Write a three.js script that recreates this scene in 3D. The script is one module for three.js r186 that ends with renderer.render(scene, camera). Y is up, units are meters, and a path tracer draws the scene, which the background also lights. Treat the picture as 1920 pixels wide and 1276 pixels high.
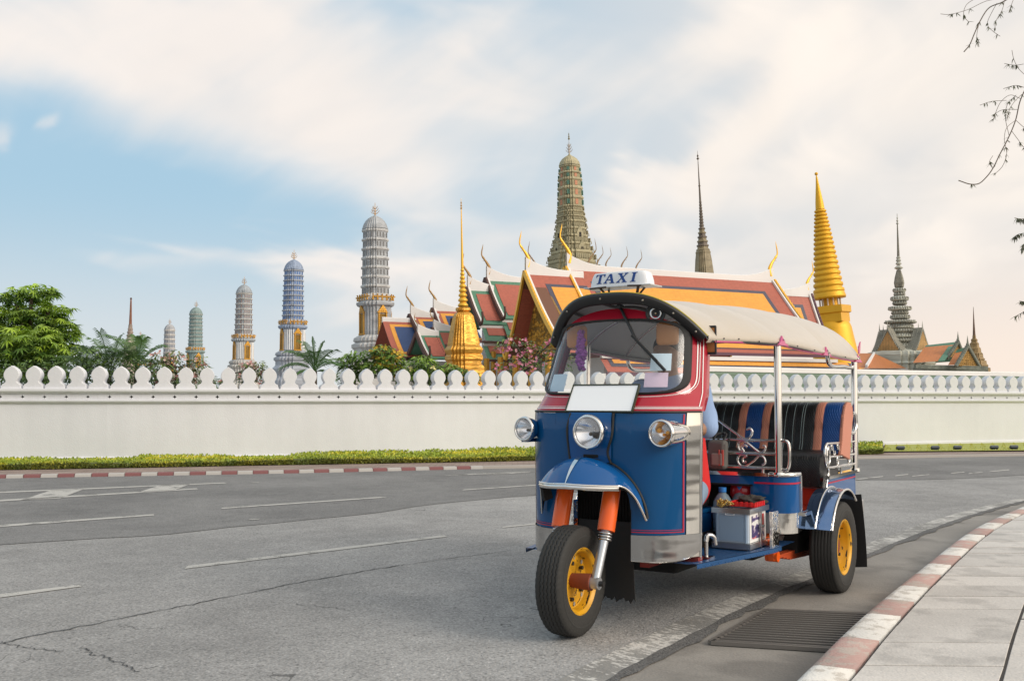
import * as THREE from 'three';
import { mergeGeometries, mergeVertices } from 'three/addons/utils/BufferGeometryUtils.js';
import { RoundedBoxGeometry } from 'three/addons/geometries/RoundedBoxGeometry.js';
import { MarchingCubes } from 'three/addons/objects/MarchingCubes.js';
import { FontLoader } from 'three/addons/loaders/FontLoader.js';
import { TextGeometry } from 'three/addons/geometries/TextGeometry.js';

// ------------------------------------------------------------------ camera, sky, sun, exposure
const scene = new THREE.Scene();
const F = 1867, EYE = 1.15, PITCH = Math.atan(112 / F);
const camera = new THREE.PerspectiveCamera(2 * Math.atan(638 / F) * 180 / Math.PI, 1024 / 680, 0.1, 6000);
camera.position.set(0, EYE, 0);
camera.rotation.x = PITCH;
scene.add(camera);
const renderer = new THREE.WebGLRenderer({ antialias: true });
renderer.setSize(1024, 680);
renderer.toneMapping = THREE.LinearToneMapping;
renderer.toneMappingExposure = 1.2;
renderer.shadowMap.enabled = true;

let seed = 7;
const rnd = () => { seed = (seed * 1664525 + 1013904223) >>> 0; return seed / 4294967296; };
const rr = (a, b) => a + (b - a) * rnd();
const hash = (x, y, s) => { let n = (x * 374761393 + y * 668265263 + s * 974634777) | 0; n = Math.imul(n ^ (n >>> 13), 1274126177); n ^= n >>> 16; return (n >>> 0) / 4294967296; };
// value noise, periodic when p > 0
function vn(x, y, s = 0, p = 0) {
  let xi = Math.floor(x), yi = Math.floor(y); const fx = x - xi, fy = y - yi;
  const u = fx * fx * (3 - 2 * fx), v = fy * fy * (3 - 2 * fy);
  const w = p ? (a) => ((a % p) + p) % p : (a) => a;
  const x0 = w(xi), x1 = w(xi + 1), y0 = w(yi), y1 = w(yi + 1);
  const a = hash(x0, y0, s), b = hash(x1, y0, s), c = hash(x0, y1, s), d = hash(x1, y1, s);
  return a + (b - a) * u + (c - a) * v + (a - b - c + d) * u * v;
}
function fbm(x, y, o = 5, s = 0, p = 0) { let t = 0, a = 0.5, n = 0; for (let i = 0; i < o; i++) { t += a * vn(x, y, s + i, p); n += a; x *= 2; y *= 2; p *= 2; a *= 0.5; } return t / n; }
const mix = (a, b, t) => a + (b - a) * t;
const clamp = (x, a = 0, b = 1) => Math.min(b, Math.max(a, x));
const sstep = (a, b, x) => { const t = clamp((x - a) / (b - a)); return t * t * (3 - 2 * t); };
const lerpTable = (tab, x) => { if (x <= tab[0][0]) return tab[0][1]; for (let i = 1; i < tab.length; i++) if (x <= tab[i][0]) return mix(tab[i - 1][1], tab[i][1], (x - tab[i - 1][0]) / (tab[i][0] - tab[i - 1][0])); return tab[tab.length - 1][1]; };

// the sky: pale blue low on the left, thin creamy evening cloud above and towards the right
const SUN = new THREE.Vector3(0.78, 0.46, 0.42).normalize();
{
  const W = 3072, H = 1536, data = new Float32Array(W * H * 4);
  const segs = [ // x0 y0 x1 y1 radius weight : long cloud streaks over this part of the sky
    [-300, 20, 520, 40, 105, 1.15], [-200, 75, 420, 165, 48, 0.5], [380, 120, 700, 240, 120, 0.8], [640, 200, 850, 390, 75, 0.75], [600, 60, 1050, 90, 130, 0.75],
    [880, 120, 1000, 360, 85, 0.55], [1120, 400, 1560, 90, 48, 0.75], [1500, 120, 2200, 60, 210, 0.85], [1300, 345, 2200, 380, 50, 0.6], [1350, 10, 1900, 240, 100, 0.45],
    [520, 525, 760, 505, 66, 0.62], [640, 570, 1000, 560, 62, 0.6], [1250, 480, 1800, 470, 40, 0.5], [230, 520, 420, 516, 34, 0.28], [-60, 245, 40, 250, 26, 0.6], [130, 232, 160, 234, 12, 0.35], [1700, 470, 2300, 500, 45, 0.5]];
  const segD = (x, y, s) => { const dx = s[2] - s[0], dy = s[3] - s[1]; const t = clamp(((x - s[0]) * dx + (y - s[1]) * dy) / (dx * dx + dy * dy)); return Math.hypot(x - s[0] - t * dx, y - s[1] - t * dy); };
  for (let j = 0; j < H; j++) {
    const el = (j + 0.5) / H * Math.PI - Math.PI / 2, ce = Math.cos(el), y = Math.sin(el);
    for (let i = 0; i < W; i++) {
      const ph = ((i + 0.5) / W - 0.5) * 2 * Math.PI, x = Math.cos(ph) * ce, z = Math.sin(ph) * ce;
      const k = (j * W + i) * 4;
      const yy = Math.max(y, 0.0);
      const warm = sstep(-0.36, 0.42, x * 0.96 + z * 0.2 + 0.14);        // towards the sun
      const up = sstep(0.0, 0.42, yy);
      // clear air
      const hz = sstep(0.02, 0.21, yy);
      let r = mix(mix(0.70, 0.97, warm), mix(0.425, 0.70, warm), hz) / 1.185;
      let g = mix(mix(0.745, 0.83, warm), mix(0.625, 0.715, warm), hz) / 1.185;
      let b = mix(mix(0.765, 0.72, warm), mix(0.765, 0.725, warm), hz) / 1.185;
      r *= mix(1, 0.9, up); g *= mix(1, 0.93, up); b *= mix(1, 0.97, up);
      // clouds
      const q = 1 / (yy + 0.16), cx = x * q, cz = z * q;
      const wx = fbm(cx * 1.1 + 3, cz * 1.1, 3, 11) - 0.5, wz = fbm(cx * 1.1, cz * 1.1 + 9, 3, 12) - 0.5;
      const n = fbm((cx + wx * 0.9) * 1.6 + (cz + wz) * 0.5, (cz + wz * 0.9) * 1.1 - cx * 0.4, 6, 20);
      const fine = fbm(cx * 5 + wx * 6 + cz * 3, cz * 3 - cx * 2 + wz * 6, 5, 31);
      let d = sstep(0.42, 0.78, n) * 0.75;
      if (z < -0.15) {
        const sx = 960 + F * x / -z, sy = 750 - F * y / Math.hypot(z, 0), inn = sstep(-0.15, -0.55, z);
        const wisp = fbm((sx * 0.8 - sy * 0.6) * 0.0022 + 4 + wx * 1.5, (sx * 0.6 + sy * 0.8) * 0.0085 + wz * 1.5, 6, 60);
        let e = 0; const jx = (wx * 190 + (fine - 0.5) * 120), jy = (wz * 150 + (fine - 0.5) * 100);
        for (const s of segs) { const t = segD(sx + jx, sy + jy, s) / s[4]; if (t < 3) e += s[5] * Math.exp(-t * t * 0.75); }
        const inframe = 1 - Math.exp(-e * 1.1);
        d = mix(d, sstep(0.16, 0.92, inframe * 0.95 + 0.55 * (wisp - 0.5) + 0.3 * (fine - 0.5) + 0.12 * (n - 0.4)), inn * sstep(1300, 300, Math.abs(sx - 960) - 700));
      }
      d = clamp(d) * sstep(-0.01, 0.07, y); d = d + (1 - d) * 0.34 * sstep(-0.2, 0.25, x * 0.96 + z * 0.2 + 0.14) * sstep(0.02, 0.2, y);
      const th = (0.985 + 0.08 * fine) / 1.185;
      const cr = mix(0.90, 0.98, warm) * th, cg = mix(0.84, 0.895, warm) * th, cb = mix(0.795, 0.81, warm) * th;
      r = mix(r, cr, d); g = mix(g, cg, d); b = mix(b, cb, d);
      // glow of the veiled low sun
      const cs = Math.max(0, x * SUN.x + y * SUN.y + z * SUN.z), gl = Math.pow(cs, 4) * 0.8;
      r += gl; g += gl * 0.86; b += gl * 0.66;
      if (y < -0.005) { r = 0.32; g = 0.31; b = 0.30; }
      data[k] = r; data[k + 1] = g; data[k + 2] = b; data[k + 3] = 1;
    }
  }
  const sky = new THREE.DataTexture(data, W, H, THREE.RGBAFormat, THREE.FloatType);
  sky.mapping = THREE.EquirectangularReflectionMapping; sky.magFilter = sky.minFilter = THREE.LinearFilter; sky.needsUpdate = true;
  scene.background = sky; scene.environment = sky;
}
const sun = new THREE.DirectionalLight(new THREE.Color().setRGB(1.0, 0.92, 0.82), 1.5);
sun.position.copy(SUN).multiplyScalar(60); sun.castShadow = true; sun.shadow.radius = 42;
sun.shadow.mapSize.set(2048, 2048);
Object.assign(sun.shadow.camera, { left: -30, right: 30, top: 30, bottom: -30, near: 1, far: 220 });
scene.add(sun); scene.add(sun.target);

// ------------------------------------------------------------------ helpers
const V = (x, y, z) => new THREE.Vector3(x, y, z);
// a point of the photograph (1920 x 1276) as a direction, as a place at a distance, as a place on a level
function ray(px, py) { const c = Math.cos(PITCH), s = Math.sin(PITCH), x = (px - 960) / F, y = -(py - 638) / F; return V(x, y * c + s, y * s - c); }
const P = (px, py, d) => { const r = ray(px, py); return V(0, EYE, 0).addScaledVector(r, d / -r.z); };
const G = (px, py, y = 0) => { const r = ray(px, py); return V(0, EYE, 0).addScaledVector(r, (y - EYE) / r.y); };
function hitPlane(px, py, p, n) { const r = ray(px, py), o = V(0, EYE, 0); return o.clone().addScaledVector(r, p.clone().sub(o).dot(n) / r.dot(n)); }
const used = {};
function numbered(n) { const k = used[n] = (used[n] ?? -1) + 1; return k ? n + '_' + String(k).padStart(3, '0') : n; }
function tag(o, label, category, group, kind) { const u = {}; if (label) u.label = label; if (category) u.category = category; if (group) u.group = group; if (kind) u.kind = kind; o.userData = u; return o; }
function thing(name, label, category, pos = V(0, 0, 0), group) { const g = new THREE.Group(); g.name = numbered(name); g.position.copy(pos); tag(g, label, category, group); scene.add(g); return g; }
function shade(m) { m.castShadow = true; m.receiveShadow = true; return m; }
function part(name, geo, mat, parent) { const m = shade(new THREE.Mesh(Array.isArray(geo) ? merge(geo) : geo, mat)); m.name = name; if (/^(niche|tile_panel|supporter|leaf_|guardian|carving|vent_hole|wheel_nut|stitching|press_stud|rail_scroll|chain_links|garland|tray_rib|twigs|finial)/.test(name)) m.userData = { kind: 'stuff' }; parent.add(m); return m; }
function struct(name, geo, mat) { const m = shade(new THREE.Mesh(Array.isArray(geo) ? merge(geo) : geo, mat)); m.name = numbered(name); m.userData = { kind: 'structure' }; scene.add(m); return m; }
function merge(list) {
  const out = list.map((g) => { g = g.index ? g.toNonIndexed() : g; const n = new THREE.BufferGeometry(); n.setAttribute('position', g.attributes.position); if (!g.attributes.normal) g.computeVertexNormals(); n.setAttribute('normal', g.attributes.normal); n.setAttribute('uv', g.attributes.uv ?? new THREE.BufferAttribute(new Float32Array(g.attributes.position.count * 2), 2)); return n; });
  return out.length === 1 ? out[0] : mergeGeometries(out);
}
const box = (w, h, d, x = 0, y = 0, z = 0, r = 0) => (r ? new RoundedBoxGeometry(w, h, d, 2, r) : new THREE.BoxGeometry(w, h, d)).translate(x, y, z);
const cyl = (r0, r1, h, n = 20, open = false) => new THREE.CylinderGeometry(r0, r1, h, n, 1, open);
function tube(pts, r, seg = 0, rad = 8, closed = false) { const c = new THREE.CatmullRomCurve3(pts, closed, 'centripetal'); return new THREE.TubeGeometry(c, seg || pts.length * 5, r, rad, closed); }
function bar(a, b, r, n = 10, r1 = r) { const d = b.clone().sub(a), g = new THREE.CylinderGeometry(r1, r, d.length(), n); g.applyQuaternion(new THREE.Quaternion().setFromUnitVectors(V(0, 1, 0), d.clone().normalize())); return g.translate((a.x + b.x) / 2, (a.y + b.y) / 2, (a.z + b.z) / 2); }
function poly(a, b, w, h) { const d = b.clone().sub(a), L = d.length(), g = new THREE.BoxGeometry(w, h, L); g.applyMatrix4(new THREE.Matrix4().lookAt(b, a, V(0, 1, 0))); return g.translate((a.x + b.x) / 2, (a.y + b.y) / 2, (a.z + b.z) / 2); }
// a grid of points -> a surface
function grid(nu, nv, fn, flip = false, uvf = null) {
  const pos = [], uv = [], idx = [];
  for (let j = 0; j <= nv; j++) for (let i = 0; i <= nu; i++) { const p = fn(i / nu, j / nv); pos.push(p.x, p.y, p.z); if (uvf) uv.push(...uvf(p, i / nu, j / nv)); else uv.push(i / nu, j / nv); }
  for (let j = 0; j < nv; j++) for (let i = 0; i < nu; i++) { const a = j * (nu + 1) + i, b = a + 1, c = a + nu + 1, d = c + 1; flip ? idx.push(a, c, b, b, c, d) : idx.push(a, b, c, b, d, c); }
  const g = new THREE.BufferGeometry(); g.setAttribute('position', new THREE.Float32BufferAttribute(pos, 3)); g.setAttribute('uv', new THREE.Float32BufferAttribute(uv, 2)); g.setIndex(idx); g.computeVertexNormals(); return g;
}
// polyline resampling by arc length
function pathOf(pts) { const c = new THREE.CatmullRomCurve3(pts, false, 'centripetal'); c.arcLengthDivisions = 600; return c; }
// a flat strip between two polylines; uv in metres
function strip(A, B, y, nx = 1) { const n = A.length - 1; return grid(n, nx, (u, v) => { const i = Math.round(u * n); const p = A[i].clone().lerp(B[i], v); if (y !== null) p.y = y; return p; }, false, (p) => [p.x, p.z]); }
const upFix = (g) => { const n = g.attributes.normal; let s = 0; for (let i = 0; i < n.count; i++) s += n.getY(i); if (s < 0) { const id = g.index.array; for (let i = 0; i < id.length; i += 3) { const t = id[i]; id[i] = id[i + 1]; id[i + 1] = t; } g.computeVertexNormals(); } return g; };
const flat = (g) => { g = g.index ? g.toNonIndexed() : g; g.computeVertexNormals(); return g; };
const vcMats = new Map();
function copies(name, geo, mat, mats, cols, parent, kind) { // many small leaves or blades of one plant, one mesh
  const g = geo.index ? geo.toNonIndexed() : geo, p = g.attributes.position, nn = g.attributes.normal, n = p.count, N = n * mats.length;
  const P0 = new Float32Array(N * 3), N0 = new Float32Array(N * 3), C0 = new Float32Array(N * 3), a = V(0, 0, 0), m3 = new THREE.Matrix3();
  mats.forEach((q, i) => { m3.getNormalMatrix(q); const c = cols ? cols[i] : null; for (let k = 0; k < n; k++) { const o = (i * n + k) * 3; a.fromBufferAttribute(p, k).applyMatrix4(q); P0[o] = a.x; P0[o + 1] = a.y; P0[o + 2] = a.z; a.fromBufferAttribute(nn, k).applyMatrix3(m3).normalize(); N0[o] = a.x; N0[o + 1] = a.y; N0[o + 2] = a.z; C0[o] = c ? c.r : 1; C0[o + 1] = c ? c.g : 1; C0[o + 2] = c ? c.b : 1; } });
  const o = new THREE.BufferGeometry(); o.setAttribute('position', new THREE.BufferAttribute(P0, 3)); o.setAttribute('normal', new THREE.BufferAttribute(N0, 3)); o.setAttribute('color', new THREE.BufferAttribute(C0, 3));
  if (!vcMats.has(mat)) { const m = mat.clone(); m.vertexColors = true; vcMats.set(mat, m); }
  const m = part(name, o, vcMats.get(mat), parent); if (kind) m.userData = { kind }; return m;
}
const M4 = (p, q, s) => new THREE.Matrix4().compose(p, q, typeof s === 'number' ? V(s, s, s) : s);

// ------------------------------------------------------------------ materials
const lin = (r, g, b) => new THREE.Color().setRGB(r, g, b);
const std = (c, rough = 0.7, metal = 0, o = {}) => new THREE.MeshStandardMaterial({ color: lin(...c), roughness: rough, metalness: metal, side: THREE.DoubleSide, ...o });
const phy = (c, rough = 0.7, metal = 0, o = {}) => new THREE.MeshPhysicalMaterial({ color: lin(...c), roughness: rough, metalness: metal, side: THREE.DoubleSide, ...o });
function tex(w, h, fn, srgb = true) {
  const d = new Uint8Array(w * h * 4);
  for (let j = 0; j < h; j++) for (let i = 0; i < w; i++) { const c = fn(i / w, j / h, i, j), k = (j * w + i) * 4; d[k] = clamp(c[0], 0, 255); d[k + 1] = clamp(c[1], 0, 255); d[k + 2] = clamp(c[2], 0, 255); d[k + 3] = 255; }
  const t = new THREE.DataTexture(d, w, h); t.wrapS = t.wrapT = THREE.RepeatWrapping; t.magFilter = THREE.LinearFilter; t.minFilter = THREE.LinearFilter; if (srgb) t.colorSpace = THREE.SRGBColorSpace; t.needsUpdate = true; return t;
}
const rep = (t, m) => { t.repeat.set(1 / m, 1 / m); return t; };
const s8 = (l) => 255 * (l <= 0.0031308 ? 12.92 * l : 1.055 * Math.pow(l, 1 / 2.4) - 0.055);
const g8 = (r, g, b) => [s8(r), s8(g), s8(b)];
// ------------------------------------------------------------------ ground, road, markings
function asphaltTex(base, contrast, worn, s) {
  return tex(2048, 2048, (u, v) => {
    const big = fbm(u * 5, v * 5, 4, s, 5), mid = fbm(u * 40, v * 40, 3, s + 5, 40), grain = vn(u * 680, v * 680, s + 9, 680), gr2 = vn(u * 1024, v * 1024, s + 12, 1024);
    let l = base * (0.70 + 0.52 * big + 0.26 * (mid - 0.5)) * (1 + contrast * (grain - 0.5) + contrast * 0.8 * (gr2 - 0.5));
    if (gr2 > 0.93) l *= 1.45; if (grain < 0.09) l *= 0.62;
    const cr = Math.abs(fbm(u * 9 + 2 * fbm(u * 14, v * 14, 3, s + 30, 14), v * 9, 3, s + 20, 9) - 0.5);
    if (cr < 0.0035 * worn && fbm(u * 6, v * 6, 2, s + 40, 6) > 0.52) l *= 0.45;
    return g8(l * 1.03, l, l * 0.965);
  });
}
const bumpFine = tex(1024, 1024, (u, v) => { const g = 255 * (0.6 * vn(u * 400, v * 400, 3, 400) + 0.4 * vn(u * 150, v * 150, 4, 150)); return [g, g, g]; }, false); rep(bumpFine, 2.6);
const roadMat = std([1, 1, 1], 0.88, 0, { map: rep(asphaltTex(0.295, 0.5, 0.35, 50), 6.3), bumpMap: bumpFine, bumpScale: 0.004 });
const darkRoadMat = std([1, 1, 1], 0.86, 0, { map: rep(asphaltTex(0.185, 0.5, 0.4, 150), 5.7), bumpMap: bumpFine, bumpScale: 0.004 });
const concreteTex = rep(tex(1024, 1024, (u, v) => { const b = fbm(u * 4, v * 4, 5, 77, 4), st = fbm(u * 30, v * 3, 3, 78, 3), g = vn(u * 500, v * 500, 79, 500); const l = 0.27 * (0.7 + 0.5 * b) * (0.93 + 0.14 * g) * (0.9 + 0.2 * st); return g8(l * 1.03, l * 0.985, l * 0.93); }), 2.3);
const gutterTex = rep(tex(1024, 1024, (u, v) => { const b = fbm(u * 5, v * 5, 5, 177, 5), g = vn(u * 500, v * 500, 179, 500); const dk = sstep(0.5, 0.75, fbm(u * 8, v * 8, 4, 180, 8)); const l = 0.26 * (0.65 + 0.6 * b) * (0.92 + 0.16 * g) * (1 - 0.3 * dk); return g8(l * 1.06, l * 0.98, l * 0.88); }), 2.9);
const gutterMat = std([1, 1, 1], 0.85, 0, { map: gutterTex, bumpMap: bumpFine, bumpScale: 0.002 });

struct('ground', new THREE.PlaneGeometry(6000, 6000).rotateX(-Math.PI / 2).translate(0, -0.02, -600), std([0.27, 0.255, 0.23], 0.95));

const pxPath = (l, y = 0) => l.map(([a, b]) => G(a, b, y));
const smooth = (pts, n) => { const c = pathOf(pts); return Array.from({ length: n + 1 }, (_, i) => c.getPointAt(i / n)); };
// edge of the kerb of this side (road level), far kerb
const nearKerb = [[1340, 1400], [1476, 1276], [1604, 1155.6], [1719, 1064], [1820, 990], [1888, 958], [1960, 932], [2060, 907], [2240, 885]];
const farKerb = [[-700, 914], [-300, 903], [0, 897], [260, 892.5], [520, 888], [890, 879.5], [1000, 877.3], [1300, 869], [1600, 861], [1920, 855], [2300, 849.5], [2900, 842]];
const KH = 0.1, NK = smooth(pxPath(nearKerb, KH), 80), FK = smooth(pxPath(farKerb), 80);
{ // the road: the whole carriageway in one sheet
  const sh = [[-40, 3], ...FK.map((p) => [p.x, p.z]), [60, -34], [60, 3]];
  const s = new THREE.Shape(sh.map(([x, z]) => new THREE.Vector2(x, -z)));
  const g = new THREE.ShapeGeometry(s).rotateX(-Math.PI / 2);
  const uv = g.attributes.uv, p = g.attributes.position; for (let i = 0; i < uv.count; i++) uv.setXY(i, p.getX(i), p.getZ(i));
  struct('road', g, roadMat);
}
const road = scene.children[scene.children.length - 1];
{ // the darker, newer asphalt of the far lanes
  const edge = smooth(pxPath([[-700, 1075], [-300, 1045], [0, 1022], [160, 1011], [270, 1005], [500, 982], [700, 962], [800, 947], [960, 932], [1200, 915], [1400, 906], [1603, 900], [1765, 898], [1920, 891], [2300, 876]]), 120);
  edge.forEach((p, i) => { p.z += 0.05 * (fbm(i * 0.35, 1, 3, 5) - 0.5) * (1 + -p.z * 0.12); });
  const far = smooth(FK, 120).map((p) => p.clone());
  struct('road_lane', upFix(strip(edge, far, 0.004)), darkRoadMat);
}
const lane = scene.children[scene.children.length - 1];
const paintTex = (l, s, wear) => rep(tex(512, 512, (u, v) => { const n = fbm(u * 12, v * 12, 5, s, 12), g = vn(u * 200, v * 200, s + 3, 200); const w = sstep(wear, wear + 0.12, n * 0.75 + g * 0.25); const q = mix(0.17, l, w) * (0.93 + 0.14 * g); return g8(q * 1.02, q * 0.98, q * 0.9); }), 1.3);
const paintMat = std([1, 1, 1], 0.75, 0, { map: paintTex(0.46, 300, 0.3) });
const paintFaint = std([1, 1, 1], 0.8, 0, { map: paintTex(0.38, 310, 0.45) });
const quadMark = (pts, parent, mat = paintMat, y = 0.008) => { // four photo points: near left, far left, far right, near right
  const q = pts.map(([a, b]) => G(a, b)); return part('lane_marking', upFix(grid(6, 2, (u, v) => { const p = q[0].clone().lerp(q[3], u).lerp(q[1].clone().lerp(q[2], u), v); p.y = y; return p; }, false, (p) => [p.x, p.z])), mat, parent); };
for (const m of [
  [[-60, 1129], [-60, 1122], [150, 1096], [152, 1100]], [[345, 1067], [352, 1061], [832, 1003.5], [838, 1006.5]], [[940, 990], [944, 987.5], [1060, 975], [1066, 977]]]) quadMark(m, road, paintMat, 0.004);
for (const m of [
  [[-60, 993.5], [-60, 989.5], [287, 965], [289, 967.2]], [[413, 955], [417, 952.6], [720, 931.8], [724, 933.5]], [[866, 920], [870, 918.3], [1010, 909], [1012, 910.4]],
  [[1600, 901], [1602, 899.2], [1655, 893], [1658, 894.2]], [[1710, 894], [1712, 892.6], [1742, 889.6], [1744, 890.8]], [[1783, 888.3], [1785, 887], [1808, 884.8], [1810, 886]], [[1816, 889], [1818, 887.6], [1842, 885], [1844, 886.2]], [[1855, 885.5], [1857, 884], [1892, 880.5], [1894, 881.8]], [[1679, 893], [1680, 891.5], [1703, 889], [1704, 890.2]],
  [[-60, 927.5], [-60, 925], [420, 905.2], [424, 906.6]], [[-60, 944.5], [-60, 941.5], [368, 916], [371, 917.8]],
  [[38, 938.4], [96, 919.5], [158, 917], [112, 935]], [[258, 923.6], [300, 910.4], [358, 907.6], [326, 919.4]]]) quadMark(m, lane, paintMat, 0.008);
for (const m of [[[820, 892.6], [900, 887.6], [1010, 884], [960, 888.6]], [[466, 906], [470, 905], [486, 904.4], [484, 905.4]], [[464, 976.2], [468, 974.4], [488, 973.4], [484, 975.2]]]) quadMark(m, lane, paintFaint, 0.008);
{ // the long paving joint, and a few cracks, filled with dark sealant
  const tar = std([0.045, 0.045, 0.045], 0.8);
  const line = (pts, w, n = 60) => { const c = smooth(pxPath(pts), n); const A = [], B = []; c.forEach((p, i) => { const t = c[Math.min(i + 1, n)].clone().sub(c[Math.max(i - 1, 0)]).normalize(), s = V(-t.z, 0, t.x), ww = 0.6 * w * (0.35 + 1.1 * fbm(i * 0.6, 2, 2, 9 + pts[0][0])), o = 0.05 * (fbm(i * 0.45, 7, 3, 4 + pts[0][1]) - 0.5); A.push(p.clone().addScaledVector(s, o + ww)); B.push(p.clone().addScaledVector(s, o - ww)); }); return upFix(strip(A, B, 0.0035)); };
  part('paving_joint', [line([[-100, 1228], [0, 1205], [150, 1175], [390, 1127], [510, 1102], [640, 1078], [750, 1060]], 0.009, 90), line([[750, 1060], [850, 1046], [960, 1032]], 0.006, 40)], tar, road);
  part('road_crack', [line([[0, 1203], [40, 1213], [85, 1219], [120, 1220]], 0.005, 40), line([[150, 1213], [175, 1226], [205, 1236], [240, 1248], [262, 1259]], 0.006, 60), line([[222, 1170], [260, 1178], [310, 1178]], 0.003, 30), line([[820, 1052], [890, 1046], [950, 1040]], 0.004, 40), line([[555, 1133], [620, 1139], [660, 1145]], 0.004, 30)], tar, road);
}
// ------------------------------------------------------------------ this side's gutter, edge line, kerb, pavement
const edgeL = smooth(pxPath([[880, 1400], [1049, 1276], [1255, 1174], [1370, 1123], [1499, 1073], [1632, 1018], [1774, 969], [1879, 942], [1990, 920], [2200, 893]]), 120);
const edgeR = smooth(pxPath([[985, 1400], [1140, 1276], [1308, 1186], [1418, 1130], [1535, 1080], [1660, 1026], [1792, 976], [1890, 947], [2000, 923], [2206, 895]]), 120);
const nk120 = smooth(NK, 120);
struct('gutter', upFix(strip(edgeR, nk120, 0.004)), gutterMat);
{
  const wornTex = rep(tex(1024, 1024, (u, v) => { const st = fbm((u + v) * 40, (v - u) * 120, 3, 410, 40), bl = fbm(u * 9, v * 9, 3, 411, 9), g = vn(u * 400, v * 400, 412, 400); const w = sstep(0.55, 0.66, st * 0.6 + bl * 0.4 + 0.06 * g); const q = mix(0.25 * (0.7 + 0.6 * bl), 0.62, w * 0.8) * (0.93 + 0.14 * g); return g8(q * 1.02, q * 0.985, q * 0.92); }), 2.2);
  const g = upFix(strip(edgeL, edgeR, 0.006)); struct('edge_line', g, std([1, 1, 1], 0.82, 0, { map: wornTex, bumpMap: bumpFine, bumpScale: 0.003 }));
  // crumbling dark seam between the line and the gutter
  const A = [], B = []; edgeR.forEach((p, i) => { const d = nk120[i].clone().sub(p).normalize(); A.push(p.clone().addScaledVector(d, -0.015 + 0.03 * fbm(i * 1.7, 3, 4, 61))); B.push(p.clone().addScaledVector(d, 0.02 + 0.10 * fbm(i * 1.3, 5, 4, 66))); });
  struct('asphalt_patch', upFix(strip(A, B, 0.009)), std([1, 1, 1], 0.9, 0, { map: rep(asphaltTex(0.12, 0.7, 0, 250), 4.1), bumpMap: bumpFine, bumpScale: 0.006 }));
}
// kerb: painted red and white blocks, chipped
const kerbTex = (rgb, s, wear) => rep(tex(512, 512, (u, v) => { const n = fbm(u * 16, v * 16, 5, s, 16), g = vn(u * 220, v * 220, s + 3, 220), w = 0.25 + 0.75 * sstep(wear, wear + 0.12, n * 0.8 + 0.2 * g), d = fbm(u * 3, v * 3, 3, s + 7, 3); return g8(...rgb.map((c, k) => mix([0.42, 0.385, 0.34][k] * (0.7 + 0.5 * d), c * (0.8 + 0.3 * d), w))); }), 0.8);
const kerbWhite = [0, 1].map((i) => std([1, 1, 1], 0.8, 0, { map: kerbTex([0.70, 0.68, 0.64], 500 + i * 20, 0.36 + 0.03 * i), bumpMap: bumpFine, bumpScale: 0.003 }));
const kerbRed = [0, 1].map((i) => std([1, 1, 1], 0.8, 0, { map: kerbTex([0.44, 0.29, 0.26], 540 + i * 20, 0.34 + 0.04 * i), bumpMap: bumpFine, bumpScale: 0.003 }));
const KB = smooth(pxPath([[1475, 1400], [1593, 1276], [1654, 1201], [1750, 1096], [1855, 1000], [1911, 967], [1978, 938], [2075, 912], [2250, 889]], KH), 400);
const KF = smooth(pxPath(nearKerb, KH), 400);
const KBn = (p) => { let b = KB[0], d = 1e9; for (const q of KB) { const e = (q.x - p.x) ** 2 + (q.z - p.z) ** 2; if (e < d) { d = e; b = q; } } return b; };
{
  const kerb = new THREE.Group(); kerb.name = 'kerb'; kerb.userData = { kind: 'structure' }; scene.add(kerb);
  const c = pathOf(KF); const L = c.getLength();
  // block joints measured on the photograph along the front edge (photo heights of the joints)
  const ys = [1420, 1330, 1241, 1190, 1147, 1120, 1095, 1073, 1054, 1038, 1024, 1011, 999.5, 988.5, 978.5, 969.5, 961, 953.5, 947, 941, 935.5, 930.5, 926, 922, 918, 914, 910.5];
  const tOf = (py) => { let best = 0, bd = 1e9; for (let i = 0; i <= 800; i++) { const p = c.getPointAt(i / 800), z = G(960, py, KH).z; const d = Math.abs(p.z - z); if (d < bd) { bd = d; best = i / 800; } } return best; };
  let red = true;
  for (let k = 0; k + 1 < ys.length; k++) {
    const t0 = tOf(ys[k]) + 0.002 / L * 1, t1 = tOf(ys[k + 1]) - 0.002 / L;
    const n = 3, fr = [], bk = [];
    for (let i = 0; i <= n; i++) { const p = c.getPointAt(mix(t0, t1, i / n)); const b = KBn(p); fr.push(p.clone()); bk.push(b.clone()); }
    const sec = (i, j) => { const p = fr[i], b = bk[i], d = b.clone().sub(p); d.y = 0; const q = [[0, 0], [0.012, KH - 0.022], [0.03, KH - 0.006], [0.055, KH], [d.length() - 0.012, KH], [d.length() - 0.012, 0]][j]; d.normalize(); return V(p.x + d.x * q[0], q[1], p.z + d.z * q[0]); };
    const g = grid(n, 5, (u, v) => sec(Math.round(u * n), Math.round(v * 5)), true, (p) => [p.x + p.y, p.z + p.y]);
    const capA = grid(1, 1, (u, v) => sec(0, [[0, 5], [2, 4]][v][u])), capB = grid(1, 1, (u, v) => sec(n, [[0, 5], [2, 4]][v][u]));
    part('kerb_stone', merge([g, capA, capB]), (red ? kerbRed : kerbWhite)[k >> 1 & 1], kerb);
    red = !red;
  }
}
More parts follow.
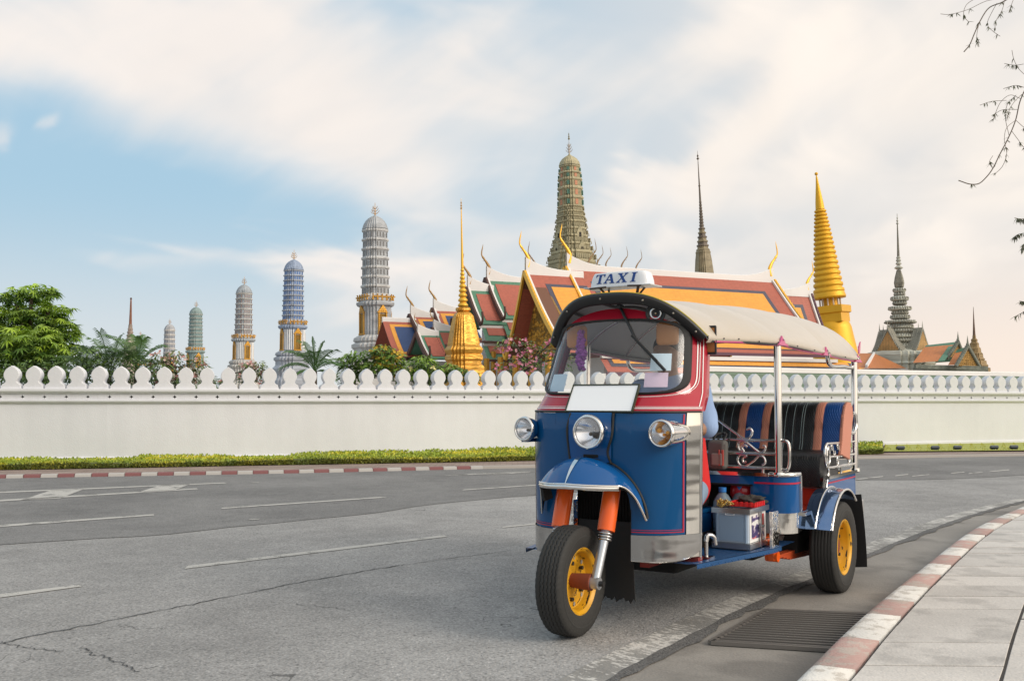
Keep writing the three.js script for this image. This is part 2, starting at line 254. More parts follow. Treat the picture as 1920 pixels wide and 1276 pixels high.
{ // pavement slabs, one by one near the camera
  const pav = new THREE.Group(); pav.name = 'pavement'; pav.userData = { kind: 'structure' }; scene.add(pav);
  const slabTex = [0, 1, 2].map((i) => rep(tex(512, 512, (u, v) => { const b = fbm(u * 4, v * 4, 4, 600 + i * 9, 4), g = vn(u * 250, v * 250, 603 + i, 250), st = sstep(0.55, 0.8, fbm(u * 9, v * 9, 4, 630 + i, 9)); const l = 0.60 * (0.78 + 0.32 * b) * (0.9 + 0.2 * g) * (1 - 0.22 * st) * (1 - 0.05 * i); return g8(l * 1.04, l * 0.98, l * 0.91); }), 1.37));
  const slabMats = slabTex.map((t) => std([1, 1, 1], 0.85, 0, { map: t, bumpMap: bumpFine, bumpScale: 0.002 }));
  const c = pathOf(KB); const L = c.getLength();
  part('pavement_bed', (() => { const A = Array.from({ length: 61 }, (_, i) => c.getPointAt(i / 60)), B = A.map((p, i) => { const t = c.getTangentAt(i / 60); return p.clone().add(V(-t.z, 0, t.x).multiplyScalar(9)); }); return upFix(strip(A, B, KH - 0.004)); })(), std([0.045, 0.04, 0.036], 0.95), pav);
  // rows run away from the kerb; courses of about 0.62 and 0.9 m
  const rowPx = [1400, 1318, 1246, 1203.6, 1172, 1139.5, 1116, 1096, 1077.5, 1061.5, 1048, 1036, 1025, 1014.5, 1005, 996.5, 988.5, 981, 974, 967.5, 961.5, 956, 951, 946, 941.5, 937, 933, 929, 925.5, 922];
  const tK = (py) => { const z = G(960, py, KH).z; let best = 0, bd = 1e9; for (let i = 0; i <= 1000; i++) { const d = Math.abs(c.getPointAt(i / 1000).z - z); if (d < bd) { bd = d; best = i / 1000; } } return best; };
  const course = [0.0, 0.56, 1.3, 2.1, 2.8, 3.5, 4.2];
  const ts = rowPx.map(tK);
  for (let k = 0; k + 1 < ts.length; k++) for (let m = 0; m + 1 < course.length; m++) {
    const shift = m % 2 ? 0.45 * (ts[k + 1] - ts[k]) : 0;
    const at = (t, w) => { t = Math.min(1, t); const p = c.getPointAt(t), tg = c.getTangentAt(t), e = V(1, 0, 0.03); return p.clone().addScaledVector(e, w); };
    const jt = 0.007 / L, a = at(ts[k] + shift + jt, course[m] + 0.007), b = at(ts[k] + shift + jt, course[m + 1] - 0.007), d = at(ts[k + 1] + shift - jt, course[m] + 0.007), e = at(ts[k + 1] + shift - jt, course[m + 1] - 0.007);
    const h = KH + (hash(k, m, 3) - 0.5) * 0.004 - 0.001, q = [a, b, e, d], ce = a.clone().add(b).add(d).add(e).multiplyScalar(0.25);
    const ring = (s, y) => q.map((p) => p.clone().lerp(ce, s).setY(y));
    const r0 = ring(0, h - 0.02), r1 = ring(0, h - 0.002), r2 = ring(0.008, h);
    const geo = [[r0, r1], [r1, r2]].map(([x, y]) => grid(4, 1, (u, v) => (v ? y : x)[Math.round(u * 4) % 4], false, (p) => [p.x, p.z]));
    geo.push(upFix(grid(1, 1, (u, v) => [[r2[0], r2[1]], [r2[3], r2[2]]][v][u], false, (p) => [p.x, p.z])));
    part('paving_slab', merge(geo.map(flat)), slabMats[Math.floor(hash(k, m, 8) * 3)], pav);
  }
}
{ // drain grate in the gutter
  const q = [[1333.5, 1211], [1439, 1150], [1668, 1158.5], [1590, 1227]].map(([a, b]) => G(a, b));
  const dr = thing('drain_grate', 'black iron drain grate of parallel bars set in the gutter beside the kerb', 'drain grate', q[0].clone().setY(0.004));
  const iron = std([0.17, 0.155, 0.14], 0.6, 0.4), o = q[0].clone().setY(0);
  const L = (u, v, y) => q[0].clone().lerp(q[3], u).lerp(q[1].clone().lerp(q[2], u), v).sub(o).setY(y);
  part('pit', upFix(grid(1, 1, (u, v) => L(u, v, 0.003))), std([0.006, 0.006, 0.006], 0.95), dr);
  const nb = 16;
  for (let k = 0; k < nb; k++) { const v = (k + 0.5) / nb; part('grate_bar', poly(L(0.0, v, 0.014), L(1, v, 0.014), 0.017, 0.016), iron, dr); }
  part('frame', [poly(L(0, 0, 0.013), L(0, 1, 0.013), 0.03, 0.018), poly(L(1, 0, 0.013), L(1, 1, 0.013), 0.03, 0.018), poly(L(0, 0, 0.013), L(1, 0, 0.013), 0.02, 0.018), poly(L(0, 1, 0.013), L(1, 1, 0.013), 0.02, 0.018)], iron, dr);
}
// ------------------------------------------------------------------ far kerb, far pavement, wall, hedge
const wallTab = [[-900, 16.6], [-300, 17.2], [0, 17.75], [250, 18.06], [500, 18.7], [750, 19.7], [1000, 21.0], [1340, 22.9], [1640, 24.2], [1920, 25.6], [2300, 27.5], [2900, 30]];
const wallPath = pathOf(wallTab.map(([x, d]) => V((x - 960) / F * d, 0, -d)));
{
  const kerb = new THREE.Group(); kerb.name = 'far_kerb'; kerb.userData = { kind: 'structure' }; scene.add(kerb);
  const c = pathOf(smooth(pxPath(farKerb), 200)); const L = c.getLength();
  const mr = std([0.21, 0.085, 0.085], 0.8, 0), mw = std([0.42, 0.40, 0.375], 0.8, 0), mg = std([0.34, 0.31, 0.28], 0.85, 0);
  const sec = (t, j) => { const p = c.getPointAt(t), tg = c.getTangentAt(t), n = V(tg.z, 0, -tg.x); const q = [[0, 0.002], [-0.01, 0.04], [-0.025, 0.052], [-0.13, 0.052], [-0.13, 0]][j]; return V(p.x - n.x * q[0], q[1], p.z - n.z * q[0]); };
  const x0 = (t) => { const p = c.getPointAt(t); return 960 + F * p.x / -p.z; };
  const seg = (t0, t1, n) => flat(grid(n, 4, (u, v) => sec(mix(t0, t1, u), Math.round(v * 4)), true));
  let ta = 0; while (x0(ta) < -330) ta += 0.001; let tb = ta; while (x0(tb) < 905) tb += 0.0005;
  const step = 0.235 / L; let k = 0;
  for (let t = ta; t < tb; t += step, k++) { const a = t + 0.004 / L, b = Math.min(t + step, tb) - 0.003 / L; const m = part('kerb_stone', seg(a, b, 1), k % 2 ? mr : mw, kerb); }
  part('plain_kerb', [seg(0, ta, 12), seg(tb, 1, 40)], mg, kerb);
  const A = Array.from({ length: 121 }, (_, i) => sec(i / 120, 3)), wp = Array.from({ length: 121 }, (_, i) => wallPath.getPointAt(i / 120));
  const pvTex = rep(tex(512, 512, (u, v) => { const row = Math.floor(v * 20), e = Math.abs(((u * 10 + (row % 2) * 0.5) % 1) - 0.5) > 0.46 || Math.abs((v * 20) % 1 - 0.5) > 0.44, h = hash(Math.floor(u * 10 + (row % 2) * 0.5) % 10, row, 4), n = fbm(u * 6, v * 6, 4, 700, 6); const l = (e ? 0.7 : 1) * (0.85 + 0.25 * h) * (0.75 + 0.5 * n); return g8(0.30 * l, 0.225 * l, 0.19 * l); }), 2);
  struct('far_pavement', upFix(strip(A, wp, 0.048)), std([1, 1, 1], 0.9, 0, { map: pvTex }));
}
const wall = thing('boundary_wall', 'long low white plastered wall with rounded lotus-bud battlements behind the road', 'wall');
{
  const wt = rep(tex(1024, 1024, (u, v) => { const b = fbm(u * 4, v * 4, 5, 800, 4), st = fbm(u * 34, v * 3, 4, 801, 3), g = fbm(u * 60, v * 60, 2, 805, 60); const l = 0.72 * (0.955 + 0.09 * (b - 0.5) * 1.4 + 0.09 * (st - 0.5) + 0.03 * (g - 0.5)) * (1 - 0.07 * sstep(0.56, 0.75, fbm(u * 60, v * 2, 4, 811, 2)) * fbm(u * 5, v * 5, 2, 812, 5)); return g8(l * 0.98, l * 0.985, l * 1.015); }), 7.3);
  const wm = std([1, 1, 1], 0.85, 0, { map: wt, bumpMap: bumpFine, bumpScale: 0.002 });
  const wc = wallPath, L = wc.getLength(), N = 260;
  const nrm = (t) => { const tg = wc.getTangentAt(t); return V(-tg.z, 0, tg.x); };            // towards the road
  const sweep = (prof) => grid(N, prof.length - 1, (u, v) => { const [o, y] = prof[Math.round(v * (prof.length - 1))]; return wc.getPointAt(u).addScaledVector(nrm(u), o).setY(y); }, false, (p) => [p.x, p.y + p.z * 0.2]);
  const sharp = (prof) => { const gs = []; for (let i = 0; i + 1 < prof.length; i++) gs.push(sweep([prof[i], prof[i + 1]])); return merge(gs); };
  part('wall_face', sharp([[0.03, 0], [0.03, 0.12], [0, 0.14], [0, 1.085]]), wm, wall);
  part('lower_moulding', sharp([[0, 1.085], [0.015, 1.085], [0.02, 1.1], [0.045, 1.108], [0.062, 1.125], [0.066, 1.148], [0.06, 1.155], [-0.03, 1.158]]), wm, wall);
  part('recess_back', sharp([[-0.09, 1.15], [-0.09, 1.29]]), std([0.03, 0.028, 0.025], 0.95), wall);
  part('upper_moulding', sharp([[-0.03, 1.266], [0.035, 1.266], [0.04, 1.28], [0.06, 1.288], [0.088, 1.3], [0.096, 1.318], [0.096, 1.352], [0.088, 1.362], [-0.3, 1.362], [-0.3, 0]]), wm, wall);
  // battlements and the pierced frieze panels, one of each per bay, the same pitch as the photograph
  const mer = new THREE.Shape(); mer.moveTo(-0.164, 0); mer.lineTo(-0.164, 0.045); mer.lineTo(-0.15, 0.05); mer.lineTo(-0.146, 0.07); mer.bezierCurveTo(-0.125, 0.078, -0.088, 0.095, -0.085, 0.125); mer.bezierCurveTo(-0.084, 0.155, -0.122, 0.175, -0.124, 0.235); mer.bezierCurveTo(-0.126, 0.305, -0.078, 0.348, -0.04, 0.374); mer.bezierCurveTo(-0.022, 0.383, -0.01, 0.388, 0, 0.397);
  mer.bezierCurveTo(0.01, 0.388, 0.022, 0.383, 0.04, 0.374); mer.bezierCurveTo(0.078, 0.348, 0.126, 0.305, 0.124, 0.235); mer.bezierCurveTo(0.122, 0.175, 0.084, 0.155, 0.085, 0.125); mer.bezierCurveTo(0.088, 0.095, 0.125, 0.078, 0.146, 0.07); mer.lineTo(0.15, 0.05); mer.lineTo(0.168, 0);
  const merG = new THREE.ExtrudeGeometry(mer, { depth: 0.17, bevelEnabled: true, bevelSize: 0.006, bevelThickness: 0.006, bevelSegments: 1, curveSegments: 6 }).translate(0, 0, -0.17);
  { const uv = merG.attributes.uv; for (let i = 0; i < uv.count; i++) uv.setXY(i, uv.getX(i) + 1, uv.getY(i) + 1); }
  const bay = 0.3735, hb = bay / 2 - 0.0005;
  const fr = new THREE.Shape(); fr.moveTo(-hb, 0); fr.lineTo(hb, 0); fr.lineTo(hb, 0.108); fr.lineTo(-hb, 0.108);
  const hole = new THREE.Path(); const hp = []; for (let k = 0; k < 12; k++) { const r = k % 3 === 0 ? 0.037 : 0.019, a = k / 12 * Math.PI * 2; hp.push(new THREE.Vector2(Math.cos(a) * r, 0.054 + Math.sin(a) * r)); } hole.setFromPoints(hp.reverse()); fr.holes.push(hole);
  const frG = new THREE.ExtrudeGeometry(fr, { depth: 0.07, bevelEnabled: false, curveSegments: 4 }).translate(0, 0, -0.07);
  const x0 = (t) => { const p = wc.getPointAt(t); return 960 + F * p.x / -p.z; };
  let t0 = 0; while (x0(t0) < 22) t0 += 0.0001;                 // a battlement stands at photo x = 22
  const k0 = -Math.floor(t0 * L / bay) + 1, k1 = Math.floor((1 - t0) * L / bay) - 1;
  for (let k = k0; k <= k1; k++) {
    const t = t0 + k * bay / L, p = wc.getPointAt(t), n = nrm(t), a = Math.atan2(n.x, n.z), px = x0(t);
    if (px < -560 || px > 2500) continue;
    const m = part('battlement', merG, wm, wall); m.position.copy(p).addScaledVector(n, 0.05).setY(1.36); m.rotation.y = a;
    const th = t + 0.5 * bay / L, p2 = wc.getPointAt(th), n2 = nrm(th);
    const f = part('frieze_panel', frG, wm, wall); f.position.copy(p2).addScaledVector(n2, 0.012).setY(1.157); f.rotation.y = Math.atan2(n2.x, n2.z);
  }
}
{ // clipped hedge and the low gold-green planting between it and the wall
  const leaf = new THREE.BufferGeometry(); leaf.setAttribute('position', new THREE.Float32BufferAttribute([0, 0, 0, 0.5, 0.25, 0.12, 0, 1, 0.2, -0.5, 0.25, 0.12].map((v) => v), 3)); leaf.setAttribute('uv', new THREE.Float32BufferAttribute([0, 0, 1, 0, 1, 1, 0, 1], 2)); leaf.setIndex([0, 1, 2, 0, 2, 3]); leaf.computeVertexNormals();
  const lm = phy([1, 1, 1], 0.6, 0, {});
  const hedge = thing('hedge', 'low clipped yellow-green hedge running along the foot of the white wall', 'hedge');
  const front = pathOf(smooth(pxPath([[-700, 893], [-300, 886], [0, 881.5], [260, 877], [500, 872.5], [750, 868.5], [1000, 864], [1300, 858], [1657, 851.5]], 0.048), 100));
  const wx = (p) => 960 + F * p.x / -p.z;
  const wallAt = (px) => { const d = lerpTable(wallTab, px); return V((px - 960) / F * d, 0, -d); };
  const pos = [], q = new THREE.Quaternion(), mats = [], cols = [], mats2 = [], cols2 = [];
  const hgt = (px) => 0.07 + 0.012 * Math.sin(px * 0.013) + 0.012 * vn(px * 0.02, 1, 5);
  const core = [], LT = front.getLength();
  const A = [], B = [], A2 = [], B2 = [], C2 = [];
  for (let i = 0; i <= 200; i++) { const p = front.getPointAt(i / 200), px = wx(p), w = wallAt(px), d = w.clone().sub(p).setY(0).normalize(), h = hgt(px) * 0.86; const a = p.clone().addScaledVector(d, 0.03).setY(0.06), b = a.clone().setY(0.06 + h), c2 = p.clone().addScaledVector(d, 0.34).setY(0.06 + h), e = c2.clone().setY(0.05); A.push(a); B.push(b); A2.push(c2); B2.push(e); }
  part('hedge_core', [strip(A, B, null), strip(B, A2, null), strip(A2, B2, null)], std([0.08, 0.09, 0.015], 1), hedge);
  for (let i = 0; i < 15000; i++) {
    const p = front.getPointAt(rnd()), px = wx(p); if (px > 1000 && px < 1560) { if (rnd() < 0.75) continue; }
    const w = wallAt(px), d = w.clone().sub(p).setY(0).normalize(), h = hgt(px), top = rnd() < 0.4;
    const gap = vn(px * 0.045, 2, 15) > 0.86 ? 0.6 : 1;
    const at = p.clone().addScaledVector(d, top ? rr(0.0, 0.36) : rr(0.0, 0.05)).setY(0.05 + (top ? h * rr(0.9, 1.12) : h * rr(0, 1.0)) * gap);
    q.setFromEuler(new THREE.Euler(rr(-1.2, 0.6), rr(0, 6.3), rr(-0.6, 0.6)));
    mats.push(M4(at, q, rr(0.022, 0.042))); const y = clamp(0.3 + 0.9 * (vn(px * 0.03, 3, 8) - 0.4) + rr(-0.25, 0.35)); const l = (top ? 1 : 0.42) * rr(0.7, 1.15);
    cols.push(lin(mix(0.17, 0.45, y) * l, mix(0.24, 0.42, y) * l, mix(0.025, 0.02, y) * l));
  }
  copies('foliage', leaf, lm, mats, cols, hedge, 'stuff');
  // planting
  const bed = new THREE.Group(); bed.name = 'ground_cover'; tag(bed, 'gold and green ground cover in soft mounds between the hedge and the wall', 'plants', null, 'stuff'); scene.add(bed);
  const mound = (px) => lerpTable([[-700, 0.16], [0, 0.13], [70, 0.165], [120, 0.11], [250, 0.12], [270, 0.20], [400, 0.18], [440, 0.12], [540, 0.10], [560, 0.2], [740, 0.22], [790, 0.15], [810, 0.22], [860, 0.17], [920, 0.24], [1000, 0.22], [1600, 0.2], [1657, 0.2]], px);
  const gs = []; { const E = [], Fm = [], Wl = []; for (let i = 0; i <= 160; i++) { const p = front.getPointAt(i / 160), px = wx(p), w = wallAt(px); const d = w.clone().sub(p).setY(0), len = d.length(); d.normalize(); E.push(p.clone().addScaledVector(d, 0.36).setY(0.1)); Fm.push(p.clone().addScaledVector(d, len * 0.62).setY(0.02 + mound(px) * 0.55)); Wl.push(p.clone().addScaledVector(d, len - 0.04).setY(0.02 + mound(px) * 0.55)); } gs.push(strip(E, Fm, null), strip(Fm, Wl, null)); }
  part('planting_bed', gs, std([0.16, 0.19, 0.02], 1), bed);
  for (let i = 0; i < 17000; i++) {
    const p = front.getPointAt(rnd()), px = wx(p); if (px > 1010 && px < 1580 && rnd() < 0.8) continue; if (px > 1652) continue;
    const w = wallAt(px), d = w.clone().sub(p).setY(0), len = d.length(); d.normalize(); const s = rr(0.36, len - 0.05), f = (s - 0.36) / (len - 0.41);
    const at = p.clone().addScaledVector(d, s).setY(0.06 + mix(0.06, mound(px) * 0.55 - 0.03, sstep(0, 0.8, f)) + rr(-0.01, 0.025));
    q.setFromEuler(new THREE.Euler(rr(-1.0, 0.5), rr(0, 6.3), rr(-0.6, 0.6))); mats2.push(M4(at, q, rr(0.025, 0.05)));
    const band = sstep(0.4, 0.62, vn(px * 0.025 + f * 2, f * 3, 18)) * sstep(0.1, 0.3, f) * sstep(0.85, 0.6, f); const y = clamp(band * 0.6 + rr(-0.1, 0.2)), l = rr(0.75, 1.2);
    cols2.push(lin(mix(0.27, 0.66, y) * l, mix(0.35, 0.55, y) * l, 0.03 * l));
  }
  copies('foliage', leaf, lm, mats2, cols2, bed, 'stuff');
  // grass strip further right, with small floodlights
  const gp = [], gw = []; for (let i = 0; i <= 60; i++) { const px = 1657 + i * 20, d = lerpTable(wallTab, px); const w = V((px - 960) / F * d, 0, -d), c = G(px, 848 - (px - 1657) * 0.008, 0.05); gp.push(c); gw.push(w); }
  const gr = struct('grass_strip', upFix(strip(gp, gw, 0.075)), std([0.34, 0.36, 0.08], 1)); tag(gr, 'thin strip of short pale grass at the foot of the wall', null, null, 'stuff');
  const gl = [], gc = []; for (let i = 0; i < 3500; i++) { const k = Math.floor(rr(0, 30)), at = gp[k].clone().lerp(gp[k + 1], rnd()).lerp(gw[k], rr(0, 0.95)).setY(0.07); q.setFromEuler(new THREE.Euler(rr(-0.4, 0.4), rr(0, 6.3), 0)); gl.push(M4(at, q, V(0.014, rr(0.02, 0.035), 0.014))); gc.push(lin(rr(0.4, 0.55), rr(0.42, 0.5), 0.08)); }
  copies('grass_blades', leaf, lm, gl, gc, gr, 'stuff');
  let first = null; const words = ['leftmost', 'second from the left', 'third from the left', 'fourth from the left', 'rightmost'];
  [1690, 1755, 1797, 1866, 1903].forEach((px, i) => {
    let o; const at = G(px, 844 - i * 0.4, 0.07);
    if (!first) { o = first = thing('floodlight', '', 'floodlight', at); part('housing', [box(0.3, 0.1, 0.14, 0, 0.1, 0, 0.02).rotateX(-0.5), box(0.2, 0.04, 0.1, 0, 0.02, 0)], std([0.05, 0.06, 0.07], 0.4, 0.3), o); part('glass', box(0.26, 0.012, 0.1, 0, 0.155, 0).rotateX(-0.5), std([0.25, 0.32, 0.36], 0.15, 0.2), o); o.scale.setScalar(0.58); }
    else { o = first.clone(); o.name = numbered('floodlight'); o.position.copy(at); scene.add(o); }
    tag(o, 'dark ground floodlight in the grass strip, ' + words[i] + ' of five', 'floodlight', 'floodlights at the foot of the wall');
  });
}
// ------------------------------------------------------------------ towers, spires and halls behind the wall
const stoneTex = rep(tex(512, 512, (u, v) => { const b = fbm(u * 6, v * 6, 5, 900, 6), st = fbm(u * 40, v * 4, 3, 905, 4), sp = vn(u * 90, v * 90, 907, 90); const l = 255 * clamp(0.74 + 0.3 * b + 0.16 * (st - 0.5) + 0.16 * (sp - 0.5)); return [l, l, l]; }), 3);
const bumpCarve = rep(tex(512, 512, (u, v) => { const a = Math.abs(Math.sin(u * Math.PI * 16)), b = Math.abs(Math.sin(v * Math.PI * 16)), n = fbm(u * 24, v * 24, 3, 950, 24); const l = 255 * clamp(0.35 * a * b + 0.65 * n); return [l, l, l]; }, false), 1.6);
const stone = (c, r = 0.8, m = 0) => std(c, r, m, { map: stoneTex, bumpMap: bumpCarve, bumpScale: 0.05 });
const gold = std([0.72, 0.37, 0.055], 0.38, 0.55, { map: stoneTex, bumpMap: bumpCarve, bumpScale: 0.03 });
const goldLeaf = std([0.82, 0.45, 0.05], 0.36, 0.5);
const goldDark = std([0.46, 0.27, 0.07], 0.5, 0.5, { map: stoneTex, bumpMap: bumpCarve, bumpScale: 0.12 });
const dark = std([0.03, 0.026, 0.022], 0.9);
// square with stepped corners, half-width 1
const REDENT = (() => { const q = [[1, 0.42], [0.9, 0.42], [0.9, 0.62], [0.77, 0.62], [0.77, 0.77], [0.62, 0.77], [0.62, 0.9], [0.42, 0.9], [0.42, 1]]; const o = []; for (let k = 0; k < 4; k++) for (const [x, z] of q) { const a = k * Math.PI / 2; o.push([x * Math.cos(a) - z * Math.sin(a), x * Math.sin(a) + z * Math.cos(a)]); } return o; })();
const OCTO = Array.from({ length: 12 }, (_, i) => [Math.cos(i / 12 * 6.2832), Math.sin(i / 12 * 6.2832)]);
const ROUND = Array.from({ length: 28 }, (_, i) => [Math.cos(i / 28 * 6.2832), Math.sin(i / 28 * 6.2832)]);
function loft(sec, prof, smoothIt = false) { const n = sec.length; const g = grid(n, prof.length - 1, (u, v) => { const [r, y] = prof[Math.round(v * (prof.length - 1))], s = sec[Math.round(u * n) % n]; return V(s[0] * r, y, s[1] * r); }, false, (p, u, v) => [u * 8 * 0.6, p.y]); return smoothIt ? g : flat(g); }
const trident = (h, w, m, parent) => { const gs = [cyl(0.012 * h, 0.05 * h, h, 8).translate(0, h / 2, 0)]; for (let k = 0; k < 3; k++) for (let a = 0; a < 4; a++) { const y = h * (0.2 + 0.17 * k), l = w * (1 - 0.22 * k), c = Math.cos(a * Math.PI / 2 + 0.5), s = Math.sin(a * Math.PI / 2 + 0.5); gs.push(tube([V(0, y, 0), V(c * l * 0.6, y + h * 0.06, s * l * 0.6), V(c * l, y + h * 0.2, s * l)], 0.016 * h, 6, 5)); } return part('finial', gs, m, parent); };
// a tower of the row: D metres away, tip at photo height tip
function prang(px, tip, D, label, pal, tiers, rot, tilt = 0) {
  const k = D / F;                                   // metres per photo pixel at that distance
  const u = D * 126 / F / 126 * 1;                   // same
  const base = V((px - 960) / F * D, 0, -D), t = thing('temple_tower', label, 'tower', base, 'row of slender temple towers');
  t.rotation.z = tilt;
  const H = P(px, tip, D).y, s = (H - 1.0) / 25.0;   // the towers are near copies of one size
  const m = 0.0675 * s, Y = (p) => H - (p - 380) * m; // from the measures of the nearest tower, in its pixels
  const g = new THREE.Group(); // rotated body: parts stay children of t
  const R = (geo) => geo.rotateY(rot);
  const body = stone(pal.body), niche = std(pal.niche, 0.85), rim = stone(pal.rim);
  trident(26 * m, 10 * m, gold, t).position.y = Y(406);
  part('dome', R(loft(REDENT, [[21, 431], [22.4, 430], [21.4, 427], [19.6, 421], [16.4, 415], [12, 410], [7, 406.5], [3, 404.5], [0.1, 403]].map(([r, p]) => [r * m, Y(p)]))), body, t);
  const top = 431, bot = 553;
  for (let i = 0; i < tiers; i++) {
    const p0 = mix(top, bot, i / tiers), p1 = mix(top, bot, (i + 1) / tiers), h = p1 - p0, r0 = mix(22, 24.8, i / tiers), r1 = mix(22, 24.8, (i + 1) / tiers);
    const tr = part('tier', R(loft(REDENT, [[r1 - 1.6, p1], [r1 - 1.8, p0 + h * 0.2]].map(([r, p]) => [r * m, Y(p)]))), body, t);
    part('cornice', R(loft(REDENT, [[r0 - 1.6, p0 + h * 0.3], [r0 + 0.3, p0 + h * 0.24], [r0 + 0.9, p0 + h * 0.12], [r0 + 0.5, p0 + h * 0.02], [r0 - 1.6, p0]].map(([r, p]) => [r * m, Y(p)]))), rim, tr);
    const ns = [];
    for (let f = 0; f < 4; f++) { for (const x of [-0.27, 0, 0.27]) ns.push(box(0.13 * r1 * m, h * 0.52 * m, 0.5 * m, x * r1 * m, Y(p0 + h * 0.63), (r1 - 1.55) * m).rotateY(f * Math.PI / 2)); for (const x of [-0.7, 0.7]) ns.push(box(0.1 * r1 * m, h * 0.5 * m, 0.5 * m, x * r1 * m, Y(p0 + h * 0.63), (r1 - 1.6) * 0.77 * m).rotateY(f * Math.PI / 2 )); }
    part('niche', R(merge(ns)), niche, tr);
  }
  part('figure_band', R(loft(REDENT, [[26, 566], [27.5, 563], [26, 558], [25, 555], [24, 552]].map(([r, p]) => [r * m, Y(p)]))), rim, t);
  { const fs = []; for (let f = 0; f < 4; f++) for (let x = -2; x <= 2; x++) { fs.push(cyl(1.1 * m, 2.1 * m, 9 * m, 6).translate(x * 9.5 * m, Y(560), 27 * m).rotateY(f * Math.PI / 2), new THREE.SphereGeometry(1.6 * m, 6, 5).translate(x * 9.5 * m, Y(554.5), 27.4 * m).rotateY(f * Math.PI / 2), box(8 * m, 2.4 * m, 2 * m, (x + 0.5) * 9 * m, Y(558), 27 * m).rotateY(f * Math.PI / 2)); } part('guardian_figures', R(merge(fs)), gold, t); }
  part('upper_base', R(loft(REDENT, [[27, 628], [27, 576], [31, 574], [32.5, 571], [32.5, 568], [27, 566]].map(([r, p]) => [r * m, Y(p)]))), body, t);
  if (pal.stripe) { const ps = []; for (let f = 0; f < 4; f++) for (const [x, z] of [[-0.72, 0.82], [-0.55, 0.93], [-0.4, 1.0], [0.4, 1.0], [0.55, 0.93], [0.72, 0.82], [0.85, 0.66], [-0.85, 0.66]]) ps.push(box(1.7 * m, 50 * m, 1.2 * m, x * 27 * m, Y(602), z * 27 * m).rotateY(f * Math.PI / 2)); const pp = part('pilaster', R(merge(ps)), std(pal.stripe, 0.7), t); pp.userData = { kind: 'stuff' }; }
  for (let f = 0; f < 4; f++) { // gilded porch niches, one per face
    const gs = [box(3 * m, 40 * m, 4 * m, -7.5 * m, Y(607), 27.5 * m), box(3 * m, 40 * m, 4 * m, 7.5 * m, Y(607), 27.5 * m), box(20 * m, 3 * m, 5 * m, 0, Y(627), 27.5 * m)];
    for (let q = 0; q < 3; q++) { const sh = new THREE.Shape(); const w = (11.5 - q * 2.6), b = 588 - q * 3.2, a = 573 - q * 0.6; sh.moveTo(-w * m, Y(b)); sh.quadraticCurveTo(-w * 0.35 * m, Y(mix(b, a, 0.5)), 0, Y(a)); sh.quadraticCurveTo(w * 0.35 * m, Y(mix(b, a, 0.5)), w * m, Y(b)); gs.push(new THREE.ExtrudeGeometry(sh, { depth: (1.4 + q * 0.8) * m, bevelEnabled: false }).translate(0, 0, 27.5 * m)); }
    const pn = part('porch', R(merge(gs).rotateY(f * Math.PI / 2)), gold, t);
    part('doorway', R(box(11 * m, 36 * m, 0.8 * m, 0, Y(608), 27.6 * m).rotateY(f * Math.PI / 2)), goldDark, pn);
  }
  part('base', R(loft(REDENT, [[46, 760 + 0], [46, 700], [40, 690], [44, 680], [44, 672], [37, 664], [37, 655], [41, 651], [41, 646], [34, 642], [38, 639], [37, 634], [31, 630], [27, 628]].map(([r, p]) => [r * m, Math.max(0, Y(p))]))), rim, t);
  return t;
}
const grey = [0.36, 0.35, 0.33];
prang(705, 380, 126, 'tallest pale grey tower of the row, nearest, with gilded porches above the green shrubs', { body: [0.52, 0.54, 0.56], niche: [0.19, 0.19, 0.19], rim: [0.68, 0.68, 0.67] }, 7, 0.62, 0.012);
prang(547, 468, 167, 'blue and white tower of the row with blue striped base, behind the single palm', { body: [0.37, 0.45, 0.60], niche: [0.10, 0.19, 0.42], rim: [0.52, 0.55, 0.61], stripe: [0.8, 0.8, 0.8] }, 10, 0.66, -0.004);
prang(455, 518, 201, 'grey-blue tower with rust niches, left of the blue and white tower', { body: [0.45, 0.49, 0.53], niche: [0.27, 0.19, 0.17], rim: [0.60, 0.58, 0.55], stripe: [0.75, 0.75, 0.74] }, 8, 0.7);
prang(365, 563, 248, 'dull green tower of the row standing over the oleander bushes', { body: [0.32, 0.42, 0.41], niche: [0.16, 0.25, 0.26], rim: [0.48, 0.51, 0.48] }, 9, 0.72);
prang(316, 597, 300, 'small far grey and white tower of the row with pale tiers', { body: [0.50, 0.51, 0.53], niche: [0.2, 0.22, 0.27], rim: [0.74, 0.70, 0.66] }, 6, 0.75);
prang(261, 620, 356, 'tiny farthest blue tower tip, just showing above the palm beside a brown spire', { body: [0.42, 0.55, 0.66], niche: [0.2, 0.25, 0.34], rim: [0.6, 0.62, 0.64] }, 8, 0.75);

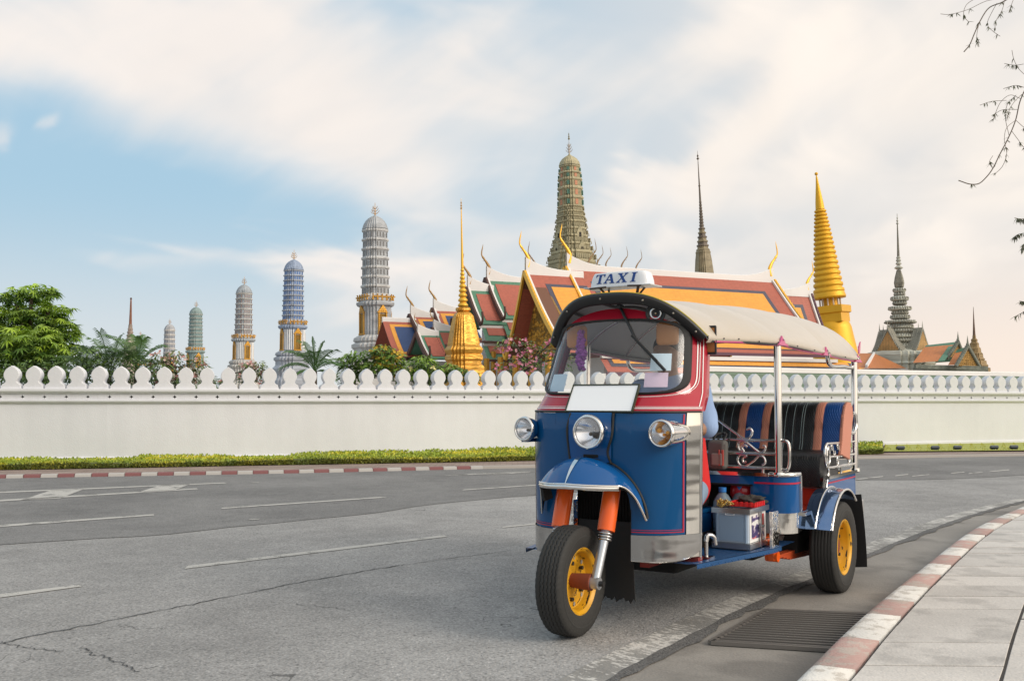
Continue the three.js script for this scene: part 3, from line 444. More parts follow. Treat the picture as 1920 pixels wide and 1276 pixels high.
// profile in photo pixels (half-width, photo y) -> lathe-like body at distance D
function spirePart(t, name, sec, prof, D, cx, mat, rot = 0, sm = false) { const k = D / F; const c0 = t.position; return part(name, loft(sec, prof.map(([r, y]) => [Math.max(r * k, 0.004), P(cx, y, D).y]), sm).rotateY(rot), mat, t); }
{ // far left brown spire
  const D = 210, t = thing('spire', 'thin brown brick spire with a pale bell base at the far left, above the palm', 'spire', V((242 - 960) / F * D, 0, -D));
  spirePart(t, 'bell', ROUND, [[20, 750], [15, 700], [12, 665], [10, 645], [8, 640], [6, 632]], D, 244, stone([0.55, 0.47, 0.40]), 0, true);
  for (let i = 0; i < 4; i++) spirePart(t, 'ring', ROUND, [[4.5 - i * 0.3, 632 - i * 6], [7 - i * 1.1, 629 - i * 6], [4.5 - i * 0.5, 625.5 - i * 6]], D, 244, stone([0.42, 0.33, 0.27]), 0, true);
  spirePart(t, 'cone', ROUND, [[2.8, 612], [2.5, 602], [1.5, 566], [1.2, 560]], D, 244, stone([0.35, 0.15, 0.09]), 0, true);
  part('finial', new THREE.SphereGeometry(2.0 * D / F, 10, 8).translate(0, P(244, 559.5, D).y, 0), stone([0.16, 0.1, 0.08]), t);
}
{ // slim golden chedi in front of the green roofs
  const D = 72, t = thing('golden_spire', 'slim golden redented pagoda with a needle spire, before the green-edged roofs', 'pagoda', V((872 - 960) / F * D, 0, -D)); t.rotation.z = 0.021;
  const q = (n, pr, s = REDENT, r = 0.5, sm = false, m = gold) => spirePart(t, n, s, pr, D, 872, m, r, sm);
  q('base', [[38, 800], [38, 710], [36, 704], [35, 694], [35.5, 690], [33, 686], [30, 683], [30, 678], [33, 674], [33, 668], [30, 664]]);
  q('base_moulding', [[30, 664], [32, 660], [33.5, 656], [31, 651], [28, 648], [28, 644]]);
  q('bell', [[28, 644], [26, 632], [22, 612], [19.5, 600], [17.8, 592], [14, 587], [10, 584]]);
  q('bell_top', [[10, 584], [13, 582], [13, 578], [11, 576]]);
  let y = 576; for (let i = 0; i < 9; i++) { const h = 9.6 - i * 0.35, r = 9.6 - i * 0.78; q('ring', [[r * 0.62, y], [r, y - h * 0.25], [r * 1.02, y - h * 0.5], [r * 0.6, y - h]], ROUND, 0, true, goldLeaf); y -= h; }
  q('needle', [[2.7, y], [2.1, 470], [1.3, 420], [0.7, 385], [0.3, 372]], ROUND, 0, true, goldLeaf);
  for (let i = 0; i < 3; i++) q('parasol_ring', [[0.8, 392 - i * 5], [2.2 - i * 0.4, 390 - i * 5], [0.6, 388 - i * 5]], ROUND, 0, true, gold);
}
{ // great olive tower behind the main roof
  const D = 142, cx = 1079, k = D / F, t = thing('great_tower', 'great olive-gold tower with green and rust bands rising behind the orange roof', 'tower', V((cx - 960) / F * D, 0, -D)); t.rotation.z = 0.021;
  const olive = stone([0.44, 0.39, 0.235]), olive2 = stone([0.58, 0.52, 0.33]), green = std([0.11, 0.24, 0.18], 0.6), rust = std([0.52, 0.24, 0.14], 0.75), rot = 0.55;
  trident(P(cx, 262, D).y - P(cx, 292, D).y, 7 * k, std([0.42, 0.36, 0.3], 0.5, 0.3), t).position.y = P(cx, 292, D).y;
  for (let i = 0; i < 3; i++) spirePart(t, 'parasol', ROUND, [[0.6, 262 - i * 4], [2.2 - i * 0.6, 260 - i * 4], [0.5, 257 - i * 4]], D, cx, olive, 0, true);
  spirePart(t, 'dome', REDENT, [[19, 311], [17, 304], [13, 298], [8, 294], [3, 291], [1, 288]], D, cx, olive2, rot);
  const tab = [[300, 16], [330, 20.5], [360, 22], [395, 23], [415, 25.5], [440, 28], [465, 34], [490, 41], [520, 50]];
  let y = 311; const hs = [12, 12, 16, 18, 18, 10, 9, 9, 13, 14, 15, 15, 18, 20];
  hs.forEach((h, i) => {
    const r0 = lerpTable(tab, y), r1 = lerpTable(tab, y + h), y1 = y + h, tr = spirePart(t, 'tier', REDENT, [[r1 - 1.8, y1], [r0 - 1.5, y + h * 0.3]], D, cx, olive, rot);
    spirePart(tr, 'cornice', REDENT, [[r0 - 1.4, y + h * 0.34], [r0 + 0.4, y + h * 0.27], [r0 + 1.0, y + h * 0.14], [r0 + 0.2, y + h * 0.03], [r0 - 1.4, y]], D, cx, olive2, rot);
    const gs = [], rs = [];
    const yc = P(cx, y + h * 0.66, D).y, hh = h * 0.5 * k;
    for (let f = 0; f < 4; f++) { if (i < 5) { for (const x of [-0.68, 0.68]) for (const dx of [-0.12, 0, 0.12]) gs.push(box(0.1 * r1 * k, hh, 0.5 * k, (x + dx) * r1 * k * 0.98, yc, (r1 - 1.6) * 0.78 * k).rotateY(f * Math.PI / 2 + rot)); rs.push(box(0.26 * r1 * k, hh * 1.1, 0.5 * k, 0, yc, (r1 - 1.6) * k).rotateY(f * Math.PI / 2 + rot)); } else for (let x = -4; x <= 4; x++) rs.push(box(0.07 * r1 * k, hh, 0.9 * k, x * 0.1 * r1 * k, yc, (r1 - 1.4) * k).rotateY(f * Math.PI / 2 + rot), box(0.06 * r1 * k, hh, 0.9 * k, (x > 0 ? 0.5 + x * 0.08 : -0.5 + x * 0.08) * r1 * k, yc, (r1 - 1.4) * 0.78 * k).rotateY(f * Math.PI / 2 + rot)); }
    if (gs.length) part('tile_panel', merge(gs), green, tr);
    part(i < 5 ? 'niche' : 'supporter', merge(rs), i < 5 ? rust : olive2, tr);
    // small pointed leaves along the cornices lower down
    if (i > 7) { const ls = []; for (let f = 0; f < 4; f++) for (let x = -3; x <= 3; x++) ls.push(new THREE.ConeGeometry(1.3 * k, 7 * k, 4).translate(x * 0.13 * r0 * k, P(cx, y - 1, D).y, r0 * k).rotateY(f * Math.PI / 2 + rot), new THREE.ConeGeometry(1.2 * k, 6 * k, 4).translate((x > 0 ? 0.45 + x * 0.14 : -0.45 + x * 0.14) * r0 * k, P(cx, y - 1, D).y, r0 * 0.8 * k).rotateY(f * Math.PI / 2 + rot)); part('leaf_crest', merge(ls), olive2, tr); }
    y = y1;
  });
  for (const [yy, r] of [[440, 28.5], [468, 35]]) for (let f = 0; f < 4; f++) { // gabled false doors
    const sh = new THREE.Shape(); sh.moveTo(-7 * k, 0); sh.lineTo(-7 * k, 12 * k); sh.lineTo(0, 24 * k); sh.lineTo(7 * k, 12 * k); sh.lineTo(7 * k, 0);
    const o = part('false_door', new THREE.ExtrudeGeometry(sh, { depth: 3.5 * k, bevelEnabled: false }).translate(0, P(cx, yy + 10, D).y, r * 0.9 * k).rotateY(f * Math.PI / 2 + rot), olive2, t);
    part('opening', box(5 * k, 10 * k, 1 * k, 0, P(cx, yy + 4, D).y, (r * 0.9 + 3.4) * k).rotateY(f * Math.PI / 2 + rot), dark, o);
  }
  spirePart(t, 'lower_body', REDENT, [[60, 780], [60, 560], [52, y]], D, cx, olive, rot);
}
{ // dark spire behind the roof ridge
  const D = 155, cx = 1334, t = thing('dark_spire', 'dark bronze spire with a long needle rising behind the middle of the roof ridge', 'spire', V((cx - 960) / F * D, 0, -D)); t.rotation.z = 0.044;
  const m1 = stone([0.22, 0.175, 0.135], 0.6), m2 = stone([0.38, 0.31, 0.19], 0.6);
  spirePart(t, 'shaft', REDENT, [[19, 560], [17, 520], [14, 486], [12.5, 476], [13, 472], [10, 468]], D, cx, m2, 0.4);
  for (let i = 0; i < 6; i++) { const y = 470 - i * 8, r = 11.4 - i * 1.15; spirePart(t, 'tier', REDENT, [[r - 1.6, y], [r + 0.4, y - 1], [r, y - 3], [r - 2, y - 4], [r - 2.2, y - 8]], D, cx, i % 2 ? m1 : m2, 0.4); }
  for (let i = 0; i < 9; i++) { const y = 424 - i * 5.4, r = 4.8 - i * 0.28; spirePart(t, 'ring', ROUND, [[r * 0.7, y], [r, y - 1.6], [r * 0.7, y - 5]], D, cx, m1, 0, true); }
  spirePart(t, 'needle', ROUND, [[2.0, 377], [1.5, 350], [0.9, 320], [0.5, 292], [0.2, 282]], D, cx, m1, 0, true);
  for (const [y, r] of [[348, 2.4], [297, 2.8], [292, 2.0]]) spirePart(t, 'parasol_ring', ROUND, [[0.6, y + 2], [r, y], [0.5, y - 3]], D, cx, m1, 0, true);
}
{ // great golden chedi on the right
  const D = 132, cx = 1577, t = thing('golden_pagoda', 'great golden round pagoda with ringed cone, behind the right end of the orange roof', 'pagoda', V((cx - 960) / F * D, 0, -D)); t.rotation.z = 0.088;
  const gg = std([0.80, 0.42, 0.02], 0.42, 0.35, { bumpMap: bumpFine, bumpScale: 0.01 });
  const q = (n, pr, s = ROUND, r = 0, sm = true) => spirePart(t, n, s, pr, D, cx, gg, r, sm);
  q('bell', [[66, 780], [56, 720], [46, 690], [40, 660], [36.5, 635], [34, 615], [31, 606], [27, 602]]);
  q('harmika', [[30, 604], [30, 588], [34, 586], [34, 574], [32, 573], [18, 573]], [[1, 1], [-1, 1], [-1, -1], [1, -1]].map(([a, b]) => [a * 0.86, b * 0.86]), 0.95, false);
  q('neck', [[14, 574], [14, 558]]);
  for (let i = 0; i < 12; i++) { const a = i / 12 * 6.2832, k = D / F; part('column', cyl(1.4 * k, 1.4 * k, 15 * k, 6).translate(Math.cos(a) * 19 * k, P(cx, 566, D).y, Math.sin(a) * 19 * k), std([0.62, 0.55, 0.45], 0.7), t); }
  const n = 19; let y = 559; for (let i = 0; i < n; i++) { const f = i / n, h = mix(11.5, 6, f), r = mix(29.5, 9.6, Math.pow(f, 0.86)), rn = mix(29.5, 9.6, Math.pow((i + 1) / n, 0.86)); q('ring', i ? [[r - 1, y + 0.6], [r + 0.5, y - h * 0.12], [r + 0.7, y - h * 0.36], [r - 0.2, y - h * 0.6], [rn - 1.6, y - h * 0.72], [rn - 1.6, y - h - 0.4]] : [[20, y], [r, y], [r + 0.6, y - 4], [rn, y - h]]); y -= h; }
  q('cone_tip', [[8.4, y + 1], [7.4, y - 12], [3.2, 345], [1.6, 330], [0.6, 326]]);
  part('finial', new THREE.SphereGeometry(3.2 * D / F, 14, 10).translate(0, P(cx, 324, D).y, 0), gg, t);
}
// ------------------------------------------------------------------ halls with tiered tiled roofs
const tileBump = rep(tex(256, 256, (u, v) => { const r = (v * 16) % 1, c = Math.abs(((u * 16 + (Math.floor(v * 16) % 2) * 0.5) % 1) - 0.5); const l = 255 * clamp(1 - r * 0.8 - (c > 0.45 ? 0.3 : 0)); return [l, l, l]; }, false), 3.2);
const tileTex = rep(tex(512, 512, (u, v) => { const row = Math.floor(v * 32), c = Math.floor(u * 32 + (row % 2) * 0.5) % 32; const h = hash(c, row, 77), n = fbm(u * 5, v * 5, 4, 990, 5), st = fbm(u * 60, v * 6, 3, 995, 6); const e = (v * 32) % 1 > 0.85 ? 0.86 : 1; const l = 255 * clamp((0.95 + 0.05 * h + 0.06 * (n - 0.5) + 0.05 * (st - 0.5)) * e); return [l, l, l]; }), 6.4);
const tile = (c) => std(c, 0.55, 0, { map: tileTex, bumpMap: tileBump, bumpScale: 0.035 });
const T = { red: tile([0.45, 0.12, 0.075]), orange: tile([0.86, 0.375, 0.05]), navy: tile([0.075, 0.072, 0.105]), green: tile([0.09, 0.24, 0.15]), blue: tile([0.035, 0.075, 0.2]), rust: tile([0.55, 0.19, 0.055]) };
const whiteM = std([0.9, 0.87, 0.84], 0.7, 0, { map: rep(tex(256, 256, (u, v) => { const l = 255 * (0.93 + 0.15 * (fbm(u * 5, v * 5, 4, 1010, 5) - 0.35)); return [l, l, l]; }), 4) }), brownM = std([0.10, 0.05, 0.04], 0.8), purpleM = std([0.13, 0.06, 0.085], 0.7);
const AX = (() => { const a = P(1060, 488, 100), b = P(1452, 512, 111); const e = b.sub(a).setY(0).normalize(); return e; })();
const NF = V(-AX.z, 0, AX.x); if (NF.z < 0) NF.negate();      // towards the camera
const ridgeLen = (A, px, py) => { let u = 0; for (let i = 0; i < 40; i++) { const p = A.clone().addScaledVector(AX, u); const x = 960 + F * p.x / -p.z; const du = (px - x) / (F * (AX.x / -p.z + p.x * AX.z / (p.z * p.z))); u += du; } return u; };
// chofa: the curved horn at the end of a ridge; base at origin, leaning along -dir
function chofaGeo(h, dirSign, thick = 1) { const pts = [[0.08, -0.08], [0.12, 0.12], [0.04, 0.3], [-0.09, 0.47], [-0.18, 0.6], [-0.18, 0.74], [-0.15, 0.88], [-0.13, 1.0]]; const c = new THREE.CatmullRomCurve3(pts.map(([a, b]) => V(a * h * dirSign, b * h, 0))); const n = 26, g = grid(7, n, (u, v) => { const p = c.getPoint(v), tg = c.getTangent(v), r = h * thick * lerpTable([[0, 0.075], [0.25, 0.055], [0.42, 0.032], [0.47, 0.042], [0.55, 0.026], [0.8, 0.02], [1, 0.004]], v), a = u * 6.2832; const s = V(-tg.y, tg.x, 0); return p.addScaledVector(s, Math.cos(a) * r).add(V(0, 0, Math.sin(a) * r * 0.7)); }); return merge([g, new THREE.ConeGeometry(0.02 * h * thick, 0.14 * h, 5).rotateZ(dirSign * 1.9).translate(-0.1 * h * dirSign, 0.42 * h, 0)]); }
// One roof layer. A ridge from photo point L at distance D to photo x R; foot = photo point at the lower end of its left edge.
function roofTier(t, o) {
  const A = P(o.L[0], o.L[1], o.D), len = ridgeLen(A, o.R), foot = hitPlane(o.foot[0], o.foot[1], A, AX);
  const d = foot.clone().sub(A), hgt = -d.y, wid = d.dot(NF) * (o.wide ?? 1), org = t.position;
  // local frame: x along the ridge, y up, z towards the camera
  const q = new THREE.Quaternion().setFromRotationMatrix(new THREE.Matrix4().makeBasis(AX, V(0, 1, 0), NF));
  const at = (geo) => geo.applyMatrix4(new THREE.Matrix4().compose(A.clone().sub(org), q, V(1, 1, 1)));
  const sl = Math.hypot(hgt, wid), curve = (v) => [wid * v, -hgt * (v + 0.055 * Math.sin(v * Math.PI))];   // slightly hollow slope
  const sheet = (u0, u1, v0, v1, up, sgn) => grid(8, 8, (u, v) => { const vv = mix(v0, v1, v), [z, y] = curve(vv), nx = hgt / sl, ny = wid / sl; return V(mix(u0, u1, u), y + ny * up, (sgn < 0 ? -(o.back ?? 1) : 1) * (z + nx * up)); }, sgn > 0, (p, u, v) => [mix(u0, u1, u), mix(v0, v1, v) * sl]);
  const slab = (u0, u1, v0, v1, up, sgn) => { const top = sheet(u0, u1, v0, v1, up, sgn); const e = []; const rim = (fa, n) => grid(n, 1, (u, v) => { const [uu, vv] = fa(u); const [z, y] = curve(vv), nx = hgt / sl, ny = wid / sl, k = up - v * 0.09; return V(uu, y + ny * k, (sgn < 0 ? -(o.back ?? 1) : 1) * (z + nx * k)); }); e.push(rim((x) => [mix(u0, u1, x), v0], 1), rim((x) => [mix(u0, u1, x), v1], 1), rim((x) => [u0, mix(v0, v1, x)], 8), rim((x) => [u1, mix(v0, v1, x)], 8)); return merge([top, ...e]); };
  const b1 = o.border ?? 0.9, b2 = o.stripe ?? 0.5, V0 = 0.02, c = o.cols;
  for (const s of [1, -1]) {
    const rs = part('roof_slope', at(slab(0.05, len - 0.05, 0, 1, 0, s)), c[0], t);
    if (s < 0) continue;
    const f = (m) => [m, len - m * (o.openR ? -1 : 1), (m * (o.vTop ?? 0.85)) / sl, 1 - (m * (o.vBot ?? 0.8)) / sl];
    const clip = (a) => [a[0], Math.min(a[1], len - 0.08), a[2], a[3]];
    const r1 = clip(f(b1)), r2 = clip(f(b1 + b2));
    if (c[1]) part('tile_stripe', at(slab(...r1, 0.03, s)), c[1], rs);
    if (c[2]) part('tile_field', at(slab(...r2, 0.06, s)), c[2], rs);
  }
  // white ridge that sweeps up to the horns
  const sw = o.sweep ?? 0.9, rh = o.ridge ?? 0.32, n = 30;
  const lift = (x) => (o.chL === false ? 0 : sw * Math.pow(clamp(1 - x / (sw * 4.5)), 2.4)) + (o.chR ? sw * Math.pow(clamp(1 - (len - x) / (sw * 4.5)), 2.4) : 0);
  const cap = grid(n, 4, (u, v) => { const x = u * len, l = lift(x), k = Math.round(v * 4), a = [[-0.16, -0.28], [-0.14, rh + l], [0, rh + 0.08 + l], [0.14, rh + l], [0.16, -0.28]][k]; return V(x, a[1], a[0]); }, true);
  part('ridge_cap', at(flat(cap)), whiteM, t);
  const ends = []; if (o.chL !== false) ends.push([0, 1]); if (o.chR) ends.push([len, -1]);
  for (const [x, s] of ends) {
    const hm = o.horn ?? 3;
    part('roof_horn', at(chofaGeo(hm, s).translate(x, rh + sw * 0.55 - 0.2, 0)), o.hornMat ?? goldLeaf, t);
    // barge boards down both slopes, with leaf fins and an upturned end
    for (const sd of [1, -1]) {
      const wB = sd > 0 ? 1 : (o.back ?? 1), pt = (v, up, ox) => { const [z, y] = curve(v); return V(x + ox * s, y + (wid / sl) * up, sd * (z + (hgt / sl) * up) * wB); };
      const th = o.bargeW ?? 0.24, wl = o.bargeT ?? 0.32;
      const g = grid(12, 4, (u, v) => { const k = Math.round(v * 4), q2 = [[-0.16, -0.02], [wl, -0.02], [wl, -th], [-0.16, -th], [-0.16, -0.02]][k]; return pt(u * 1.03, q2[0], q2[1]); });
      const bb = part('barge_board', at(flat(g)), o.bargeMat ?? goldLeaf, t);
      if (o.white) part('verge', at(flat(grid(12, 3, (u, v) => { const k = Math.round(v * 3), q2 = [[0.0, 0.02], [wl * 0.7, 0.02], [wl * 0.7, 0.24], [0, 0.24]][k]; return pt(u, q2[0], q2[1]); }))), whiteM, bb);
      if (o.fins !== false) { const fs = []; const nf = Math.round(sl / 0.42); for (let i = 1; i < nf; i++) { const p = pt(i / nf, wl + 0.06, -th / 2); fs.push(new THREE.ConeGeometry(0.09, 0.36, 4).rotateX(sd * 0.2).translate(p.x, p.y, p.z)); } part('leaf_fin', at(merge(fs)), o.bargeMat ?? goldLeaf, bb); }
      const e = pt(1.02, wl, -th / 2); part('naga_end', at(tube([V(e.x, e.y - 0.3, e.z - sd * 0.2), V(e.x, e.y - 0.1, e.z + sd * 0.35), V(e.x, e.y + 0.5, e.z + sd * 0.55), V(e.x, e.y + 1.1, e.z + sd * 0.4)], 0.13, 12, 6)), o.bargeMat ?? goldLeaf, bb);
    }
  }
  if (o.gable) { // pediment set back under the left end
    const back = o.gableBack ?? 0.8, inn = 0.92; const sh = new THREE.Shape(); sh.moveTo(-wid * inn, -hgt * inn); sh.lineTo(0, -0.4); sh.lineTo(wid * inn * (o.back ?? 1), -hgt * inn);
    const gm = part('pediment', at(new THREE.ExtrudeGeometry(sh, { depth: 0.2, bevelEnabled: false }).rotateY(Math.PI / 2).scale(1, 1, 1).translate(back, 0, 0)), o.gable, t);
    const cs = []; const r = rnd; for (let i = 0; i < 330; i++) { const v = Math.sqrt(rr(0.02, 1)), h = v * hgt * inn, z = rr(-(o.back ?? 1), 1) * v * wid * inn * 0.86; cs.push(new THREE.OctahedronGeometry(rr(0.09, 0.24)).scale(0.6, 1.4, 1).rotateX(rr(0, 3)).translate(back - 0.02, -h + 0.1 - 0.3, z)); }
    part('carving', at(merge(cs)), gold, gm);
    part('soffit', at(merge([1, -1].map((s) => grid(1, 1, (u, v) => { const [z, y] = curve(v * 0.98); return V(u * back + 0.02, y - 0.16, (s < 0 ? -(o.back ?? 1) : 1) * (z - 0.05)); })))), o.soffit ?? std([0.16, 0.07, 0.04], 0.7), gm);
    part('pediment_beam', at(merge([box(0.5, 0.3, wid * (0.95 + 0.95 * (o.back ?? 1)), back - 0.2, -hgt * 0.97, wid * 0.475 * (1 - (o.back ?? 1))), box(0.4, 0.16, wid * (0.95 + 0.95 * (o.back ?? 1)), back - 0.3, -hgt * 0.93, wid * 0.475 * (1 - (o.back ?? 1)))])), gold, gm);
  }
  return { A, len, wid, hgt, q, at };
}
function hall(name, label, D, px) { return thing(name, label, 'temple hall', V((px - 960) / F * D, 0, -D)); }
const ron = [T.red, T.navy, T.orange];
{
  const h = hall('temple_hall', 'large temple hall with terracotta, navy and orange tiled roof behind the taxi', 105, 1250);
  const B = roofTier(h, { L: [1062, 503], R: 1452, D: 100, foot: [1146, 655], cols: ron, border: 2.1, stripe: 0.55, vTop: 0.8, vBot: 0.3, chR: true, horn: 3.7, sweep: 1.15, ridge: 0.4, white: true, bargeMat: goldLeaf });
  roofTier(h, { L: [985, 511], R: 1094, D: 97, back: 0.52, foot: [1058, 660], cols: ron, border: 1.7, stripe: 0.5, openR: true, vTop: 0.8, vBot: 0.35, horn: 3.3, sweep: 1.1, ridge: 0.4, white: true, gable: goldDark, gableBack: 1.6, bargeMat: goldLeaf });
  roofTier(h, { L: [1440, 548], R: 1521, D: 111, foot: [1478, 656], cols: ron, border: 1.5, stripe: 0.5, vTop: 0.8, chL: false, chR: true, horn: 3.2, sweep: 1.1, ridge: 0.36, white: true, bargeMat: purpleM });
  // lower skirt roofs along the side
  const at = B.at, sk = (x0, x1, z0, y0, z1, y1, cols) => { const L = Math.hypot(z1 - z0, y1 - y0); const sh = (a, b, u0, u1, up) => grid(2, 2, (u, v) => V(mix(u0, u1, u), mix(y0, y1, mix(a, b, v)) + up * 0.7, mix(z0, z1, mix(a, b, v)) + up * 0.7), true, (p, u, v) => [mix(u0, u1, u), mix(a, b, v) * L]); const rs = part('skirt_roof', at(sh(0, 1, x0, x1, 0)), cols[0], h); part('tile_stripe', at(sh(0.0, 0.62, x0 + 0.7, x1 - 0.7, 0.04)), cols[1], rs); part('tile_field', at(sh(0.0, 0.4, x0 + 1.1, x1 - 1.1, 0.08)), cols[2], rs); part('eave', at(box(x1 - x0 + 0.3, 0.3, 0.3, (x0 + x1) / 2, y1 - 0.18, z1 - 0.05)), purpleM, rs); return rs; };
  const w = B.wid, g = B.hgt;
  part('fascia', at(merge([box(B.len, 0.28, 0.3, B.len / 2, -g - 0.15, w - 0.1), box(B.len + 1, 0.35, 0.4, B.len / 2, -g - 0.75, w - 0.3)])), purpleM, h);
  part('cornice', at(box(B.len + 2, 0.34, 0.4, B.len / 2, -g - 0.62, w - 0.15)), whiteM, h);
  sk(-1, B.len + 3.6, w - 0.3, -g - 0.8, w + 1.1, -g - 2.1, ron);
  part('cornice', at(box(B.len + 6, 0.5, 0.4, B.len / 2 + 1, -g - 2.5, w + 0.9)), whiteM, h);
  part('hall_wall', at(merge([box(B.len - 1, 12, w * 1.5, B.len / 2, -g - 6.6, 0), box(B.len + 7, 6, w * 1.8, B.len / 2 + 1, -g - 6.5, 0)])), whiteM, h);
  // gilded columns under the left gable
  for (let i = 0; i < 6; i++) { const p = [V(-3.5, 0, w * (i / 2.5 - 1))][0]; part('column', at(cyl(0.3, 0.34, 6, 10).translate(p.x - 3, -g - 3.4, p.z)), gold, h); }
}
{ // green-edged hall to the left, two stacked roofs with skirts
  const h = hall('green_roof_hall', 'temple hall with green-edged red tiled roofs behind the slim golden pagoda', 116, 920), grn = [T.green, null, T.red];
  const cm = { cols: grn, border: 0.85, stripe: 0.0, horn: 3.2, sweep: 1.1, ridge: 0.36, white: true, bargeMat: brownM, hornMat: std([0.34, 0.2, 0.07], 0.5, 0.4), openR: true };
  const a = roofTier(h, { ...cm, L: [912, 523], R: 1010, D: 112, foot: [943, 597] });
  const b = roofTier(h, { ...cm, L: [876, 541], R: 925, D: 110, foot: [901, 607], chL: true });
  for (const [r, lx] of [[a, 0], [b, 0.2]]) for (const k of [0, 1]) {
    const y0 = -r.hgt - 0.35 - k * 2.0, z0 = r.wid - 0.2 + k * 1.1, y1 = y0 - 1.5, z1 = z0 + 1.25;
    const f = (u0, u1, a0, a1, up) => r.at(grid(2, 2, (u, v) => V(mix(u0, u1, u), mix(y0, y1, mix(a0, a1, v)) + up, mix(z0, z1, mix(a0, a1, v)) + up), true, (p, u, v) => [mix(u0, u1, u), v * 2]));
    const s = part('skirt_roof', f(lx - k * 0.3, r.len + 2, 0, 1, 0), T.green, h); part('tile_field', f(lx + 0.5 - k * 0.3, r.len + 2, 0.05, 0.62, 0.05), T.red, s);
    part('cornice', r.at(box(r.len + 2, 0.3, 0.3, r.len / 2 + 1, y0 + 0.1, z0 - 0.1)), whiteM, h);
    part('eave', r.at(box(r.len + 2.4, 0.22, 0.3, r.len / 2 + 1, y1 - 0.14, z1)), brownM, s);
  }
  part('hall_wall', a.at(merge([box(a.len, 9, a.wid * 1.6, a.len / 2 + 1, -a.hgt - 5.2, 0)])), whiteM, h);
  for (let i = 0; i < 7; i++) part('column', a.at(cyl(0.28, 0.3, 7, 10).translate(-2 + i * 1.5, -a.hgt - 7.2, a.wid + 2)), gold, h);
}
{ // low hall with blue fields
  const h = hall('blue_roof_hall', 'temple hall with navy blue, orange-bordered tiled roofs right of the tallest pale tower', 122, 790), blu = [T.red, T.orange, T.blue];
  const cm = { cols: blu, border: 0.75, stripe: 0.5, horn: 2.9, sweep: 1.0, ridge: 0.3, white: true, bargeMat: brownM, hornMat: std([0.34, 0.2, 0.07], 0.5, 0.4), openR: true };
  roofTier(h, { ...cm, L: [812, 580], R: 880, D: 119, foot: [838, 640] });
  roofTier(h, { ...cm, L: [769, 592], R: 822, D: 117, foot: [795, 640] });
  roofTier(h, { ...cm, L: [716, 600], R: 779, D: 115, foot: [741, 668], chL: false });
  const gr = { ...cm, cols: [T.green, null, T.red], border: 0.65, stripe: 0, sweep: 0.8, horn: 1.8 };
  roofTier(h, { ...gr, L: [812, 617], R: 870, D: 111, foot: [834, 668] });
  const r = roofTier(h, { ...gr, L: [782, 626], R: 822, D: 109, foot: [803, 672] });
  part('hall_wall', r.at(merge([box(22, 5, 5, 4, -r.hgt - 2.6, -3)])), whiteM, h);
}
{ // horns of a further roof, just over the main ridge
  const h = hall('rear_hall', 'row of thin curved roof horns of a further hall, peeping over the main ridge', 126, 1150), D = 126, dk = std([0.25, 0.16, 0.08], 0.5, 0.4);
  [[1109, 500, 446, 0.9], [1124, 500, 458, 0.7], [1140, 500, 463, 0.7], [1170, 505, 461, 0.75], [1197, 508, 466, 0.7], [1000, 508, 452, -1]].forEach(([x, y0, y1, w]) => { const a = P(x, y0, D), b = P(x, y1, D), g = chofaGeo(b.y - a.y, w > 0 ? -1 : 1, 0.62); part('roof_horn', g.rotateY(0.4).translate(a.x - h.position.x, a.y, a.z - h.position.z), dk, h); });
  const a = P(1100, 503, D), b = P(1215, 510, D); const o = h.position;
  part('roof_slope', [1, -1].map((s) => grid(1, 1, (u, v) => a.clone().lerp(b, u).sub(o).add(V(0, -6 * v, s * 4 * v)))), T.red, h);
  part('hall_wall', box(9, P(1100, 520, D).y - 4, 6, 1, (P(1100, 520, D).y - 4) / 2, 0), whiteM, h);
  const c = P(1001, 508, D); part('side_roof', grid(1, 1, (u, v) => V(c.x - o.x - 0.3 + u * 6, c.y - 0.2 - v * 6 - u * 0.8, v * 3)), whiteM, h);
}
{ // long gallery just behind the wall, on the right
  const g = thing('gallery', 'long low gallery with white ridge and faded green tiled roof behind the battlements', 'gallery', V(0, 0, 0));
  const top = [[1300, 680, 29], [1340, 682, 29.4], [1600, 691.5, 32.2], [1920, 700.5, 35.5], [2500, 711, 42]].map(([x, y, d]) => { const p = P(x, y, d); return p; }); const y0 = top.reduce((s, p) => s + p.y, 0) / top.length; top.forEach((p) => { p.y = y0; });
  const c = pathOf(top), n = 40; const sec = (prof) => grid(n, prof.length - 1, (u, v) => { const p = c.getPointAt(u), t = c.getTangentAt(u), nn = V(-t.z, 0, t.x), [o, y] = prof[Math.round(v * (prof.length - 1))]; return p.addScaledVector(nn, o).add(V(0, y, 0)); }, false, (p) => [p.x + p.z, p.y * 2]);
  part('ridge_cap', flat(sec([[-0.08, -0.16], [-0.08, 0], [0.08, 0], [0.1, -0.03], [0.1, -0.15], [0.06, -0.16]])), whiteM, g);
  part('roof_slope', sec([[0.05, -0.14], [1.2, -0.98]]), tile([0.13, 0.19, 0.13]), g); part('rear_slope', sec([[-0.05, -0.14], [-1.2, -0.98]]), tile([0.13, 0.19, 0.13]), g);
  part('gallery_wall', sec([[0.95, -0.9], [0.95, -2.2]]), whiteM, g);
}
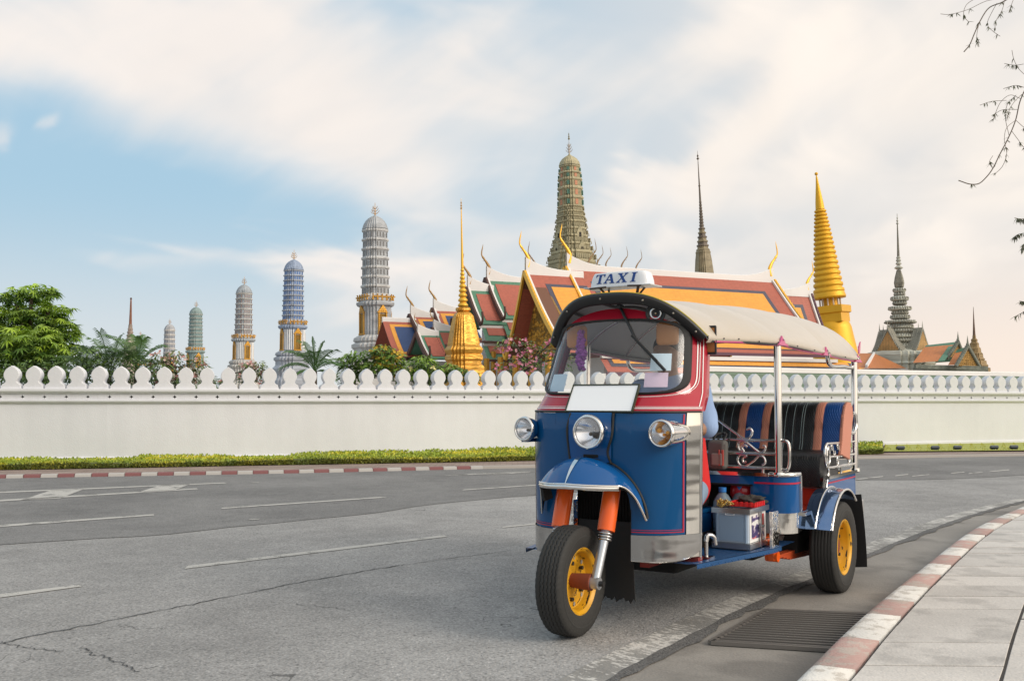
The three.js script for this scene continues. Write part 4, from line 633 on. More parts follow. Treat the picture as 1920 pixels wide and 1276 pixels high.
{ // crowned building on the right
  const D = 96, cx = 1691, k = D / F, t = thing('crown_spire_hall', 'grey-green hall with four gables and a tiered crown spire at the right', 'temple hall', V((cx - 960) / F * D, 0, -D));
  const gm = stone([0.34, 0.32, 0.255], 0.7), gm2 = stone([0.70, 0.69, 0.58], 0.7), gp = std([0.78, 0.47, 0.19], 0.5, 0.3, { map: stoneTex, bumpMap: bumpCarve, bumpScale: 0.15 });
  const s = new THREE.Group(); s.name = 'crown_spire'; s.rotation.z = 0.006; s.position.y = P(cx, 660, D).y; t.add(s); const yb = s.position.y;
  const q = (n, pr, sec = REDENT, m = gm, rot = 0.785, sm = false) => { const o = part(n, loft(sec, pr.map(([r, y]) => [Math.max(0.004, r * k), P(cx, y, D).y - yb]), sm).rotateY(rot), m, s); return o; };
  const bulge = [[655, 30, 14], [643, 30, 9], [634, 28, 9], [625, 25.5, 9], [616, 22.5, 8], [607, 27, 7], [598, 17, 8], [590, 14.5, 8], [582, 20, 8], [572, 12, 8], [564, 15.5, 9], [555, 9.5, 7], [548, 11, 8]];
  bulge.forEach(([y, r, h], i) => { const o = q('tier', [[r * 0.82, y], [r * 0.98, y - h * 0.2], [r, y - h * 0.45], [r * 0.86, y - h * 0.75], [r * 0.72, y - h]], REDENT, i % 2 ? gm : gm2);
    const bs = []; const nb = Math.round(r * 1.3); for (let j = 0; j < nb; j++) { const a = j / nb * 6.2832, w = 0.98; bs.push(new THREE.OctahedronGeometry(2.3 * k).scale(0.8, 1.5, 0.8).translate(Math.cos(a) * r * w * k, P(cx, y - h * 0.55, D).y - yb, Math.sin(a) * r * w * k)); } part('leaf_crest', merge(bs), i % 2 ? gm2 : gm, o); });
  q('bell', [[4, 541], [7.5, 538], [8.5, 530], [7, 520], [4.5, 510], [3.5, 506]], REDENT, gm);
  [[505, 8], [497, 5.5], [491, 4.8], [486, 4]].forEach(([y, r]) => q('ring', [[r * 0.5, y], [r, y - 2.5], [r * 0.8, y - 4.5], [r * 0.45, y - 7]], ROUND, gm2, 0, true));
  q('needle', [[2.4, 480], [1.9, 460], [1.2, 430], [0.7, 412], [0.3, 400]], ROUND, gm, 0, true);
  [[419, 2.6], [414, 2.0], [409, 1.3]].forEach(([y, r]) => q('parasol_ring', [[0.6, y + 2], [r, y], [0.5, y - 3]], ROUND, gm2, 0, true));
  part('body', loft(REDENT, [[58, 760], [58, 684], [61, 682], [58, 678], [60, 672], [62, 666], [60, 661], [40, 656], [34, 654]].map(([r, y]) => [r * k * 0.92, Math.max(0, P(cx, y, D).y)])).rotateY(0.785), gm2, t);
  for (let f = 0; f < 4; f++) { const w = 29 * k, a = f * Math.PI / 2 + 0.66, h0 = P(cx, 660, D).y, h1 = P(cx, 616, D).y; const sh = new THREE.Shape(); sh.moveTo(-w, h0); sh.quadraticCurveTo(-w * 0.42, mix(h0, h1, 0.42), 0, h1); sh.quadraticCurveTo(w * 0.42, mix(h0, h1, 0.42), w, h0);
    const ga = part('gable', new THREE.ExtrudeGeometry(sh, { depth: 44 * k, bevelEnabled: false }).rotateY(a), gm, t);
    const s2 = new THREE.Shape(); s2.moveTo(-w * 0.76, h0 + 0.1); s2.lineTo(0, mix(h0, h1, 0.84)); s2.lineTo(w * 0.76, h0 + 0.1); part('pediment', new THREE.ExtrudeGeometry(s2, { depth: 44.6 * k, bevelEnabled: false }).rotateY(a), gp, ga);
    const fs = []; for (const sg of [-1, 1]) for (let i = 0; i < 12; i++) { const u = i / 12, x = sg * w * (1 - u) * (1 - 0.2 * Math.sin(u * 3.14)), y = mix(h0, h1, u) - 0.1; for (const dp of [44.6, 36, 28]) fs.push(new THREE.ConeGeometry(1.1 * k, 6 * k, 4).translate(x, y + 2 * k, dp * k)); } fs.push(new THREE.ConeGeometry(1.4 * k, 15 * k, 5).translate(0, h1 + 6 * k, 44 * k), new THREE.ConeGeometry(1.3 * k, 11 * k, 5).translate(0, h1 + 4 * k, 36 * k)); part('leaf_fin', merge(fs).rotateY(a), gm2, ga); }
}
{ // small orange roof and gilded gable right of it
  const h = hall('orange_roof_hall', 'small hall with rust-orange roof, green edges and gilded gable at the far right', 90, 1790), D = 90, o = h.position, k = D / F;
  const S = (a, m, up = 0, name = 'roof_slope', parent = h) => { const q = a.map(([x, y, d]) => P(x, y, d).sub(o)); const g = grid(4, 4, (u, v) => q[0].clone().lerp(q[1], u).lerp(q[3].clone().lerp(q[2], u), v), false, (p, u, v) => [u * 4, v * 3]); return part(name, g, m, parent); };
  const r1 = S([[1737, 647, 92], [1798, 640, 92], [1772, 676, 88], [1712, 680, 88]], T.rust); S([[1737, 647, 91.9], [1798, 640, 91.9], [1793, 648, 91.1], [1733, 655, 91.1]], T.green, 0, 'tile_border', r1); S([[1779, 649, 91], [1792, 648, 91], [1772, 676, 87.8], [1759, 677, 87.8]], T.green, 0, 'tile_border', r1);
  S([[1737, 647, 92], [1798, 640, 92], [1810, 676, 97], [1750, 680, 97]], T.green);
  const r2 = S([[1795, 655, 89], [1813, 650, 89], [1795, 684, 86.5], [1778, 684, 86.5]], T.rust); S([[1795, 655, 88.9], [1813, 650, 88.9], [1809, 657, 88.4], [1791, 662, 88.4]], T.green, 0, 'tile_border', r2);
  const gp = std([0.6, 0.34, 0.09], 0.45, 0.35, { map: stoneTex, bumpMap: bumpCarve, bumpScale: 0.15 }), gm = stone([0.3, 0.32, 0.26]);
  const gable = (ax, ay, lx, ly, rx, ry, d) => { const a = P(ax, ay, d).sub(o), l = P(lx, ly, d).sub(o), r = P(rx, ry, d + 3).sub(o), nn = r.clone().sub(l).cross(a.clone().sub(l)).normalize(); const pd = part('pediment', grid(6, 6, (u, v) => l.clone().lerp(r, u).lerp(a, v)), gp, h); part('barge_board', [bar(a, l, 0.16, 6), bar(a, r, 0.16, 6)], gm, pd); const fs = []; for (const e of [l, r]) for (let i = 0; i < 9; i++) { const p = a.clone().lerp(e, i / 9); fs.push(new THREE.ConeGeometry(0.09, 0.4, 4).translate(p.x, p.y + 0.25, p.z)); } fs.push(new THREE.ConeGeometry(0.12, 0.9, 5).translate(a.x, a.y + 0.5, a.z)); part('leaf_fin', merge(fs), gm, pd); };
  gable(1815, 648, 1793, 686, 1838, 688, 86); gable(1797, 640, 1776, 672, 1806, 662, 89);
  part('hall_wall', [box(5.5, P(1790, 686, 88).y, 3, -0.4, P(1790, 686, 88).y / 2, 0)], gm, h);
  part('cornice', [poly(P(1716, 687, 87).sub(o), P(1846, 690, 87).sub(o), 0.5, 0.35)], gm, h);
  const lf = thing('side_roof', 'low rust roof with white verge left of the crown-spired hall', 'roof', P(1650, 750, 92).setY(0)); const o2 = lf.position;
  const q = [[1612, 662, 95], [1640, 662, 95], [1700, 690, 90], [1606, 690, 90]].map(([x, y, d]) => P(x, y, d).sub(o2)); part('roof_slope', grid(3, 3, (u, v) => q[0].clone().lerp(q[1], u).lerp(q[3].clone().lerp(q[2], u), v), false, (p, u, v) => [u * 4, v * 3]), T.rust, lf);
  part('verge', poly(q[1], P(1625, 686, 90).sub(o2), 0.2, 0.25), whiteM, lf); part('roof_wall', box(4, q[2].y, 2, 0.3, q[2].y / 2, 0), whiteM, lf);
  { const D2 = 120, cx = 1829, t = thing('small_spire', 'small distant gilded spire at the far right beyond the gilded gable', 'spire', V((cx - 960) / F * D2, 0, -D2)); t.rotation.z = 0.0;
    const m = stone([0.40, 0.27, 0.12], 0.6); const tr = [[688, 20], [676, 15], [666, 12], [656, 9], [647, 6.5], [640, 4.5]]; tr.forEach(([y, r], i) => spirePart(t, 'tier', REDENT, [[r, y], [r + 1, y - 3], [r - 1.5, y - 6], [r - 2, y - 12]], D2, cx, m, 0.5));
    spirePart(t, 'needle', ROUND, [[2.6, 632], [1.6, 610], [0.8, 590], [0.3, 575]], D2, cx, stone([0.25, 0.15, 0.1]), 0, true); spirePart(t, 'base', REDENT, [[24, 760], [24, 690], [20, 688]], D2, cx, m, 0.5); }
}
// ------------------------------------------------------------------ trees, palms and shrubs behind the wall
const leafG = (() => { const g = grid(2, 3, (u, v) => V((u - 0.5) * 0.34 * Math.sin(Math.PI * (0.12 + 0.88 * v) ** 0.8) * 1.0, -0.18 * v * v + 0.05 * Math.abs(u - 0.5), v)); return g; })();
const palmateG = (() => { const gs = []; for (let k = 0; k < 7; k++) { const a = (k - 3) * 0.62; gs.push(grid(1, 2, (u, v) => V((u - 0.5) * 0.2 * Math.sin(Math.PI * (0.15 + 0.85 * v) ** 0.9), 0.02 - 0.34 * v * v - 0.03 * v, v * (1 - 0.06 * Math.abs(k - 3)))).rotateY(a)); } return merge(gs); })();
const foliageMat = phy([1, 1, 1], 0.55, 0, { transmission: 0.28, thickness: 0 });
const flowerG = (() => { const gs = []; for (let k = 0; k < 5; k++) gs.push(grid(1, 2, (u, v) => V((u - 0.5) * 0.6 * Math.sin(Math.PI * (0.1 + 0.85 * v)), 0.25 * v * v, v * 0.6)).rotateY(k * 1.2566)); return merge(gs); })();
const petalMat = phy([1, 1, 1], 0.6, 0, { transmission: 0.25, thickness: 0 });
const barkMat = std([0.15, 0.115, 0.085], 0.9, 0, { map: stoneTex, bumpMap: bumpCarve, bumpScale: 0.02 });
const hsv = (c, j) => lin(c[0] * j, c[1] * j, c[2] * j);
// blobs: photo x, photo y, photo radius (x, y) ; leaves fill the outer part of each
function foliage(t, D, blobs, o) {
  const k = D / F, mats = [], cols = [], q = new THREE.Quaternion(), e = new THREE.Euler(), org = t.position;
  const area = blobs.reduce((s, b) => s + b[2] * (b[3] ?? b[2]), 0);
  for (const b of blobs) {
    const n = Math.round(o.n * b[2] * (b[3] ?? b[2]) / area), tone = rr(0.8, 1.2), c0 = P(b[0], b[1], D + (b[4] ?? 0)).sub(org);
    for (let i = 0; i < n; i++) {
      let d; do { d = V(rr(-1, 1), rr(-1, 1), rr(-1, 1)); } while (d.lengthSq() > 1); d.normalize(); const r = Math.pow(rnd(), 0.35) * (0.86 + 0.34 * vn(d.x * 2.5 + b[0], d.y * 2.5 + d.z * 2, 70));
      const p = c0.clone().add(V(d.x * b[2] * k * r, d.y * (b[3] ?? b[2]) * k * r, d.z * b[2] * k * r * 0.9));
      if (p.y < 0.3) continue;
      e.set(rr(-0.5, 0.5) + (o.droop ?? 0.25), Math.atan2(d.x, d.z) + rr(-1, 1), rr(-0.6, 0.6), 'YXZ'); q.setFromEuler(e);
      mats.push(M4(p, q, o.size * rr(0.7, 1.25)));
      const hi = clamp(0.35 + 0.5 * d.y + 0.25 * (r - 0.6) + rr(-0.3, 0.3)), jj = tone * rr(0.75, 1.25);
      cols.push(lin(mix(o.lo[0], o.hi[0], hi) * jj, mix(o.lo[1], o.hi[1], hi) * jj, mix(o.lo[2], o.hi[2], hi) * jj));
    }
  }
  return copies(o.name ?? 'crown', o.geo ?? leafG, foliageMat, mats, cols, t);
}
function flowers(t, D, blobs, n, size, cols0, name = 'flowers') {
  const k = D / F, mats = [], cols = [], q = new THREE.Quaternion(), org = t.position;
  for (let i = 0; i < n; i++) { const b = blobs[Math.floor(rnd() * blobs.length)], a = rr(0, 6.28), r = Math.pow(rnd(), 0.5), c = P(b[0] + Math.cos(a) * r * b[2], b[1] + Math.sin(a) * r * (b[3] ?? b[2]), D - b[2] * k * rr(0.1, 0.8)).sub(org); const nC = 1 + Math.floor(rr(1, 4)); for (let j = 0; j < nC; j++) { q.setFromEuler(new THREE.Euler(rr(0, 2), rr(0, 6.3), rr(-0.6, 0.6))); mats.push(M4(c.clone().add(V(rr(-1, 1), rr(-1, 1), rr(-1, 1)).multiplyScalar(size * 0.9)), q, size * rr(0.7, 1.2))); const cc = cols0[Math.floor(rnd() * cols0.length)], l = rr(0.8, 1.15); cols.push(lin(cc[0] * l, cc[1] * l, cc[2] * l)); } }
  return copies(name, flowerG, petalMat, mats, cols, t);
}
function trunk(t, D, base, tips, r, name = 'trunk') { // base photo x on the ground, tips photo points
  const org = t.position, b = V((base - 960) / F * D, 0, -D).sub(org), gs = [];
  const mid = P(base, 700, D).sub(org); gs.push(bar(b, mid, r, 8, r * 0.75));
  for (const [x, y, dd] of tips) { const e = P(x, y, D + (dd ?? 0)).sub(org), m = mid.clone().lerp(e, 0.5).add(V(rr(-0.1, 0.1), rr(0, 0.12), rr(-0.1, 0.1))); gs.push(tube([mid, m, e], r * 0.4, 8, 5)); }
  return part(name, gs, barkMat, t);
}
const at0 = (px, D) => V((px - 960) / F * D, 0, -D);
{
  const D = 23, t = thing('tree', 'large bright green tree with palmate leaves rising above the wall at the far left', 'tree', at0(52, D));
  const bl = [[58, 552, 34, 20], [92, 548, 22, 13], [32, 548, 22, 13], [16, 592, 40, 20], [70, 590, 44, 22], [110, 582, 28, 15], [120, 606, 24, 12], [100, 632, 46, 20], [40, 630, 48, 22], [-20, 620, 48, 30], [70, 668, 60, 24], [125, 652, 24, 14], [10, 672, 60, 28], [60, 700, 70, 26], [-60, 660, 60, 50], [55, 610, 60, 60, 0.6], [135, 625, 22, 13], [0, 560, 26, 14], [60, 640, 60, 30, -0.6], [20, 650, 50, 30, -0.7], [100, 665, 40, 22, -0.6]];
  trunk(t, D, 55, [[58, 560], [95, 570], [30, 570], [110, 640], [5, 640], [70, 660]], 0.11);
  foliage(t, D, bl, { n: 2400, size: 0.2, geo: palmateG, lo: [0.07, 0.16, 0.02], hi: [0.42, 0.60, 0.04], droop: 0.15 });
}
{ // dark undergrowth right behind the wall at the left
  const D = 20.6, t = thing('shrub', 'dense dark green shrub showing between the battlements under the big left tree', 'shrub', at0(60, D));
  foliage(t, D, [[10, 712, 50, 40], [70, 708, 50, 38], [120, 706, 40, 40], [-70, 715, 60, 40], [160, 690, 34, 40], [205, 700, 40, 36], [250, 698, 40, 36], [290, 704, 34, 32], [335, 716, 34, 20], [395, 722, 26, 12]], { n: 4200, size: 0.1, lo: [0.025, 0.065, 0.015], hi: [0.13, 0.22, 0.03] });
  trunk(t, D, 60, [[20, 700], [100, 700]], 0.05, 'stem');
}
function palm(label, D, px, crownY, fr, hue) {
  const t = thing('palm', label, 'palm', at0(px, D), undefined), k = D / F, c = P(px, crownY, D).sub(t.position);
  part('trunk', bar(V(0, 0, 0), c, 0.075, 8, 0.05), barkMat, t);
  for (const [dx, dy, len, dz] of fr) { // tip offset in photo pixels
    const tip = c.clone().add(V(dx * k, -dy * k, dz ?? rr(-0.25, 0.25))), L = tip.distanceTo(c), mid = c.clone().lerp(tip, 0.5).add(V(0, L * 0.28, 0)), cv = new THREE.QuadraticBezierCurve3(c, mid, tip), gs = [new THREE.TubeGeometry(cv, 10, 0.009, 4)];
    const n = 24; for (let i = 3; i <= n; i++) for (const s of [-1, 1]) { const p = cv.getPoint(i / n), tg = cv.getTangent(i / n), up = V(0, 1, 0), sd = tg.clone().cross(up).normalize(), nn = sd.clone().cross(tg).normalize(); const ll = len * k * (0.55 + 0.45 * Math.sin(Math.PI * (0.15 + 0.8 * i / n))) * rr(1.1, 1.5); const d = tg.clone().multiplyScalar(0.75).addScaledVector(sd, s * 0.75).addScaledVector(nn, 0.22).normalize(); const w = tg.clone().multiplyScalar(0.0075);
      const e = p.clone().addScaledVector(d, ll).add(V(0, -0.42 * ll, 0)), m = p.clone().addScaledVector(d, ll * 0.55); const g = new THREE.BufferGeometry(); const a1 = p.clone().sub(w), a2 = p.clone().add(w), m1 = m.clone().addScaledVector(w, -1.3), m2 = m.clone().addScaledVector(w, 1.3); g.setAttribute('position', new THREE.Float32BufferAttribute([a1, a2, m2, a1, m2, m1, m1, m2, e].flatMap((v) => [v.x, v.y, v.z]), 3)); g.computeVertexNormals(); gs.push(g); }
    const j = rr(0.75, 1.2); part('frond', merge(gs), phy([hue[0] * j, hue[1] * j, hue[2] * j], 0.5, 0, { transmission: 0.25, thickness: 0 }), t);
  }
  return t;
}
const pg = [0.075, 0.155, 0.035];
palm('arching feather palm left of the brown spire, with fronds over the wall', 21.5, 205, 700, [[-55, -50, 24], [-35, -62, 24], [-12, -76, 24], [16, -68, 24], [40, -56, 24], [-66, -25, 22], [58, -30, 22], [-60, 8, 20], [52, 10, 20], [-20, -40, 22, 0.6], [25, -38, 22, 0.5], [0, -60, 22, -0.6]], pg);
palm('low feather palm beside the big left tree, lowest of the palms', 21.8, 160, 704, [[-40, -34, 22], [-18, -46, 24], [6, -48, 24], [28, -36, 24], [42, -16, 22], [-50, -10, 22], [10, -30, 20, 0.5], [-10, -32, 20, -0.5], [44, 8, 20], [-46, 8, 20]], pg);
palm('larger feather palm in front of the brown spire base', 21.2, 256, 690, [[-52, -58, 26], [-28, -50, 26], [-8, -58, 26], [14, -52, 26], [40, -40, 26], [-48, -22, 24], [46, -8, 22], [-44, 14, 22], [34, 26, 22], [-66, -38, 22], [5, -30, 22, 0.6], [-20, -30, 22, 0.7]], pg);
palm('single feather palm just right of the blue and white tower base', 21.4, 590, 696, [[-48, -36, 24], [-24, -52, 24], [-6, -58, 24], [14, -50, 24], [36, -36, 24], [46, -12, 22], [-56, -8, 22], [-40, 14, 20], [34, 12, 20], [8, -34, 22, 0.5], [-16, -30, 22, 0.6], [24, -22, 20, -0.5]], [0.08, 0.18, 0.035]);
function shrub(label, D, px, blobs, o, fl) { const t = thing('shrub', label, 'shrub', at0(px, D)); trunk(t, D, px, blobs.filter((_, i) => i % 2 === 0 || blobs.length < 4).map((b) => [b[0], b[1] - b[3] * 0.3]), o.r ?? 0.035, 'stem'); foliage(t, D, blobs, { name: 'foliage', ...o }); if (fl) flowers(t, D, blobs, fl.n, fl.size, fl.cols); return t; }
const gLo = [0.045, 0.11, 0.02], gHi = [0.24, 0.38, 0.04], pink = [[0.75, 0.28, 0.38], [0.8, 0.42, 0.46], [0.66, 0.2, 0.33]], palePink = [[0.7, 0.42, 0.38], [0.72, 0.55, 0.48], [0.6, 0.3, 0.28]];
shrub('loose oleander with pale pink flowers in front of the green tower base', 21, 330, [[300, 680, 26, 20], [332, 678, 24, 20], [372, 684, 18, 18], [350, 705, 30, 18], [308, 712, 26, 18], [390, 712, 14, 14]], { n: 1100, size: 0.1, lo: [0.06, 0.11, 0.03], hi: [0.24, 0.30, 0.07] }, { n: 70, size: 0.05, cols: palePink });
shrub('oleander with dusty pink flowers in front of the grey-blue tower', 20.6, 472, [[466, 688, 16, 10], [486, 692, 16, 14], [462, 706, 18, 14], [492, 708, 14, 14], [420, 716, 10, 9]], { n: 620, size: 0.09, lo: [0.06, 0.11, 0.03], hi: [0.24, 0.30, 0.07] }, { n: 46, size: 0.05, cols: palePink });
shrub('light green shrub left of the tallest tower base with a few yellow leaves', 22, 665, [[650, 680, 20, 16], [672, 668, 20, 13], [690, 690, 26, 18], [655, 706, 22, 14]], { n: 1000, size: 0.12, lo: gLo, hi: [0.28, 0.44, 0.05] });
shrub('light green shrub before the tallest tower base with yellow flower clusters', 21.8, 722, [[716, 660, 22, 14], [735, 676, 24, 18], [712, 690, 26, 18], [745, 700, 20, 16]], { n: 1300, size: 0.12, lo: gLo, hi: [0.28, 0.44, 0.05] }, { n: 60, size: 0.06, cols: [[0.7, 0.5, 0.04], [0.65, 0.42, 0.04]] });
shrub('round bright green bush in front of the blue-roofed hall', 21.4, 792, [[792, 684, 27, 20], [775, 696, 20, 16], [812, 700, 20, 16], [795, 708, 30, 16]], { n: 1500, size: 0.1, lo: gLo, hi: [0.30, 0.46, 0.035] }, { n: 5, size: 0.06, cols: [[0.75, 0.66, 0.3]] });
shrub('low green bush left of the golden pagoda base', 21.6, 845, [[842, 694, 22, 14], [862, 702, 20, 12], [832, 706, 18, 14]], { n: 900, size: 0.1, lo: gLo, hi: [0.26, 0.40, 0.035] });
shrub('very low green bush under the golden pagoda base', 21.8, 882, [[880, 706, 16, 12], [893, 710, 10, 8]], { n: 320, size: 0.09, lo: gLo, hi: [0.26, 0.40, 0.035] });
shrub('tall bare-stemmed frangipani with bright pink flower clusters beside the taxi windscreen', 22.4, 985, [[960, 640, 22, 14], [985, 650, 22, 16], [1010, 664, 26, 18], [940, 650, 14, 12], [1030, 650, 20, 16], [975, 676, 24, 14], [1005, 692, 26, 16], [945, 690, 18, 14], [1050, 680, 26, 22]], { n: 620, size: 0.1, lo: [0.05, 0.10, 0.025], hi: [0.2, 0.3, 0.05], r: 0.045 }, { n: 75, size: 0.055, cols: pink });
{ // street tree standing outside the frame on the right; only hanging twigs reach in
  const D = 7.2, t = thing('street_tree', 'thin hanging twigs with tiny leaves of a street tree at the right edge', 'tree', V(7.2, KH, -6.6));
  const o = t.position, q0 = (x, y, d = D) => P(x, y, d).sub(o), gs = [], lv = [], lc = [], Q = new THREE.Quaternion();
  part('trunk', [tube([V(0, 0, 0), V(0.1, 2, 0.05), V(-0.1, 4.2, -0.1), V(-0.4, 6.2, -0.2)], 0.16, 16, 10), tube([V(-0.1, 4.0, -0.1), q0(2100, -120), q0(1960, -60)], 0.045, 12, 7), tube([V(0, 3.2, 0), q0(2200, 60), q0(1980, 110)], 0.04, 12, 7), tube([V(0.05, 2.6, 0), q0(2120, 380), q0(1990, 400)], 0.03, 12, 7), tube([V(0.1, 2.2, 0.05), q0(2100, 560), q0(1990, 570)], 0.028, 12, 7)], barkMat, t);
  const tw = [ [[1960, -60], [1905, -12], [1880, 4], [1856, 14], [1838, 40], [1828, 62], [1818, 85], [1808, 97]], [[1890, -5], [1850, 2], [1815, 18], [1780, 27], [1764, 26]], [[1838, -8], [1812, 10], [1808, 30], [1818, 42]], [[1870, 6], [1862, 20], [1852, 44], [1862, 58], [1876, 68]], [[1885, -4], [1880, 18], [1868, 40], [1866, 55]], [[1905, -12], [1896, 12], [1892, 24]], [[1836, 44], [1832, 70], [1836, 88]], [[1850, 0], [1840, -20], [1830, -40]],
    [[1980, 110], [1935, 150], [1915, 185], [1905, 225], [1893, 255], [1875, 290], [1862, 316], [1850, 332], [1836, 344], [1820, 345], [1798, 338]], [[1915, 185], [1895, 178], [1878, 190], [1868, 210], [1862, 228]], [[1905, 225], [1888, 240], [1884, 262], [1888, 290], [1880, 312], [1866, 326]], [[1898, 246], [1910, 262], [1920, 275], [1935, 280]], [[1910, 205], [1880, 206], [1862, 216]], [[1925, 165], [1905, 160], [1882, 166]], [[1935, 150], [1912, 130], [1902, 112], [1898, 94]], [[1920, 120], [1904, 122], [1884, 119]], [[1893, 255], [1886, 220], [1890, 195], [1906, 178]], [[1905, 225], [1925, 240], [1940, 235]], [[1888, 188], [1860, 190], [1838, 197]], [[1862, 316], [1856, 304], [1862, 292]], [[1936, 170], [1918, 176], [1896, 200], [1888, 226]],
    [[1990, 400], [1940, 408], [1915, 410], [1903, 408]], [[1960, 430], [1925, 436], [1908, 440], [1900, 450]], [[1990, 570], [1945, 574], [1922, 584], [1902, 594]], [[1960, 560], [1930, 566], [1912, 564]], [[1950, 440], [1925, 455], [1915, 468]]];
  tw.forEach((w, i) => { const d0 = D + (hash(i, 1, 4) - 0.5) * 0.8; const pts = w.map(([x, y], j) => q0(x, y, mix(D, d0, Math.min(1, j / 3)))); gs.push(tube(pts, i === 0 || i === 8 ? 0.0042 : 0.0019, w.length * 7, 5));
    const cv = new THREE.CatmullRomCurve3(pts), n = i > 20 ? 15 : 9, heavy = i > 20 ? 1.1 : 1; for (let j = 0; j < n; j++) { if (i <= 20 && rnd() < 0.35) continue; const p = cv.getPoint(rr(i === 0 || i === 8 ? 0.25 : 0.35, 1)); for (let m = 0; m < 3; m++) { Q.setFromEuler(new THREE.Euler(rr(0.2, 1.4), rr(0, 6.3), rr(-0.5, 0.5), 'YXZ')); lv.push(M4(p, Q, V(0.022 * heavy, 0.03, rr(0.026, 0.046) * heavy))); const l = rr(0.6, 1.2); lc.push(lin(0.11 * l, 0.125 * l, 0.055 * l)); } } });
  part('twigs', gs, std([0.17, 0.135, 0.105], 0.9), t); copies('leaves', leafG, foliageMat, lv, lc, t);
}
// ------------------------------------------------------------------ the three-wheeled taxi
const blue = phy([0.0006, 0.066, 0.195], 0.5, 0, { clearcoat: 0.6, clearcoatRoughness: 0.06, specularIntensity: 0.2 });
const bluePaint2 = phy([0.0014, 0.078, 0.26], 0.5, 0, { clearcoat: 0.85, clearcoatRoughness: 0.06, specularIntensity: 0.2 });
const red = phy([0.40, 0.007, 0.025], 0.5, 0, { specularIntensity: 0.3, clearcoat: 0.8, clearcoatRoughness: 0.06 });
const chrome = std([0.80, 0.78, 0.75], 0.09, 1), steel = std([0.62, 0.61, 0.6], 0.2, 1);
const dentedChrome = std([0.80, 0.77, 0.72], 0.1, 1, { bumpMap: rep(tex(256, 256, (u, v) => { const l = 255 * fbm(u * 3, v * 8, 3, 1200, 8); return [l, l, l]; }, false), 0.9), bumpScale: 0.005 });
const bandChrome = std([0.46, 0.455, 0.45], 0.16, 1, { bumpMap: dentedChrome.bumpMap, bumpScale: 0.008 });
const rubber = std([0.018, 0.018, 0.018], 0.6), blackM = std([0.014, 0.014, 0.015], 0.45), mattBlack = std([0.012, 0.012, 0.012], 0.9);
const orange = phy([0.86, 0.12, 0.010], 0.45, 0, { specularIntensity: 0.4, clearcoat: 0.6, clearcoatRoughness: 0.15 }), orangeDull = std([0.50, 0.07, 0.015], 0.6);
const yellow = std([0.72, 0.36, 0.008], 0.45, 0.05, { map: rep(tex(256, 256, (u, v) => { const n = fbm(u * 8, v * 8, 5, 1250, 8); const w = sstep(0.66, 0.72, n) * 0.75, d = 0.82 + 0.3 * fbm(u * 5, v * 5, 3, 1260, 5); return [255 * d * (1 - w), 255 * d * (1 - w), 255 * d * (1 - w)]; }), 0.5) });
const rust = std([0.20, 0.045, 0.02], 0.8), glassM = phy([0.97, 0.985, 0.98], 0.17, 0, { transmission: 1, thickness: 0, ior: 1.5 });
const lensM = phy([0.95, 0.97, 1], 0.04, 0, { transmission: 1, thickness: 0, ior: 1.4 });
const vinyl = phy([0.52, 0.455, 0.37], 0.3, 0, { clearcoat: 0.5, clearcoatRoughness: 0.25, bumpMap: rep(tex(256, 256, (u, v) => { const l = 255 * fbm(u * 4, v * 4, 4, 1300, 4); return [l, l, l]; }, false), 1.1), bumpScale: 0.012 });
const pinkM = phy([0.55, 0.06, 0.2], 0.4, 0, { clearcoat: 0.5 }), whitePaint = phy([0.82, 0.81, 0.8], 0.3, 0, { clearcoat: 0.6 });
const weave = (s) => rep(tex(256, 256, (u, v) => { const a = Math.sin(u * Math.PI * 32) * Math.sin(v * Math.PI * 32); const l = 255 * (0.5 + 0.5 * a) * (0.8 + 0.2 * fbm(u * 6, v * 6, 3, s, 6)); return [l, l, l]; }, false), 0.25);
const weaveB = weave(1400);
const seatBlack = phy([0.012, 0.012, 0.013], 0.38, 0, { bumpMap: weaveB, bumpScale: 0.0025 }), seatBlue = phy([0.006, 0.06, 0.24], 0.36, 0, { bumpMap: weaveB, bumpScale: 0.003 }), seatPeach = phy([0.56, 0.22, 0.145], 0.5, 0, { bumpMap: weaveB, bumpScale: 0.0015 });
const taxi = thing('three_wheeled_taxi', 'blue and red open-sided three-wheeled taxi parked at the kerb in the foreground', 'taxi', G(1075, 1190).setY(0.004));
taxi.rotation.y = -33 * Math.PI / 180;
const tp = (n, g, m, p = taxi) => part(n, g, m, p);
// front shell: u across (-1..1), y height
const hwT = [[0.33, 0.475], [1.085, 0.487], [1.5, 0.435], [1.7, 0.41]], zcT = [[0.33, -0.2], [1.05, -0.2], [1.09, -0.21], [1.175, -0.295], [1.56, -0.445], [1.7, -0.5]];
const S = (u, y, off = 0) => { const f = (u, y) => V(u * lerpTable(hwT, y), y, lerpTable(zcT, y) - 0.25 * Math.pow(Math.abs(u), 5) - 0.012 * u * u); const p = f(u, y); if (!off) return p; const du = f(u + 0.01, y).sub(f(u - 0.01, y)), dy = f(u, y + 0.008).sub(f(u, y - 0.008)); return p.addScaledVector(du.cross(dy).normalize(), off); };
const patch = (u0, u1, y0, y1, off, nu = 16, nv = 8) => grid(nu, nv, (u, v) => S(mix(u0, u1, u), mix(typeof y0 === 'function' ? y0(mix(u0, u1, u)) : y0, typeof y1 === 'function' ? y1(mix(u0, u1, u)) : y1, v), off), false, (p) => [p.x, p.y]);
